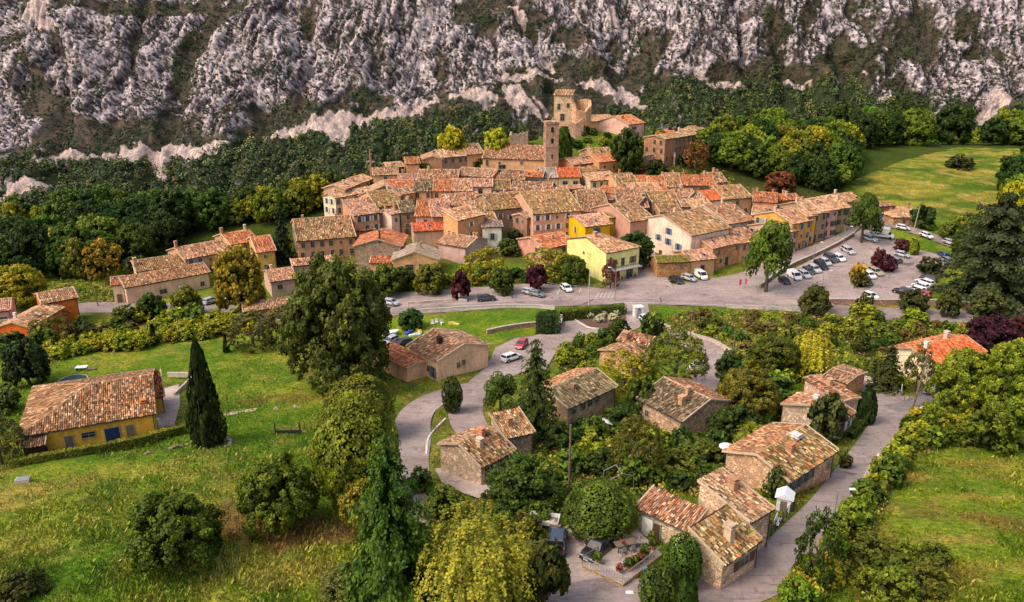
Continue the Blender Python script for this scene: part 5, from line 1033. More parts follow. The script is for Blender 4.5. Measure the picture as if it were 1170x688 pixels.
T('tree', 553,322,54,40,'sparse',(142,140,40), 'yellow green tree in the roadside garden, right of the purple one')
T('tree', 573,336,30,30,'round',(80,96,32), 'small dark tree at the garden parking')
T('tree', 462,331,30,26,'round',(70,84,30), 'dark tree below the grey gabled house')
T('tree', 588,276,20,16,'bush',(56,74,30), 'dark bushes behind the white ledge house')
T('bush', 581,290,30,18,'bush',(84,92,40), 'olive bush before the low pink cottage')
T('tree', 470,375,30,22,'round',(58,84,34), 'dense dark green bush beside the roadside yard')
T('cypress', 176,394,9,24,'cypress',(40,54,26), 'small slim cypress in the shrub row on the left')
T('cypress', 259,404,8,22,'cypress',(44,58,26), 'tiny cypress left of the big dark tree')
T('tree', 290,398,60,44,'sparse',(86,86,46), 'grey brown orchard tree left of the big dark tree')
T('tree', 325,392,56,44,'sparse',(92,92,44), 'grey green orchard tree touching the big dark tree')
T('tree', 215,362,36,36,'round',(110,118,36), 'bright green tree below the left parked cars')
T('tree', 175,366,38,34,'bush',(72,88,32), 'fan shaped dark green shrub in front of the long peach house')
T('tree', 200,372,34,22,'bush',(150,146,40), 'yellow green bush under the long peach house')
T('tree', 143,372,30,24,'bush',(88,100,32), 'green bush left of the fan shaped shrub')
T('tree', 60,394,46,36,'sparse',(104,104,40), 'olive shrub below the vivid orange house')
T('tree', 100,388,34,20,'bush',(70,78,32), 'brownish green bush on the lawn right of the orange house')
T('tree', 24,352,64,50,'round',(160,150,40), 'golden tree behind the vivid orange house')
T('tree', 120,318,46,46,'sparse',(150,130,44), 'golden brown tree near the left utility pole')
T('tree', 92,316,40,44,'round',(112,110,42), 'bronze tree left of the golden brown one')
T('tree', 157,318,32,26,'round',(64,76,30), 'dark tree at the left gable of the peach house')
T('tree', 517,186,36,41,'round',(172,164,36), 'round golden tree behind the back roofs, left of two')
T('tree', 567,182,30,34,'round',(166,164,36), 'round golden tree behind the back roofs, right of two')
T('tree', 484,199,22,13,'bush',(128,136,36), 'small round yellow bush between the rim roofs')
T('tree', 413,197,18,12,'bush',(100,112,44), 'pale green bush at the foot of the red mast')
T('tree', 547,190,16,9,'bush',(72,80,30), 'dark bush at the left end of the church wall')
T('tree', 643,190,22,42,'column',(78,104,26), 'ivy green tree hugging the bell tower on its right')
T('tree', 715,199,38,50,'round',(64,84,26), 'large dark green tree at the foot of the castle hill')
T('tree', 749,174,32,26,'sparse',(92,104,34), 'flat green tree on the terrace of the castle hill')
T('tree', 746,146,26,30,'sparse',(58,74,34), 'dark tree right of the white and pink house')
T('tree', 750,198,24,16,'bush',(62,78,34), 'dark green bush under the terrace wall')
T('shrub', 733,198,9,8,'bush',(150,40,44), 'small red shrub below the terrace wall')
T('tree', 794,196,30,34,'sparse',(126,84,46), 'rusty brown tree in front of the tall stone house')
T('tree', 890,222,36,26,'round',(118,72,48), 'rust coloured round tree behind the terrace roofs')
T('tree', 608,153,12,10,'bush',(90,94,40), 'bush beside the low square ruin')
T('cypress', 773,160,6,18,'cypress',(42,54,32), 'slim cypress behind the castle hill terrace, left of two')
T('cypress', 779,161,5,15,'cypress',(42,54,32), 'slim cypress behind the castle hill terrace, right of two')
T('bush', 1096,192,32,15,'bush',(74,74,36), 'lone dark bush island in the far meadow')
T('bush', 1150,186,16,8,'bush',(78,78,36), 'small lone bush at the right of the far meadow')
T('bush', 662,150,10,8,'bush',(84,96,36), 'green bush at the foot of the castle wall')
for (x, y, w_, h_, c, l) in ((972,388,30,26,(130,134,40),'lime shrub on the rough slope above the yellow tree, left of three'),(1012,388,34,20,(92,96,42),'olive shrub on the rough slope'),(983,404,24,22,(66,76,32),'dark shrub on the slope over the cottage roof'),(1000,424,28,16,(88,104,34),'green shrub right of the flat roofed cottage'),
    (946,386,30,18,(146,146,42),'light shrub on the rough slope left of the lime one'),(1028,376,20,12,(120,130,36),'small lime shrub near the top of the rough slope'),(832,430,34,30,(64,80,30),'dark tree behind the utility pole by the lane'),(905,470,28,24,(116,122,40),'light green shrub beside the grey stone wall'),
    (800,530,60,30,(86,100,34),'mixed green shrub below the two chimney house'),(770,545,60,30,(110,114,38),'olive shrub thicket left of the big stone house'),(690,540,50,30,(64,80,30),'dark shrub thicket right of the wide fresh bush'),(820,560,40,30,(70,92,30),'green shrub at the gable of the big stone house'),
    (640,510,46,28,(60,76,28),'dark shrub at the foot of the tall spruce'),(885,570,30,40,(70,84,34),'thin grey tree by the big stone gable'),(1060,470,20,12,(120,96,70),'dry shrub on the lane bank'),(965,535,16,20,(78,80,34),'olive shrub at the corner of the big stone house'),
    (560,574,24,14,(60,76,30),'low bush on the paved yard edge'),(480,560,30,28,(84,96,36),'green shrub left of the paved yard'),(508,592,56,40,(90,104,34),'mid green shrub below the paved yard'),(600,612,44,30,(88,96,36),'olive shrub over the stone wall of the drive')):
    T('shrub', x, y, w_, h_, 'bush', c, l)

# orchard and hedge shrubs that cannot be told apart: each one still its own
def scatter(poly, n, dmin, wr, hr, kinds, cols, label, group, name='tree', cat='tree', avoid=2.0, wm=None):
    pl = np.array(poly, float); out = []; tries = 0
    x0, y0 = pl.min(0); x1, y1 = pl.max(0)
    while len(out) < n and tries < n*60:
        tries += 1; x, y = random.uniform(x0, x1), random.uniform(y0, y1)
        if not inpoly(np.array(x), np.array(y), pl): continue
        p = on(x, y)
        if gdr(np.array(p.x), np.array(p.y)) < avoid: continue
        if any((p-q).xy.length < dmin for q in out) or near_house(p, 2.0): continue
        out.append(p); w_ = random.uniform(*wr); h_ = w_*random.uniform(*hr); ci = random.randrange(len(cols)); s = pxm(p)
        c, cl = cols[ci]; tree(name, x, y, w_*s, h_*s, random.choice(kinds), c, label.format(cl), group, cat, base=p)
    return len(out)
HB = [(o.matrix_basis.copy(), o) for o in col.objects if o.parent is None and o.get('category') in ('house', 'cottage', 'garage', 'church', 'castle')]
HBX = []
for mb, o in HB:
    bb = [c for ch in o.children if ch.name.startswith('wall') for c in ch.bound_box]
    if bb: HBX.append((mb.inverted(), min(b[0] for b in bb), max(b[0] for b in bb), min(b[1] for b in bb), max(b[1] for b in bb)))
def near_house(p, mrg):
    for mi, a, b, c, d in HBX:
        q = mi @ p
        if a-mrg < q.x < b+mrg and c-mrg < q.y < d+mrg: return True
    return False
GRC = [((52,74,28), 'dark green'), ((74,100,32), 'mid green'), ((104,124,36), 'olive green'), ((140,146,38), 'yellow green')]
scatter([(-60,318),(-60,268),(60,262),(160,258),(240,254),(262,262),(205,278),(140,304),(60,318)], 62, 5.2, (8.5, 14), (.85, 1.1), ['round', 'round', 'oak'], GRC[:2]+GRC[:3]+[((136,136,36), 'golden green')], '{} tree of the dense wood behind the left houses', 'trees of the wood behind the left houses', avoid=3)
scatter([(262,258),(300,240),(340,232),(384,222),(392,232),(340,248),(310,258)], 16, 4.5, (7, 10), (.8, 1.1), ['round'], [((112,124,30), 'lime green'), ((66,84,28), 'mid green'), ((142,140,34), 'yellow green')], '{} tree on the left flank of the village', 'trees on the left flank of the village')
scatter([(802,186),(815,168),(850,160),(900,160),(962,166),(968,200),(958,222),(915,216),(900,208),(830,196)], 62, 5.0, (8.5, 14), (.8, 1.1), ['round', 'round', 'oak'], GRC[:3]+GRC+[((112,112,34), 'bronze green')], '{} tree of the wood between village and meadow', 'trees of the wood between village and meadow', avoid=3)
scatter([(955,172),(1000,168),(1100,165),(1240,168),(1240,158),(1100,156),(1000,157),(950,160)], 40, 6.0, (12, 18), (.8, 1.05), ['round', 'oak'], GRC[:3], '{} tree in the belt along the far side of the meadow', 'trees along the far side of the meadow')
scatter([(1140,250),(1150,205),(1168,180),(1230,180),(1230,250)], 12, 5.0, (8, 12), (.8, 1.1), ['round'], GRC[:3], '{} tree at the right edge of the meadow', 'trees at the right edge of the meadow')
scatter([(690,205),(700,165),(730,158),(760,165),(800,195),(790,205),(760,200)], 8, 4.0, (3.5, 6), (.8, 1.1), ['small', 'bush'], GRC[:3], '{} shrub on the side of the castle hill', 'shrubs on the castle hill', name='shrub', cat='shrub')
scatter([(600,160),(640,150),(700,148),(720,156),(690,170),(640,172)], 16, 2.5, (2.5, 4.5), (.5, .8), ['bush'], GRC, '{} shrub on the castle green', 'shrubs on the castle green', name='shrub', cat='shrub')
BUSHC = [((88,110,36), 'green'), ((138,146,42), 'yellow green'), ((64,86,30), 'dark green'), ((112,100,52), 'brownish')]
scatter([(400,330),(600,318),(640,312),(650,328),(560,330),(440,334)], 18, 3.0, (3, 5), (.6, .9), ['bush', 'small'], BUSHC[:3], '{} garden bush between the village and the road', 'garden bushes between the village and the road', name='bush', cat='bush')
scatter([(780,362),(860,360),(960,366),(1090,372),(1100,385),(1000,408),(900,398),(850,410),(800,380)], 70, 2.2, (1.6, 4.0), (.5, .9), ['bush'], BUSHC+[((128,112,70), 'straw coloured')], '{} bush on the rough slope below the road', 'bushes on the rough slope below the road', name='bush', cat='bush', avoid=1.2)
scatter([(620,500),(700,480),(730,490),(800,505),(830,520),(830,580),(780,560),(735,570),(700,560),(650,545),(640,520)], 26, 2.2, (2.6, 4.6), (.6, .95), ['bush', 'small'], BUSHC[:3], '{} bush in the thicket between the stone houses', 'bushes between the stone houses', name='bush', cat='bush')
scatter([(815,425),(860,412),(900,420),(930,432),(890,440),(900,470),(905,490),(850,500),(830,470)], 22, 2.6, (3, 5), (.7, 1), ['bush', 'small'], BUSHC[:3], '{} bush in the gardens above the lane corner', 'bushes above the lane corner', name='bush', cat='bush')
scatter([(640,392),(700,384),(700,398),(672,420),(668,440),(640,418)], 18, 1.9, (2.0, 3.8), (.6, .9), ['bush'], BUSHC[:3], '{} bush on the round bank inside the lane bend', 'bushes on the bank inside the lane bend', name='bush', cat='bush', avoid=.3)
scatter([(1035,480),(1075,478),(1110,485),(1170,500),(1170,512),(1075,505),(1035,528),(1000,575),(975,612),(955,650),(925,688),(905,700),(915,672),(958,612),(975,585),(1000,545),(1018,512)], 60, 1.6, (2.0, 4.4), (.7, 1.0), ['bush', 'bush', 'small'], [((128,136,36), 'lime'), ((104,122,34), 'green'), ((158,154,44), 'yellow'), ((86,104,32), 'dark green')], '{} shrub in the overgrown hedge beside the lower lane', 'shrubs of the overgrown hedge beside the lower lane', name='hedge_shrub', cat='shrub', avoid=.6)
scatter([(985,640),(1020,626),(1070,640),(1080,690),(985,690)], 12, 2.2, (2.6, 4.5), (.5, .8), ['bush'], [((110,122,36), 'green'), ((92,100,34), 'dark green')], '{} shrub at the bottom right of the right meadow', 'shrubs at the bottom right meadow', name='shrub', cat='shrub')
scatter([(60,404),(110,392),(165,384),(210,376),(285,366),(290,378),(230,388),(170,396),(110,404),(60,414)], 44, 2.4, (3.6, 5.2), (.5, .7), ['bush'], [((150,148,34), 'bright yellow green'), ((128,136,32), 'lime')], '{} vine shrub in the row across the left meadow', 'yellow green vine shrubs across the left meadow', name='vine_shrub', cat='shrub')
scatter([(0,395),(60,385),(130,372),(240,350),(290,372),(200,378),(60,402),(0,410)], 22, 3.5, (3, 5.5), (.6, .9), ['bush', 'small'], BUSHC, '{} bush in the gardens below the left houses', 'bushes below the left houses', name='bush', cat='bush')
scatter([(1030,262),(1100,255),(1170,262),(1170,275),(1100,272)], 12, 3, (3, 6), (.6, .9), ['bush', 'small'], BUSHC[:3], '{} bush beside the side street at the meadow', 'bushes beside the side street', name='bush', cat='bush')
scatter([(560,600),(640,560),(640,590),(610,600),(600,640),(560,640)], 8, 2.0, (2.4, 3.6), (.6, .9), ['bush'], BUSHC[:3], '{} bush left of the drive with the covered car', 'bushes left of the drive', name='bush', cat='bush')
scatter([(890,690),(900,665),(912,660),(925,690)], 4, 1.2, (2.0, 2.8), (.9, 1.1), ['bush'], [((150,136,50), 'straw yellow')], '{} reed like shrub at the bottom end of the lower lane', 'reed like shrubs at the bottom end of the lane', name='shrub', cat='shrub', avoid=.2)

def hedge(label, pp, w_, h_, c, seed=1, name='hedge', closed=False):
    ln = smooth_line(px_line(pp), .5); r = np.random.default_rng(seed); P_ = np.array([(p.x, p.y) for p in ln]); o0 = P_[0]; s = pxm((o0[0], o0[1], 0))
    L_ = len(P_)*.5; n = int(L_*(w_+2*h_)*(60 if s > 6 else 30)); sz = .13 if s > 6 else .19
    i = r.integers(0, len(P_)-1, n); f = r.random(n)[:, None]; c0 = P_[i]*(1-f)+P_[i+1]*f; d = unit(P_[i+1]-P_[i]); nn = np.stack([-d[:, 1], d[:, 0]], -1)
    side = r.random(n); tot = w_+2*h_; top = side < w_/tot; a = np.where(top, (r.random(n)-.5)*w_, np.where(r.random(n) < .5, -.5, .5)*w_); z = np.where(top, h_, r.random(n)*h_)
    lump = (fbm(c0[:, 0]/1.1, c0[:, 1]/1.1+z, seed, 3)-.5)*.5; x = c0+nn*(a*(1+lump*.5))[:, None]; zz = G(x[:, 0], x[:, 1])+z*(1+lump*.4)
    c3 = np.concatenate([x, zz[:, None]], 1); nr = np.concatenate([nn*np.sign(a)[:, None]*(~top)[:, None], np.where(top, 1., .35)[:, None]], 1)
    base = np.array([o0[0], o0[1], float(G(*o0))]); V, F = leaves(c3-base, unit(nr), sz, r); t = np.repeat(np.clip(.1+.45*r.random(n)+lump*1.0+.15*top, 0, 1), 4)
    b = len(V); cv = []; cf = []; m = 0     # solid core in the darkest leaf tint, closes the gaps
    for k in range(0, len(P_), 3):
        j = min(k, len(P_)-2); dd = unit(P_[j+1]-P_[j]); q = np.array([-dd[1], dd[0]])*w_*.4
        for sg, zt in ((-1, -.2), (-1, h_*.88), (1, h_*.88), (1, -.2)): xy = P_[k]+q*sg; cv.append((xy[0]-base[0], xy[1]-base[1], float(G(*xy))+zt-base[2]))
        if m: 
            for e in range(3): cf.append([b+(m-1)*4+e, b+(m-1)*4+e+1, b+m*4+e+1, b+m*4+e])
        m += 1
    V = np.concatenate([V, np.array(cv)]); F = np.concatenate([F, np.array(cf)]); t = np.concatenate([t, np.zeros(len(cv))])
    o = obj(name, mesh_np(name, V, F, M['leaf'], tint=t), color=lin(c)); o.location = base; return tag(o, label, 'hedge')
hedge('long clipped hedge in front of the ochre farmhouse', [(14,536),(60,527),(110,518),(160,508),(212,494)], 1.5, 1.3, (124,126,38), 3)
hedge('clipped hedge along the road above the pebble garden', [(641,367),(665,364),(690,361),(714,359)], 1.8, 2.2, (84,104,30), 4)
hedge('square block of dark hedge at the roundabout wall', [(614,379),(626,380),(638,379)], 3.2, 4.2, (58,78,28), 5)
hedge('low hedge in the lower yard of the striped cottage', [(484,548),(492,565),(500,585)], 1.0, .9, (84,110,30), 6)
hedge('low garden hedge along the path between the stone houses', [(700,500),(716,488),(728,481)], .9, .8, (78,104,32), 7)
hedge('bank of ivy along the edge of the small rust roofed cottage', [(968,502),(978,492),(986,478)], 1.5, 1.0, (76,96,30), 8)

# ---------------------------------------------------------------- stuff nobody could count
def stuff_mesh(name, label, cat, c3, nrm, size, cols, seed, asp=.7):
    r = np.random.default_rng(seed); V, F = leaves(c3, nrm, size, r, asp=asp); o = obj(name, mesh_np(name, V, F, M['leafcol'], colr=np.repeat(cols, 4, 0)))
    return tag(o, label, cat, kind='stuff')
def far_wood():
    r = np.random.default_rng(5); w0 = (forest > .5) & (Vg > 70) & (Vg < 262) & (Ug > -330) & (Ug < 1500); I = np.argwhere(w0); k = r.choice(len(I), 9000); I = I[k]
    px = np.stack([Xm, Ym, Zm], -1)[I[:, 0], I[:, 1]]; n = len(px); L_ = 42; R_ = (1.1+3.2*r.random(n)**2.2); H_ = R_*(.9+1.0*r.random(n))
    d = sph(n*L_, r).reshape(n, L_, 3); d[..., 2] = np.abs(d[..., 2])*1.0-.15; d = unit(d); rad = .75+.35*r.random((n, L_, 1)); c = px[:, None]+d*rad*np.stack([R_, R_, H_], -1)[:, None]+np.array([0, 0, 1])*(H_*.35)[:, None, None]
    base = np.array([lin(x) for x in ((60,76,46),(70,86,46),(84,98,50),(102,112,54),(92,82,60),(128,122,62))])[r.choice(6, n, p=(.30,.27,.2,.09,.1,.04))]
    cc = base[:, None]*(.65+.5*r.random((n, L_, 1)))*(.8+.4*d[..., 2:3])*(.7+.6*r.random((n, 1, 1))); up = unit(d+np.array([0, 0, .3]))  # lower leaves of each crown coloured darker, shade put into the colour
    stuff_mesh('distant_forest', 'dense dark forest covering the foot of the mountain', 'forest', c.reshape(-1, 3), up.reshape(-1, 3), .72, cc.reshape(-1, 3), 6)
    w0 = (forest < .5) & (scree < .5) & (Vg > -14) & (Vg < 200) & (Ug > -330) & (Ug < 1500); dens = np.where(rk > .5, .34, 1.6)*(.2+sm(.4, .7, n_mid)*1.6+sm(.45, .75, rid)*1.5*rk)
    I = np.argwhere(w0 & (r.random(Ug.shape) < dens*.9)); k = r.choice(len(I), 20000); I = I[k]; px = np.stack([Xm, Ym, Zm], -1)[I[:, 0], I[:, 1]]; n = len(px); L_ = 14
    R_ = (.6+2.0*r.random(n)**2.4)*1.2; d = sph(n*L_, r).reshape(n, L_, 3); d[..., 2] = np.abs(d[..., 2]); c = px[:, None]+d*(R_[:, None, None])*(.6+.4*r.random((n, L_, 1)))
    base = np.array([lin(x) for x in ((40,50,34),(50,62,40),(66,70,46),(84,70,54))])[r.choice(4, n, p=(.4,.3,.18,.12))]; cc = base[:, None]*(.6+.7*r.random((n, L_, 1)))
    stuff_mesh('cliff_scrub', 'dark evergreen scrub dotted over the limestone cliffs', 'scrub', c.reshape(-1, 3), unit(d+np.array([0, -.2, .4])).reshape(-1, 3), .62, cc.reshape(-1, 3), 7)
far_wood()
def grass():
    r = np.random.default_rng(11); n = 175000
    U_ = r.uniform(-40, 1210, n); Vp = 405+300*r.random(n)**.75
    z0 = -3.0; a = (U_-CX)/FPX; b = (CY-Vp)/FPX; dy = cosp+b*sinp; dz = -sinp+b*cosp; 
    zz = np.zeros(n)
    for _ in range(6): t = (zz-CZ)/dz; x, y = a*t, dy*t; zz = G(x, y)
    ok = (gdr(x, y) > .6) & (y > 50) & (y < 150)
    for mi, a0, b0, c0, d0 in HBX:
        M_ = np.array(mi); lx = M_[0, 0]*x+M_[0, 1]*y+M_[0, 3]; ly = M_[1, 0]*x+M_[1, 1]*y+M_[1, 3]; ok &= ~((lx > a0) & (lx < b0) & (ly > c0) & (ly < d0))
    x, y, zz = x[ok], y[ok], zz[ok]; n = len(x); dens = fbm(x/2.6, y/2.6, 61, 3); k = dens+r.random(n)*.35 > .5; x, y, zz, dens = x[k], y[k], zz[k], dens[k]; n = len(x)
    hh = (.12+.30*r.random(n)**2)*(.6+dens); ang = R(150)+r.normal(size=n)*.9; ln = hh*(.5+.6*r.random(n)); wd = .07+.08*r.random(n)
    bx = np.stack([x, y, zz-.03], -1); tip = bx+np.stack([np.cos(ang)*ln, np.sin(ang)*ln, hh], -1); pr = np.stack([-np.sin(ang+.8), np.cos(ang+.8), 0*ang], -1)*wd[:, None]
    V = np.stack([bx-pr, bx+pr, tip+pr*.35, tip-pr*.35], 1).reshape(-1, 3); F = np.arange(4*n).reshape(n, 4)
    gc = gcol(x, y)*(.62+1.0*r.random((n, 1))); gc = gc*np.array([1.1, 1.05, .9]); st = r.random(n) < .06; gc[st] = np.array(lin((190,170,96)))*(.6+.5*r.random((st.sum(), 1)))
    o = obj('grass', mesh_np('grass', V, F, M['leafcol'], colr=np.repeat(np.clip(gc, 0, .8), 4, 0))); tag(o, 'rough tufted grass of the meadows and gardens', 'grass', kind='stuff')
grass()
def undergrowth():
    r = np.random.default_rng(17); P_ = []
    for poly, n in (([(745,360),(860,356),(1170,368),(1170,398),(1060,392),(1000,430),(930,440),(900,405),(840,410),(800,385)], 1500), ([(560,500),(640,470),(700,470),(730,480),(800,500),(835,500),(850,430),(900,430),(905,520),(840,520),(840,590),(780,560),(735,570),(650,560)], 1300),
                    ([(1020,475),(1170,470),(1170,515),(1080,505),(1035,530),(960,660),(915,690),(905,688),(960,610),(1000,545)], 1300), ([(0,310),(140,308),(150,345),(60,350),(0,350)], 500), ([(640,375),(720,378),(690,398),(670,440),(640,430)], 400), ([(420,330),(640,305),(645,328),(430,336)], 400),
                    ([(560,575),(660,575),(650,640),(600,688),(470,688),(480,600)], 500), ([(680,160),(800,160),(830,200),(900,235),(800,200),(700,200)], 400), ([(985,640),(1075,630),(1080,688),(985,688)], 120)):
        pl = np.array(poly, float); m = 0
        while m < n:
            x = r.uniform(pl[:, 0].min(), pl[:, 0].max()); y = r.uniform(pl[:, 1].min(), pl[:, 1].max())
            if inpoly(np.array(x), np.array(y), pl):
                p = on(x, y); m += 1
                if gdr(np.array(p.x), np.array(p.y)) > .5 and not near_house(p, .3): P_.append(p)
    P_ = np.array([tuple(p) for p in P_]); n = len(P_); L_ = 26; R_ = .35+.75*r.random(n)**2; d = sph(n*L_, r).reshape(n, L_, 3); d[..., 2] = np.abs(d[..., 2]); c = P_[:, None]+d*R_[:, None, None]*(.7+.4*r.random((n, L_, 1)))*np.array([1.2, 1.2, .9])
    base = np.array([lin(x) for x in ((92,106,34),(128,132,40),(66,80,28),(150,126,66),(120,86,56),(166,154,50))])[r.choice(6, n, p=(.3,.2,.2,.13,.09,.08))]; cc = base[:, None]*(.5+1.0*r.random((n, L_, 1)))
    stuff_mesh('undergrowth', 'tangled weeds and low brush on banks and verges', 'undergrowth', c.reshape(-1, 3), unit(d+np.array([0, 0, .4])).reshape(-1, 3), .2, cc.reshape(-1, 3), 18)
undergrowth()
# ---------------------------------------------------------------- vehicles
SPEC = {'hatch': dict(L=3.9, W=1.72, H=1.46, belt=.92, hood=.98, b=(-1.85, 1.05), t=(-1.5, .35)), 'wagon': dict(L=4.4, W=1.78, H=1.5, belt=.94, hood=1.1, b=(-2.1, 1.05), t=(-1.85, .35)),
        'saloon': dict(L=4.4, W=1.76, H=1.42, belt=.92, hood=1.1, b=(-1.6, 1.0), t=(-1.0, .3)), 'suv': dict(L=4.5, W=1.86, H=1.72, belt=1.08, hood=1.1, b=(-2.1, 1.05), t=(-1.85, .45)),
        'van': dict(L=4.7, W=1.86, H=1.92, belt=1.15, hood=.75, b=(-2.28, 1.75), t=(-2.2, 1.0)), 'pickup': dict(L=5.0, W=1.86, H=1.76, belt=1.05, hood=1.1, b=(-.35, 1.35), t=(-.2, .75))}
_cc = {}
def car_parts(k):
    if k in _cc: return _cc[k]
    s = SPEC[k]; L, W, H, be = s['L'], s['W']/2, s['H'], s['belt']; x0, x1 = -L/2, L/2; m = MB()
    hd = s['hood']; secs = [(x0, W*.88, be*.88), (x0+.12, W*.96, be), (x0+L*.3, W, be), (s['b'][1], W*.99, be), (x1-.45, W*.97, be*.86), (x1-.12, W*.90, be*.76), (x1, W*.80, be*.62)]
    if k == 'van': secs = [(x0, W*.95, be), (x0+.1, W, be), (0, W, be), (s['b'][1], W, be), (x1-.3, W*.95, be*.86), (x1, W*.82, be*.6)]
    V = []; n = len(secs)
    for x, w_, z in secs:
        V += [(x, -w_*.9, .26), (x, -w_, .42), (x, -w_, z-.16), (x, -w_*.92, z), (x, w_*.92, z), (x, w_, z-.16), (x, w_, .42), (x, w_*.9, .26)]
    F = [(i*8+j, i*8+(j+1) % 8, (i+1)*8+(j+1) % 8, (i+1)*8+j) for i in range(n-1) for j in range(8)]+[tuple(range(7, -1, -1)), tuple(range((n-1)*8, n*8))]
    m.add(V, F); (b0, b1), (t0, t1) = s['b'], s['t']; wb, wt = W*.90, W*.72
    if k == 'van': wt = W*.86
    m.add([(t0-.04,-wt-.03,H-.07),(t1+.06,-wt-.03,H-.07),(t1+.06,wt+.03,H-.07),(t0-.04,wt+.03,H-.07),(t0+.06,-wt*.92,H),(t1-.08,-wt*.92,H),(t1-.08,wt*.92,H),(t0+.06,wt*.92,H)], [(3,2,1,0),(4,5,6,7),(0,1,5,4),(1,2,6,5),(2,3,7,6),(3,0,4,7)])
    for sy in (-1, 1):
        for xb, xt in ((b1, t1+.04), (b0, t0-.02), ((b0*.55+b1*.45), (t0*.55+t1*.45))): m.tube((xb, sy*wb, be-.02), (xt, sy*(wt+.01), H-.04), .045, .035, 5)
    if k == 'van': m.add([(b0,-wb-.02,be-.03),(.1,-wb-.02,be-.03),(.1,wb+.02,be-.03),(b0,wb+.02,be-.03),(t0,-wt-.02,H-.06),(.1,-wt-.02,H-.06),(.1,wt+.02,H-.06),(t0,wt+.02,H-.06)], [(3,2,1,0),(4,5,6,7),(0,1,5,4),(1,2,6,5),(2,3,7,6),(3,0,4,7)])
    if k == 'pickup':
        for sy in (-1, 1): m.box((-1.4, sy*(W-.06), be+.08), (2.0, .1, .22))
        m.box((x0+.06, 0, be+.08), (.1, W*1.9, .22))
    body = m.mesh('body', M['carpaint']); g_ = MB()
    g_.add([(b0+.03,-wb,be-.03),(b1,-wb,be-.03),(b1,wb,be-.03),(b0+.03,wb,be-.03),(t0,-wt,H-.06),(t1,-wt,H-.06),(t1,wt,H-.06),(t0,wt,H-.06)], [(3,2,1,0),(4,5,6,7),(0,1,5,4),(1,2,6,5),(2,3,7,6),(3,0,4,7)])
    wh = MB(); r = .33 if k not in ('suv', 'pickup') else .37
    wh.tube((0, -.1, 0), (0, .1, 0), r, n=16); wh.mi = 1; wh.tube((0, -.112, 0), (0, .112, 0), r*.6, n=12)
    tr = MB(); 
    for xx in (x0+.75, x1-.8):
        for sy in (-1, 1): tr.tube((xx, sy*(W-.12), r+.04), (xx, sy*(W+.004), r+.04), r+.07, n=16)
    tr.box((0, 0, .3), (L*.97, W*1.86, .14)); hl = MB(); hl.box((0, 0, 0), (.12, .34, .13)); tl = MB(); tl.box((0, 0, 0), (.08, .22, .26)); pl = MB(); pl.box((0, 0, 0), (.03, .5, .11))
    mir = MB(); mir.box((0, 0, 0), (.1, .18, .13))
    _cc[k] = dict(body=body, glass=g_.mesh('window_glass', M['glass']), wheel=wh.mesh('wheel', M['tyre'], M['rim']), trim=tr.mesh('underbody_trim', M['tyre']), hl=hl.mesh('headlight', M['lampglass']), tl=tl.mesh('tail_light', M['redglass']), pl=pl.mesh('number_plate', M['white']), mir=mir.mesh('mirror', M['tyre']), s=s, r=r, W=W)
    return _cc[k]
def car(px, py, dx, dy, kind, c, label, group=None, cat='car', name='parked_car', off=.14):
    """(dx, dy): which way along the picture the bonnet points"""
    p = on(px, py+3); f = on(px+dx, py+3+dy); d = (f-p); d.z = 0; a = math.atan2(d.y, d.x); P_ = car_parts(kind); s = P_['s']
    o = empty(name, (p.x, p.y, p.z+off), a, label, cat, group); e = .6; gz = lambda q: float(G(q.x, q.y)); ux = Vector((math.cos(a), math.sin(a), 0)); uy = Vector((-ux.y, ux.x, 0))
    o.rotation_euler = (math.atan2(gz(p+uy*e)-gz(p-uy*e), 2*e), -math.atan2(gz(p+ux*1.5)-gz(p-ux*1.5), 3), a)
    L = s['L']; obj('body', P_['body'], o, color=lin(c)); obj('window_glass', P_['glass'], o); obj('underbody_trim', P_['trim'], o)
    for xx in (-L/2+.75, L/2-.8):
        for sy in (-1, 1): w_ = obj('wheel', P_['wheel'], o); w_.location = (xx, sy*(P_['W']-.08), P_['r'])
    for sy in (-1, 1):
        q = obj('headlight', P_['hl'], o); q.location = (L/2-.09, sy*P_['W']*.62, s['belt']*.62); q = obj('tail_light', P_['tl'], o); q.location = (-L/2+.02, sy*P_['W']*.74, s['belt']*.76)
        q = obj('mirror', P_['mir'], o); q.location = (s['b'][1]-.25, sy*(P_['W']+.08), s['belt']+.06)
    q = obj('number_plate', P_['pl'], o); q.location = (L/2+.006, 0, .4); q = obj('number_plate', P_['pl'], o); q.location = (-L/2-.006, 0, .55)
    return o
K_, W_, SI, GR, DGr, MR, TN, BLU = (26,26,30), (226,226,226), (176,178,182), (122,124,128), (62,64,70), (104,26,40), (172,156,136), (36,60,96)
dR = (18, 10)    # cars of the left row stand nose to the lower right
car(896,321, *dR, 'hatch', K_, 'small black car, first of the row under the pine')
car(907.5,316, *dR, 'van', W_, 'white panel van in the left row of the car park', cat='van', name='parked_van')
car(919,314, *dR, 'wagon', SI, 'silver estate car right of the white panel van')
car(923.5,309.5, *dR, 'hatch', DGr, 'dark grey hatchback between two silver cars in the left row')
car(930.5,307.5, *dR, 'wagon', SI, 'second silver estate car in the left row')
car(937.5,303.5, *dR, 'suv', K_, 'black off roader in the middle of the left row')
car(942.5,299.5, *dR, 'hatch', SI, 'silver hatchback above the black off roader')
car(949,295.5, *dR, 'suv', DGr, 'long dark grey people carrier in the left row')
car(958.5,294.5, *dR, 'hatch', W_, 'white hatchback at the upper end of the left row')
car(968.5,286, *dR, 'wagon', SI, 'light silver car parked apart at the top of the left row')
car(993,272.5, 18,6, 'wagon', SI, 'silver estate car under the flat topped pine')
car(1031,260, 18,3, 'hatch', W_, 'white car on the side street by the stone farmhouse')
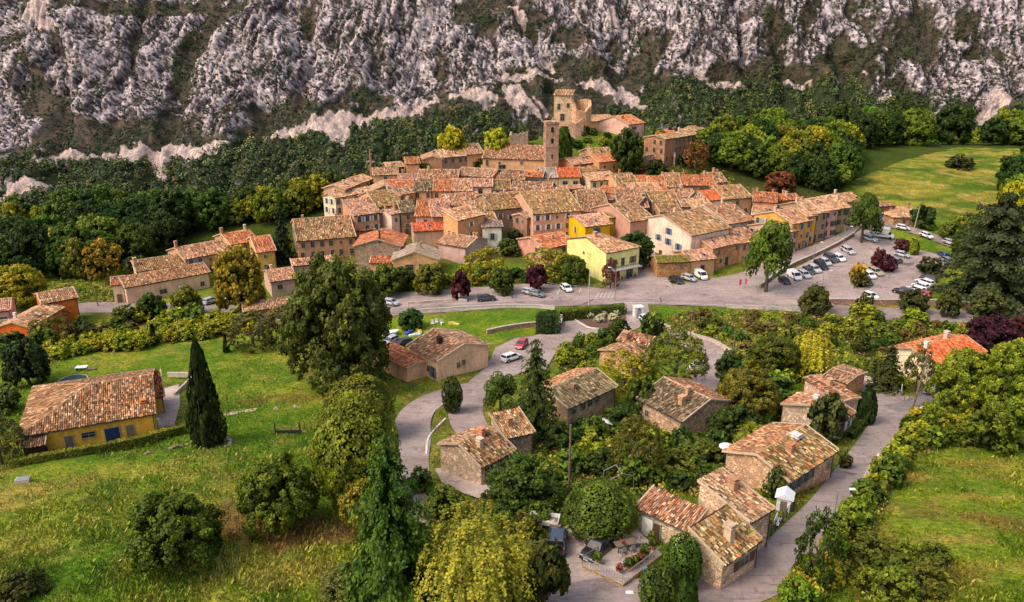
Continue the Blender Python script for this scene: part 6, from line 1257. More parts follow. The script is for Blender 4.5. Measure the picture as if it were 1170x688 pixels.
car(1058,269, 18,7, 'hatch', W_, 'white car further down the side street')
car(1085,277, 18,5, 'hatch', SI, 'silver car on the side street close to the cedar')
car(1077,291, -14,-10, 'hatch', BLU, 'dark blue car under the cedar branches')
car(1080,297, -14,-8, 'hatch', GR, 'grey car next to the dark blue one under the cedar')
car(1030,291, 18,4, 'hatch', SI, 'silver car beside the upper island of the car park')
car(1024,298, 14,-6, 'hatch', GR, 'grey car between the plum coloured trees')
car(1019,305, 12,-8, 'hatch', MR, 'maroon car half hidden by the plum coloured trees')
car(1000,310.5, 16,8, 'wagon', TN, 'tan estate car on the middle island')
car(993,314.5, 16,8, 'hatch', W_, 'white car next to the tan estate car')
car(989,322, 14,7, 'hatch', DGr, 'dark car behind the little yellow tree')
car(1060,318, -16,-4, 'hatch', DGr, 'dark grey car, rearmost of the right row')
car(1056,322.5, -16,-5, 'wagon', W_, 'white estate car, second from the back of the right row')
car(1051,327, -16,-5, 'hatch', W_, 'white hatchback in the middle of the right row')
car(1045.5,331, -16,-5, 'wagon', W_, 'white estate car next to the black off roader')
car(1031,334, -16,-4, 'suv', K_, 'black off roader at the front of the right row')
car(1053,336.5, -16,-4, 'hatch', (176,24,44), 'red car at the front end of the right row')
car(994.5,338.5, 18,7, 'hatch', W_, 'white car parked against the car park wall')
car(772.5,320.5, 16,6, 'hatch', K_, 'black car, left one of three by the mossy garage')
car(787,318, 16,5, 'hatch', SI, 'silver car in the middle of three by the mossy garage')
car(799.7,315, 12,7, 'van', W_, 'white small van, right one of three by the mossy garage', cat='van', name='parked_van')
car(647,329.5, 10,7, 'hatch', W_, 'white hatchback at the road edge below the garden tree')
car(607,334, 16,3, 'wagon', SI, 'silver estate car at the roadside by the right purple tree')
car(613.5,336, 16,3, 'hatch', GR, 'grey car tucked close beside the silver roadside estate')
car(555.6,341, 18,-1, 'wagon', DGr, 'dark car on the main road by the white planter tree', name='car')
car(447,346, 18,3, 'hatch', SI, 'silver car at the road end beside the big bronze tree')
car(739,366, 14,7, 'hatch', W_, 'white car parked below the white kiosk')
car(797,421, 16,-7, 'pickup', W_, 'white pickup truck under the olive tree on the lane', cat='pickup truck', name='parked_pickup')
car(584.5,409.5, 18,-6, 'wagon', W_, 'white estate car parked in front of the peach house lane')
car(596,394, -8,9, 'hatch', (170,48,60), 'red car parked at the lane junction')
car(461,393, -18,4, 'hatch', K_, 'black car in the yard of the peach house')
car(446,390, -12,6, 'hatch', SI, 'silver car half under the big bronze tree')
car(228,326, 16,-3, 'hatch', BLU, 'blue car at the right end of the long peach house')
car(241,344, 16,-6, 'hatch', SI, 'silver car left of the golden olive tree, nearer one')
car(262,344, 16,-5, 'wagon', W_, 'white car behind the trunk of the golden olive tree')
car(1063,446, 6,-10, 'hatch', SI, 'light car deep in the shade of the villa carport')
car(637,622, 2,-16, 'suv', (56,66,84), 'slate blue off roader in the drive, seen from behind')
car(686,630, -14,10, 'pickup', K_, 'black pickup truck beside the terrace wall', cat='pickup truck', name='parked_pickup')
def camper():
    p = on(1007,272); f = on(1025,276); d = f-p; a = math.atan2(d.y, d.x)
    o = empty('camper_van', (p.x, p.y, p.z+.14), a, 'big white camper van with a brown stripe beside the flat topped pine', 'camper van'); m = MB()
    V = []; secs = [(-3.3,1.1,.5,2.9), (-3.2,1.15,.45,3.0), (1.2,1.15,.45,3.0), (1.9,1.15,1.9,2.85), (2.0,1.1,2.0,2.7)]
    for x, w_, z0, z1 in secs: V += [(x,-w_,z0),(x,-w_,z1-.12),(x,-w_*.93,z1),(x,w_*.93,z1),(x,w_,z1-.12),(x,w_,z0)]
    n = len(secs); m.add(V, [(i*6+j, i*6+(j+1) % 6, (i+1)*6+(j+1) % 6, (i+1)*6+j) for i in range(n-1) for j in range(6)]+[tuple(range(5, -1, -1)), tuple(range((n-1)*6, n*6))])
    V = []
    for x, w_, z1 in ((1.2,1.0,1.3),(2.2,1.0,1.25),(3.0,.95,1.05),(3.25,.85,.75)): V += [(x,-w_,.45),(x,-w_,z1),(x,w_,z1),(x,w_,.45)]
    m.add(V, [(i*4+j, i*4+(j+1) % 4, (i+1)*4+(j+1) % 4, (i+1)*4+j) for i in range(3) for j in range(4)]+[(3,2,1,0),(12,13,14,15)])
    obj('body', m.mesh('body', M['carpaint']), o, color=lin((224,220,214))); m = MB()
    m.add([(1.25,-.96,1.25),(2.35,-.94,1.22),(2.35,.94,1.22),(1.25,.96,1.25),(1.25,-.86,1.95),(1.7,-.84,1.95),(1.7,.84,1.95),(1.25,.86,1.95)], [(3,2,1,0),(4,5,6,7),(0,1,5,4),(1,2,6,5),(2,3,7,6),(3,0,4,7)])
    obj('windscreen', m.mesh('windscreen', M['glass']), o)
    for x in (-2.2, -.6):
        for sy in (-1, 1): m = MB(); m.box((x, sy*1.155, 2.0), (1.0, .03, .55)); obj('window', m.mesh('window', M['glass']), o)
    for sy in (-1, 1): m = MB(); m.box((-1, sy*1.153, 1.25), (4.3, .02, .16)); obj('stripe', m.mesh('stripe', M['wood']), o)
    for x in (-2.2, 2.35):
        for sy in (-1, 1): m = MB(); m.tube((x, sy*.9, .36), (x, sy*1.16, .36), .36, n=14); obj('wheel', m.mesh('wheel', M['tyre']), o)
    for x in (-1.8, .2): m = MB(); m.box((x, 0, 3.03), (.6, .6, .12)); obj('roof_hatch', m.mesh('roof_hatch', M['white']), o)
camper()

# ---------------------------------------------------------------- poles, lamps, walls and other street furniture
def pole(px, py, hpx, label, lean=(0, 0), arms=0, r=.15, mat='wood', cat='utility pole', name='utility_pole', tz=0):
    p = on(px, py); h = hpx/pxm(p); o = empty(name, tuple(p), tz, label, cat); m = MB(); m.tube((0,0,-.6), (lean[0]*h, lean[1]*h, h), r, r*.62); obj('pole', m.mesh('pole', M[mat]), o)
    for k in range(arms):
        m = MB(); z = h*(.97-.16*k); c = Vector((lean[0]*z, lean[1]*z, z)); m.box(tuple(c), (2.2, .12, .12)); a_ = obj('crossarm', m.mesh('crossarm', M['wood']), o)
        for q in (-.95, -.35, .35, .95): m = MB(); m.lathe([(.05,0),(.07,.08),(.04,.12),(.06,.2)], (c.x+q, c.y, c.z+.06), 6); obj('insulator', m.mesh('insulator', M['white']), a_)
    return o, p, h
PL = {}
PL['a'] = pole(650, 562, 86, 'tall grey utility pole in front of the wide fresh bush', r=.17)
PL['b'] = pole(754.5, 488, 56, 'utility pole leaning on the two chimney stone house', r=.16)
PL['c'] = pole(835.5, 426, 54, 'utility pole on the lane corner with a small lamp', r=.17)
PL['d'] = pole(788, 395, 44, 'thin dark utility pole in the rough slope', r=.14)
PL['e'] = pole(672.5, 352, 44, 'concrete utility pole on the square', r=.16, mat='concrete')
PL['f'] = pole(1042, 468, 68, 'leaning utility pole with two crossarms near the villa', lean=(.10, 0), arms=2, r=.17)
PL['g'] = pole(113, 350, 44, 'leaning utility pole by the left car yard', lean=(-.16, 0), r=.15)
PL['h'] = pole(30, 376, 32, 'thin pole in front of the vivid orange house', lean=(-.12, 0), r=.12)
PL['i'] = pole(1043.5, 265, 30, 'pale utility pole on the side street', lean=(.08, 0), r=.14, mat='concrete')
PL['j'] = pole(472, 432, 18, 'short lamp pole in the big garden beside the peach house', r=.12)
PL['k'] = pole(205, 388, 26, 'thin pale pole rising from the shrubs on the left', r=.10, mat='concrete')
PL['l'] = pole(496, 414, 29, 'slim dark pole against the peach house roof', r=.08, mat='darkmetal')
PL['m'] = pole(1029, 452, 14, 'white stub post at the lane fork', r=.13, mat='concrete', cat='post', name='post')
pm, p_, h_ = pole(424.5, 206, 35, 'rusty red mast with insulators on the left rim of the village', r=.35, mat='terracotta', cat='mast', name='mast')
for s in (-1, 1):
    m = MB(); m.box((s*.9, 0, h_*.6), (1.0, .5, .5)); obj('transformer', m.mesh('transformer', M['metal']), pm)
def wire(a, b, label, sag=1.2, off=(0, 0)):
    A_, B_ = a[1]+Vector((0,0,a[2]*.97)), b[1]+Vector((0,0,b[2]*.97)); pts_ = []
    for k in range(17): t = k/16; q = A_.lerp(B_, t); q.z -= sag*4*t*(1-t); pts_.append(q)
    m = MB()
    for k in range(16): m.tube(pts_[k], pts_[k+1], .022, n=4)
    o = obj('overhead_wire', m.mesh('overhead_wire', M['darkmetal'])); tag(o, label, 'wire')
wire(PL['a'], PL['b'], 'cable from the tall grey pole to the leaning one'); wire(PL['b'], PL['c'], 'cable from the two chimney house pole to the lane corner pole'); wire(PL['c'], PL['d'], 'cable between the two poles of the rough slope')
wire(PL['d'], PL['e'], 'cable over the main road to the square'); wire(PL['c'], PL['f'], 'long cable to the villa pole with crossarms')
def lamp(px, py, hpx, label, side=1, two=False):
    p = on(px, py); h = hpx/pxm(p); o = empty('street_lamp', tuple(p), 0, label, 'street lamp'); m = MB(); m.tube((0,0,-.3), (0,0,h*.93), .09, .06); m.tube((0,0,h*.93), (side*1.3,0,h), .05, .04); obj('pole', m.mesh('pole', M['metal']), o)
    m = MB(); m.box((side*1.55, 0, h), (.75, .3, .14), taper=.7); obj('lamp_head', m.mesh('lamp_head', M['white']), o)
lamp(702.5, 344, 40, 'street lamp in front of the lemon corner house', -1)
lamp(1121.5, 340, 38, 'street lamp standing before the huge cedar', 1)
lamp(938.5, 334, 26, 'street lamp at the open end of the car park')
lamp(953, 590, 36, 'slender street lamp on the lower lane', 1)
lamp(929.5, 298, 22, 'street lamp on the terrace street above the black off roader')
lamp(963.5, 282, 24, 'street lamp on the terrace street above the light silver car')
lamp(738, 698, 24, 'blue headed lamp by the clipped evergreens at the bottom', -1)
def wall_line(label, pp, h, th, c, name='stone_wall', cat='wall', cap=True, mat='stone', base=-.8, wob=0):
    ln = smooth_line(px_line(pp), 1.0); V = []; n = len(ln); V2 = []; r = random.Random(3)
    o0 = ln[0].copy(); o0.z = float(G(o0.x, o0.y))
    for i, p in enumerate(ln):
        d = (ln[min(i+1, n-1)]-ln[max(i-1, 0)]).normalized(); q = Vector((-d.y, d.x, 0))*th/2; g_ = float(G(p.x, p.y)); hh = h+r.uniform(-wob, wob)
        for a, z in ((-1, base), (-1, hh), (1, hh), (1, base)): V.append((p.x+q.x*a-o0.x, p.y+q.y*a-o0.y, g_+z-o0.z))
        for a, z in ((-1.25, h+.004), (-1.25, h+.1), (1.25, h+.1), (1.25, h+.004)): V2.append((p.x+q.x*a-o0.x, p.y+q.y*a-o0.y, g_+z-o0.z))
    F = [(i*4+k, i*4+(k+1) % 4, (i+1)*4+(k+1) % 4, (i+1)*4+k) for i in range(n-1) for k in range(4)]+[(3,2,1,0), tuple((n-1)*4+k for k in range(4))]
    root = empty(name, tuple(o0), 0, label, cat); m = MB(); m.add(V, F); obj('masonry', m.mesh('masonry', M[mat]), root, color=lin(c))
    if cap: m = MB(); m.add(V2, F); obj('coping', m.mesh('coping', M['concrete']), root)
wall_line('long stone parapet along the lower side of the car park', [(946,348),(1000,349),(1060,349),(1110,352),(1170,358),(1230,364)], 1.3, .45, (176,140,124))
wall_line('low kerb wall along the lower side of the main road', [(470,358),(520,355),(570,352),(610,352),(634,354)], .7, .35, (206,190,178), mat='stucco')
wall_line('long low wall above the left meadow gardens by the main road', [(830,352),(880,354),(905,356),(940,358)], .7, .3, (206,190,178), mat='stucco')
wall_line('retaining wall between the terrace street and the car park', [(868,330),(884,318),(905,305),(930,294),(955,282),(975,270)], 1.0, .4, (170,136,110))
wall_line('stone terrace wall on the castle hill', [(733.5,190),(750,186),(768,180),(770,190)], 3.2, .5, (176,146,126), base=-2)
wall_line('stone wall on the far side of the lane junction', [(556,383),(580,378),(612,374),(638,376),(641,365)], 1.1, .4, (176,140,118))
wall_line('curved kerb wall of the pebble garden', [(652,361),(660,369),(675,376),(694,377)], .35, .3, (206,192,180), mat='stucco', cap=False)
wall_line('low wall along the outer edge of the short lane', [(752,372),(790,385),(815,392),(835,404)], .7, .3, (206,180,166), mat='stucco')
wall_line('pale kerb wall on the bend of the upper lane', [(905,433),(945,437),(985,434),(1010,444),(1030,452)], .7, .3, (210,196,184), mat='stucco')
wall_line('rough stone bank below the villa drive', [(1052,474),(1064,470),(1080,474),(1084,482)], 1.2, .9, (200,180,160), wob=.3, cap=False)
wall_line('rubble edge of the lower lane by the right meadow', [(1012,510),(990,546),(968,582),(956,604),(940,628)], .5, .6, (190,170,156), wob=.25, cap=False)
wall_line('low stone wall left of the lower drive', [(590,616),(612,608),(634,603)], .8, .4, (206,190,170), wob=.1, cap=False)
wall_line('concrete retaining strip between the yard and the garden of the peach house', [(438,418),(452,412),(468,404)], .8, .3, (150,140,134), mat='stucco')
wall_line('dry stone border across the left meadow', [(256,474),(285,470),(315,468),(345,466)], .05, 1.0, (176,158,134), wob=.35, cap=False)
wall_line('dry stone edge at the foot of the farmhouse hedge', [(100,532),(140,524),(180,516),(222,506)], .0, .6, (140,124,98), wob=.3, cap=False)
wall_line('white kerb along the roundabout lawn of the lower lane', [(487,520),(489,503),(497,491),(509,479)], .15, .25, (224,214,206), mat='stucco', cap=False, name='kerb', cat='kerb')
wall_line('pale garden wall along the roadside garden', [(466,349),(500,346),(516,345)], .6, .3, (206,180,160), mat='stucco')

def terrace():
    zc = at_Y(700, 625, on(700, 640).y); A_, B_, C_, D_ = on(666,650), on(727,612), on(753,640), on(712,672); z = max(float(G(p.x, p.y)) for p in (A_, B_, C_, D_))+.35
    g_ = [at_z(665.5,646,z), at_z(727,606,z), at_z(756,634,z), at_z(712,668,z)]; o0 = g_[0]; root = empty('terrace', tuple(o0), 0, 'raised stone patio in front of the rust and cream wing', 'terrace')
    L_ = [p-o0 for p in g_]; m = MB(); V = [(p.x, p.y, -3) for p in L_]+[(p.x, p.y, -.02) for p in L_]; m.add(V, [(3,2,1,0),(0,1,5,4),(1,2,6,5),(2,3,7,6),(3,0,4,7),(4,5,6,7)]); obj('retaining_wall', m.mesh('retaining_wall', M['stone']), root, color=lin((206,160,96)))
    m = MB(); c = sum(L_, Vector())/4; V = [(c+(p-c)*1.02) for p in L_]; V = [(p.x, p.y, 0) for p in V]+[(p.x, p.y, .1) for p in V]; m.add(V, [(3,2,1,0),(0,1,5,4),(1,2,6,5),(2,3,7,6),(3,0,4,7),(4,5,6,7)]); obj('paving', m.mesh('paving', M['paving']), root)
    for i, j in ((0, 3), (0, 1), (3, 2)):
        a, b = L_[i], L_[j]; n = int((b-a).length/.30); m = MB()
        for k in range(n+1): q = a.lerp(b, k/n)*.985; m.tube((q.x, q.y, .1), (q.x, q.y, 1.0), .022, n=5)
        m.tube((a.x*.985, a.y*.985, 1.02), (b.x*.985, b.y*.985, 1.02), .05, n=6); obj('railing', m.mesh('railing', M['metal'] if i+j != 1 else M['wood']), root)
    tz = z+.1; tp = at_z(714,627,tz); t = empty('garden_table', tuple(tp), R(20), 'dining table with a red flower pot on the stone patio', 'table'); m = MB(); m.box((0,0,.73), (2.2,1.0,.05)); obj('tabletop', m.mesh('tabletop', M['wood']), t)
    for sx in (-1, 1):
        for sy in (-1, 1): m = MB(); m.box((sx*.95, sy*.4, .35), (.07,.07,.7)); obj('leg', m.mesh('leg', M['darkmetal']), t)
    chm = {}
    m = MB(); m.box((0,0,.45), (.46,.46,.05)); chm['seat'] = m.mesh('seat', M['metal']); m = MB(); m.box((0,-.22,.75), (.44,.04,.5)); chm['backrest'] = m.mesh('backrest', M['metal']); m = MB(); m.box((0,0,.21), (.04,.04,.42)); chm['leg'] = m.mesh('leg', M['darkmetal'])
    for i, (x, y, rz, l) in enumerate(((-.6,-.75,0,'left near'),(.4,-.75,0,'right near'),(-.5,.75,math.pi,'left far'),(.5,.75,math.pi,'right far'),(1.35,0,math.pi/2,'right end'))):
        p = Vector((x*math.cos(R(20))-y*math.sin(R(20)), x*math.sin(R(20))+y*math.cos(R(20)), 0))+tp; c = empty('patio_chair', tuple(p), R(20)+rz, 'grey patio chair at the %s of the dining table' % l, 'chair'); obj('seat', chm['seat'], c); obj('backrest', chm['backrest'], c)
        for sx in (-1, 1):
            for sy in (-1, 1): q = obj('leg', chm['leg'], c); q.location = (sx*.19, sy*.19, 0)
    def pot(px, py, z, s, label, fl=None):
        p = at_z(px, py, z); o = empty('flower_pot', tuple(p), 0, label, 'flower pot'); m = MB(); m.lathe([(.16*s,0),(.24*s,.32*s),(.27*s,.34*s),(.27*s,.4*s)], n=12); obj('pot', m.mesh('pot', M['terracotta']), o)
        c = obj('plant', protos('bush', 3)[0][0], o, color=lin(fl or (74,92,34))); c.scale = (.75*s,)*3; c.location.z = .36*s
    pot(712.5, 623, tz+.76, .5, 'small pot of red flowers on the dining table', (170,50,60))
    for px, py, s, l, f in ((708,655,1.0,'pot of pink flowers at the patio corner',(150,84,84)),(718,652,1.3,'large round pot plant second along the patio edge',None),(725,648,1.2,'leafy pot third along the patio edge',(96,110,40)),(731,644,1.1,'pot with reddish plant fourth along the patio edge',(120,70,50)),(737,638,1.5,'biggest round pot beside the patio door side',None),(746,628,1.2,'pot plant against the curved patio wall',None),(683,644,1.2,'potted plant at the left patio railing',(96,120,36)),(745,618,1.1,'hanging pot plant by the white door',(110,120,40))): pot(px, py, tz, s, l, f)
terrace()
def simple(name, label, cat, px, py, parts, rz=0, z=0):
    """parts: (name, material, colour, list of (kind, args))"""
    p = on(px, py); o = empty(name, (p.x, p.y, p.z+z), rz, label, cat)
    for nm, mt, c, prims in parts:
        m = MB()
        for k, *a in prims: getattr(m, k)(*a)
        obj(nm, m.mesh(nm, M[mt]), o, color=lin(c) if c else None)
    return o
WH = (222,220,216)
simple('kiosk', 'white utility kiosk with a slightly sloping lid by the road', 'kiosk', 728.5, 363, [('body','stucco',WH,[('box',(0,0,1.2),(1.9,1.5,2.6))]),('roof','white',None,[('box',(0,0,2.58),(2.1,1.7,.14))]),('door','metal',None,[('box',(0,-.77,1.1),(1.0,.05,1.9))]),('vent','darkmetal',None,[('box',(.0,-.80,2.2),(.6,.04,.2))])], R(8))
simple('garden_shed', 'little white shed with a pitched roof by the lower lane', 'shed', 895, 582, [('wall','stucco',WH,[('box',(0,0,.9),(1.5,1.7,1.8))]),('roof','white',None,[('add',[(-1,-1,1.75),(0,-1,2.4),(1,-1,1.75),(-1,1,1.75),(0,1,2.4),(1,1,1.75)],[(0,2,1),(3,4,5),(0,1,4,3),(1,2,5,4),(2,0,3,5)])]),('door','wood',None,[('box',(0,-.87,.75),(.7,.04,1.4))])], R(-25))
simple('garden_bench', 'pale bench and boxes beside the little white shed', 'bench', 888, 600, [('seat','white',None,[('box',(0,0,.45),(1.6,.5,.08))]),('backrest','white',None,[('box',(0,.25,.75),(1.6,.06,.5))]),('leg','darkmetal',None,[('box',(-.7,0,.2),(.08,.45,.42))]),('leg','darkmetal',None,[('box',(.7,0,.2),(.08,.45,.42))])], R(60))
simple('wooden_cart', 'white sided wooden trailer parked above the covered car', 'trailer', 622, 602, [('bed','wood',None,[('box',(0,0,.75),(3.0,1.6,.12)),('box',(1.3,-.9,.6),(1.2,.5,.9))]),('side_panel','white',None,[('box',(0,-.82,1.0),(3.1,.05,.5))]),('side_panel','white',None,[('box',(0,.82,1.0),(3.1,.05,.5))]),('tailboard','white',None,[('box',(1.55,0,1.0),(.06,1.66,.6))]),('tailboard','white',None,[('box',(-1.55,0,1.0),(.06,1.66,.5))]),('wheel','tyre',None,[('tube',(0,-.95,.35),(0,-.78,.35),.35)]),('wheel','tyre',None,[('tube',(0,.78,.35),(0,.95,.35),.35)])], R(-12))
simple('pergola', 'thin metal pergola frame above the dome clipped tree', 'pergola', 706, 560, [('frame','metal',None,[('tube',(-1.5,-1,0),(-1.5,-1,2.2),.04),('tube',(1.5,-1,0),(1.5,-1,2.2),.04),('tube',(-1.5,1,0),(-1.5,1,2.2),.04),('tube',(1.5,1,0),(1.5,1,2.2),.04),('tube',(-1.5,-1,2.2),(0,-1,2.8),.04),('tube',(0,-1,2.8),(1.5,-1,2.2),.04),('tube',(-1.5,1,2.2),(0,1,2.8),.04),('tube',(0,1,2.8),(1.5,1,2.2),.04),('tube',(0,-1,2.8),(0,1,2.8),.04)])], R(15))
simple('sun_lounger', 'white garden table set on the lawn beside the olive roofed stone house', 'table', 694, 486, [('top','white',None,[('box',(0,0,.7),(2.4,1.3,.08))]),('leg','metal',None,[('box',(-1,0,.33),(.1,1.0,.66))]),('leg','metal',None,[('box',(1,0,.33),(.1,1.0,.66))])], R(-35)).name = 'garden_table'
simple('garden_table', 'small white table on the paved corner next to the garden path', 'table', 706, 484, [('top','white',None,[('box',(0,0,.7),(1.3,1.0,.08))]),('leg','metal',None,[('box',(0,0,.33),(.1,.8,.66))])], R(20))
simple('rolled_cover', 'pale blue rolled pool cover lying on the lawn', 'pool cover', 674, 498, [('roll','white',None,[('tube',(-2,0,.25),(2,0,.25),.22)]),('sheet','paint',(120,160,190),[('box',(0,.45,.06),(4.0,.6,.1))])], R(-30))
simple('frame_sign', 'dark metal frame standing in the left meadow', 'frame', 329, 496, [('post','darkmetal',None,[('box',(-1.8,0,.9),(.14,.14,1.9))]),('post','darkmetal',None,[('box',(1.8,0,.9),(.14,.14,1.9))]),('panel','darkmetal',None,[('box',(0,0,.28),(3.6,.1,.55))])], R(3)).name = 'metal_frame'
simple('satellite_table', 'round white parasol table at the left gable of the big stone house', 'table', 829, 528, [('parasol','white',None,[('lathe',[(1.1,2.3),(1.05,2.36),(.1,2.8)])]),('pole','metal',None,[('tube',(0,0,0),(0,0,2.4),.04)]),('top','paint',(70,120,160),[('lathe',[(.6,.7),(.6,.75)])])]).name = 'parasol_table'
simple('stone_well', 'white stone trough in the left meadow under the hedge', 'trough', 27, 552, [('basin','concrete',None,[('box',(0,0,.35),(1.6,1.0,.7))]),('lid','metal',None,[('box',(0,0,.72),(1.3,.8,.06))])], R(15)).name = 'stone_trough'
simple('water_tank', 'dark green covered pool behind the ochre farmhouse', 'pool', 84, 436, [('basin','concrete',None,[('lathe',[(2.4,-.4),(2.4,.35),(2.2,.36)],(0,0,0),18)]),('cover','paint',(20,60,56),[('lathe',[(2.2,.36),(2.1,.42)],(0,0,0),18)])]).name = 'round_pool'
simple('garden_furniture', 'white table and boards on the grass above the farmhouse roof', 'garden table', 94, 424, [('top','white',None,[('box',(0,0,.75),(2.0,1.2,.08))]),('leg','wood',None,[('box',(-.8,0,.35),(.1,1,.7))]),('leg','wood',None,[('box',(.8,0,.35),(.1,1,.7))]),('bench','wood',None,[('box',(1.8,-.6,.3),(1.6,.7,.5))])], R(10)).name = 'garden_table'
simple('pool_enclosure', 'white low wall box beside the farmhouse yard', 'yard wall', 203, 450, [('wall','stucco',(190,176,160),[('box',(0,3,.2),(.3,8,.9)),('box',(-2.6,7.14,.2),(5,.3,.9))])], R(-3)).name = 'yard_wall'
simple('white_gate', 'white box leaning at the end wall of the farmhouse', 'box', 179.5, 487, [('panel','white',None,[('box',(0,0,.6),(.9,.7,1.2))])], R(5)).name = 'storage_box'
simple('stone_ring', 'ring of pale stones around the foot of the tall cypress', 'stone ring', 247, 508, [('stone','concrete',None,[('box',(2.0*math.cos(a),1.8*math.sin(a),.12),(.55,.4,.4),a,.7)]) for a in [k*.52 for k in range(12)]])
simple('lawn_statue', 'small brown tree stump on the lawn of the peach house', 'stump', 469.5, 444, [('trunk','wood',None,[('tube',(0,0,-.1),(0,0,1.3),.3,.22),('tube',(0,0,1.0),(.3,.1,1.6),.14,.05)])]).name = 'tree_stump'
simple('gate', 'pair of white gates in front of the peach gable', 'gate', 537, 424, [('panel','white',None,[('box',(-.75,0,.55),(1.3,.06,1.0))]),('panel','white',None,[('box',(.75,0,.55),(1.3,.06,1.0))]),('post','concrete',None,[('box',(-1.5,0,.6),(.2,.2,1.3))]),('post','concrete',None,[('box',(1.5,0,.6),(.2,.2,1.3))])], R(25))
for i, (x, y, l) in enumerate(((673,363.5,'left'),(688,362,'top middle'),(703,360.5,'right'),(685,368.5,'bottom left'),(700.5,367,'bottom right'))):
    p = on(x, y); o = empty('silver_shrub', tuple(p), 0, 'silvery ball shrub, %s one of five in the pebble garden' % l, 'shrub', 'ball shrubs of the pebble garden'); c = obj('crown', protos('bush', 2)[i % 3][0], o, color=lin((196,196,180))); c.scale = (2.6, 2.6, 1.7); m = MB(); m.tube((0,0,-.2), (0,0,.8), .1); obj('stem', m.mesh('stem', M['bark']), o)
area('pebble_bed', [(655,362),(668,358),(712,355),(716,364),(700,376),(675,374),(662,368)], M['soil'], .16)
# cafe below the lemon house
def cafe():
    z = 0
    for i, (x, y, l) in enumerate(((731,309,'left'),(739,306,'middle'),(734,301,'upper left'),(742,300,'upper right'),(714,319,'near the thin reddish tree'),(722,316,'close to the lemon house front'))):
        t = simple('cafe_table', 'small round cafe table, %s' % l if 'near' in l or 'close' in l else 'small cafe table on the cafe terrace, %s one' % l, 'table', x, y, [('top','white',None,[('lathe',[(.42,.72),(.42,.76)])]),('leg','darkmetal',None,[('tube',(0,0,0),(0,0,.72),.04)])], z=.11)
        for s in (-1, 1):
            p = t.location+Vector((s*.75, .1, 0)); c = empty('cafe_chair', tuple(p), s*math.pi/2, 'dark cafe chair at a round table of the cafe', 'chair', 'chairs of the cafe'); 
            m = MB(); m.box((0,0,.45), (.42,.42,.05)); obj('seat', m.mesh('seat', M['darkmetal']), c); m = MB(); m.box((0,-.2,.7), (.4,.04,.45)); obj('backrest', m.mesh('backrest', M['darkmetal']), c); m = MB(); m.box((-.17,0,.2), (.04,.36,.42)); m2 = m; obj('leg', m.mesh('leg', M['darkmetal']), c); m = MB(); m.box((.17,0,.2), (.04,.36,.42)); obj('leg', m.mesh('leg', M['darkmetal']), c)
    for i, (x, y, l) in enumerate(((737,303,'left'),(731,306,'right'))):
        simple('parasol', 'closed red parasol on the cafe terrace, %s' % ('further one' if i == 0 else 'nearer one'), 'parasol', x, y, [('pole','metal',None,[('tube',(0,0,0),(0,0,2.6),.04)]),('canopy','paint',(200,30,50),[('lathe',[(.22,1.0),(.16,1.8),(.04,2.6)])])], z=.1)
    for i, (x, y, c, l) in enumerate(((844,330,(190,40,90),'pink'),(850.5,329,(230,80,120),'rose'))):
        simple('banner', '%s flag banner at the entrance of the car park' % l, 'banner', x, y, [('pole','metal',None,[('tube',(0,0,0),(0,0,2.8),.04)]),('flag','paint',c,[('box',(.28,0,1.6),(.45,.03,1.4))])])
cafe()
simple('road_sign', 'blue headed sign between the clipped evergreens at the bottom', 'sign', 736, 676, [('pole','metal',None,[('tube',(0,0,0),(0,0,2.2),.04)]),('panel','paint',(90,170,190),[('box',(0,-.04,2.3),(.5,.05,.8))])])
simple('planter', 'white square planter around the roadside purple tree', 'planter', 529, 345, [('box','concrete',None,[('box',(0,0,.25),(2.0,1.6,.6))])])
simple('white_boat', 'white dinghy stored in the yard left of the black car', 'boat', 445, 384, [('hull','white',None,[('add',[(-1.6,-.6,.3),(1.0,-.6,.3),(1.9,0,.5),(1.0,.6,.3),(-1.6,.6,.3),(-1.6,-.8,.9),(1.1,-.8,.9),(2.3,0,1.0),(1.1,.8,.9),(-1.6,.8,.9)],[(4,3,2,1,0),(0,1,6,5),(1,2,7,6),(2,3,8,7),(3,4,9,8),(4,0,5,9),(5,6,7,8,9)])])], R(30)).name = 'dinghy'
for i, (x, y, l) in enumerate(((494,372,'left'),(499,370,'middle'),(505,371,'right'))):
    simple('garden_chair', 'white garden chair on the roadside lawn, %s of three' % l, 'chair', x, y, [('seat','white',None,[('box',(0,0,.42),(.6,.6,.08))]),('backrest','white',None,[('box',(0,.28,.8),(.6,.06,.7))]),('leg','white',None,[('box',(-.25,0,.2),(.06,.5,.4))]),('leg','white',None,[('box',(.25,0,.2),(.06,.5,.4))])], R(20*i))
for i, (x, y, c, l) in enumerate(((474,384,(220,220,216),'stack of white boards in the yard behind the peach house'),(467,381,(60,90,170),'blue tarpaulin heap in the yard behind the peach house'),(480,380,(190,170,60),'yellow crate in the yard behind the peach house'),(520,371,(206,180,90),'yellow plank on the roadside lawn'))):
    simple('board_stack', l, 'yard clutter', x, y, [('boards','paint',c,[('box',(0,0,.2),(2.4,.7,.35),.4),('box',(.4,.5,.25),(1.8,.3,.5),.9)])], R(40*i))
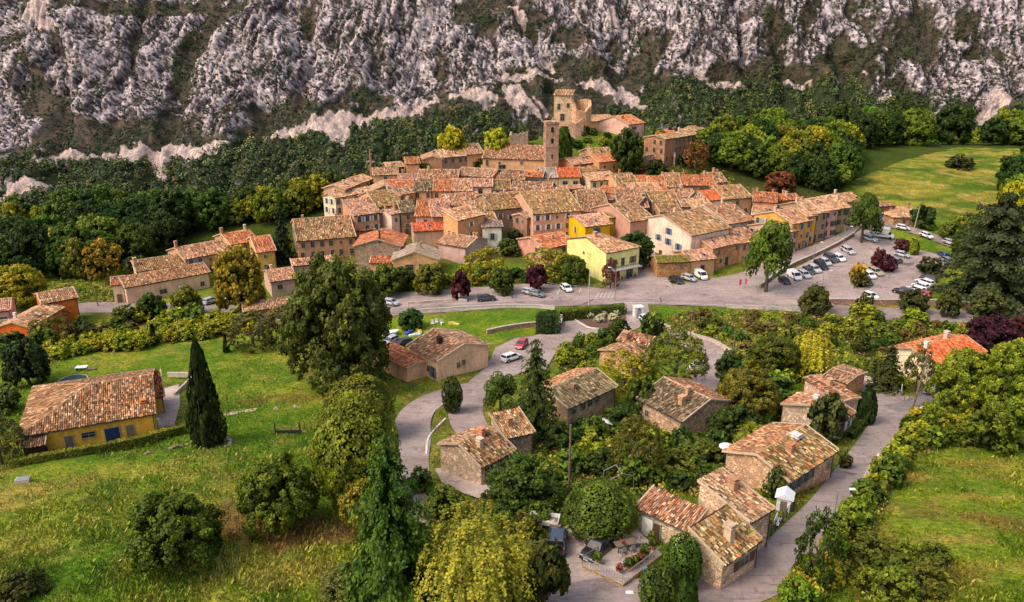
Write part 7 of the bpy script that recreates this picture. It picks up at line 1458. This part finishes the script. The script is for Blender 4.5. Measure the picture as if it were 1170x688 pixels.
# guard rail, railings, fence
def fence(label, pp, h, name='railing', cat='railing', step=2.0, mat='metal', rails=(1.0, .5)):
    ln = smooth_line(px_line(pp), step); o0 = ln[0].copy(); o0.z = float(G(o0.x, o0.y)); root = empty(name, tuple(o0), 0, label, cat); P_ = [Vector((p.x-o0.x, p.y-o0.y, float(G(p.x, p.y))-o0.z)) for p in ln]
    pm_ = MB(); pm_.tube((0,0,-.2), (0,0,h), .05, n=6); pme = pm_.mesh('post', M[mat])
    for p in P_[:100]: q = obj('post', pme, root); q.location = p
    for f in rails:
        m = MB()
        for a, b in zip(P_[:-1], P_[1:]): m.tube(a+Vector((0,0,h*f)), b+Vector((0,0,h*f)), .035, n=5)
        obj('rail', m.mesh('rail', M[mat]), root)
fence('metal railing along the garden strip by the road', [(622,327),(650,331),(690,329)], 1.0)
fence('metal railing on the road edge left of the car park wall', [(872,354),(905,357),(940,358)], 1.0)
fence('wooden post fence along the lane bend above the villa', [(1033,458),(1045,455),(1060,447)], .9, 'post_fence', 'fence', 2.2, 'wood', (.9,))
fence('dark green fence beside the little white shed', [(876,618),(890,602),(906,585)], 1.3, 'garden_fence', 'fence', 1.0, 'darkmetal', (1.0, .75, .5, .25))
# kerbs and parking lines
def kerbl(pp, w_=.22, off=.22, name='kerb'):
    o = strip(name, pp, w_, M['concrete'], off)
    cuts.pop(); return o
for pp in ([(951,351),(948,346),(905,342),(875,334)], [(978,327),(972,331),(980,334),(992,334),(1000,328)], [(1040,289),(1048,294),(1044,298)], [(1020,276),(1050,287),(1080,296)], [(973,276),(985,280),(990,279)], [(1000,318),(1012,313),(1020,310)], [(545,445),(560,442)]): kerbl(pp)
for i in range(9): x = 892+i*8.2; y = 326-i*4.4; strip('road_marking', [(x, y), (x+9, y+5)], .12, M['line'], .15); cuts.pop()
for pp in ([(880,330),(905,337)], [(640,331),(636,337)], [(664,329),(662,335)], [(760,324),(768,329)], [(779,322),(787,327)], [(480,357),(560,353)], [(700,346),(830,349)], [(840,350),(900,354)]): strip('road_marking', pp, .14, M['line'], .115); cuts.pop()
for x in range(0, 5): strip('road_marking', [(684+x*4.5, 335), (681+x*4.5, 341)], .26, M['concrete'], .115); cuts.pop()
# people, tiny in the picture
def person(px, py, label, shirt, pants, rz=0, scale=1.0):
    p = on(px, py); o = empty('person', (p.x, p.y, p.z+.1), rz, label, 'person'); me = bpy.data.meshes.new('body')
    J = [(0,0,.95),(0,0,1.2),(0,0,1.42),(0,0,1.52),(0,0,1.66),(.1,0,.9),(.11,.02,.5),(.11,0,.06),(.12,-.14,.03),(-.1,0,.9),(-.11,-.02,.5),(-.12,0,.06),(-.12,-.14,.03),(.2,0,1.4),(.26,.02,1.13),(.27,-.06,.88),(-.2,0,1.4),(-.26,.02,1.13),(-.27,-.06,.88)]
    E = [(0,1),(1,2),(2,3),(3,4),(0,5),(5,6),(6,7),(7,8),(0,9),(9,10),(10,11),(11,12),(2,13),(13,14),(14,15),(2,16),(16,17),(17,18)]; rr = [.15,.14,.12,.055,.1,.1,.065,.045,.04,.1,.065,.045,.04,.065,.045,.035,.065,.045,.035]
    me.from_pydata(J, E, []); b = bpy.data.objects.new('body', me); link(b, o); b.modifiers.new('s', 'SKIN')
    for i, v in enumerate(me.skin_vertices[0].data): v.radius = (rr[i], rr[i]); v.use_root = (i == 0)
    b.modifiers.new('d', 'SUBSURF').levels = 1; b.modifiers['d'].render_levels = 1
    dg = bpy.context.evaluated_depsgraph_get(); m2 = bpy.data.meshes.new_from_object(b.evaluated_get(dg)); b.modifiers.clear(); b.data = m2
    m2.materials.clear(); m2.materials.append(M['skin']); m2.materials.append(PAINTS(shirt)); m2.materials.append(PAINTS(pants))
    for f in m2.polygons: z = f.center.z; f.material_index = 0 if z > 1.5 or (abs(f.center.x) > .22 and z < 1.0) else 1 if z > .95 else 2; f.use_smooth = True
    m = MB(); m.lathe([(.085,1.62),(.105,1.70),(.09,1.79),(.03,1.83)], n=8); obj('hair', m.mesh('hair', M['darkmetal']), o); return o
_pt = {}
def PAINTS(c):
    if c not in _pt: _pt[c] = plain('cloth', lin(c), .9)
    return _pt[c]
person(1077, 340, 'person in dark clothes standing by the cedar', (40,40,44), (30,32,40), .5)
person(585, 341, 'person in dark clothes walking at the garden parking', (50,44,48), (40,40,46), 2)
person(722, 314, 'person with a red top at the cafe front', (190,50,60), (50,54,70), 1)
person(728, 314, 'person with a pale top at the cafe front', (210,200,190), (60,60,70), 4)

# tar patches and worn repairs on the roads
rd_ = random.Random(44)
M['tar'] = plain('old_tar_patch', (.11, .085, .08), .85, 0, .3, 3); M['repair'] = plain('pale_repair', (.36, .28, .25), .9, 0, .25, 2)
for (x0, x1, y0, y1, n_) in ((430,830,338,352,12),(880,1050,300,342,10),(560,640,386,410,4),(950,1015,470,580,5),(780,920,620,680,3)):
    for _ in range(n_):
        x, y = rd_.uniform(x0, x1), rd_.uniform(y0, y1); p = on(x, y)
        if gdr(np.array(p.x), np.array(p.y)) > -1.5: continue
        a = rd_.uniform(0, 3.14); L_ = rd_.uniform(1.5, 5); d = Vector((math.cos(a), math.sin(a), 0))*L_/2
        strip('road_repair', [p-d, p+d*.1+Vector((rd_.uniform(-.2,.2), rd_.uniform(-.2,.2), 0)), p+d], rd_.choice((.25, .3, 1.4)), M['tar'] if rd_.random() < .6 else M['repair'], .1425 if x0 > 850 and y1 < 400 else .1275, px=False); cuts.pop()
# ---------------------------------------------------------------- camera, sky and sun
cam = bpy.data.cameras.new('camera'); cam.sensor_width = 36; cam.lens = FPX/1170*36; cam.clip_end = 5000; cam.clip_start = 1
co = bpy.data.objects.new('camera', cam); co.location = (0, 0, CZ); co.rotation_euler = (math.pi/2-PITCH, 0, 0); link(co); scene.camera = co
AZ, EL = R(-117), R(50)           # the sun stands to the left, a little in front of the village
w = bpy.data.worlds.new('World'); scene.world = w; w.use_nodes = True; wn = w.node_tree.nodes; wl = w.node_tree.links
sky = wn.new('ShaderNodeTexSky'); sky.sky_type = 'NISHITA'; sky.sun_disc = False; sky.sun_elevation = EL; sky.sun_rotation = AZ; sky.dust_density = 4; sky.air_density = 1.0; sky.ozone_density = .6
hs = wn.new('ShaderNodeMix'); hs.data_type = 'RGBA'; hs.blend_type = 'MULTIPLY'; hs.inputs[0].default_value = 1; hs.inputs[7].default_value = (1.86, 1.76, 1.60, 1)
wl.new(sky.outputs[0], hs.inputs[6]); wl.new(hs.outputs[2], wn['Background'].inputs[0]); wn['Background'].inputs[1].default_value = .15
sun = bpy.data.lights.new('sun', 'SUN'); sun.energy = 1.9; sun.angle = R(20); sun.color = (1, .955, .89)
so = bpy.data.objects.new('sun', sun); link(so)
dv = Vector((math.sin(AZ)*math.cos(EL), math.cos(AZ)*math.cos(EL), math.sin(EL))); so.rotation_euler = (-dv).to_track_quat('-Z', 'Y').to_euler()
scene.view_settings.view_transform = 'Standard'; scene.view_settings.look = 'None'; scene.view_settings.exposure = 0; scene.view_settings.gamma = 1
scene.cycles.max_bounces = 5; scene.cycles.diffuse_bounces = 2; scene.cycles.glossy_bounces = 2; scene.cycles.transmission_bounces = 2
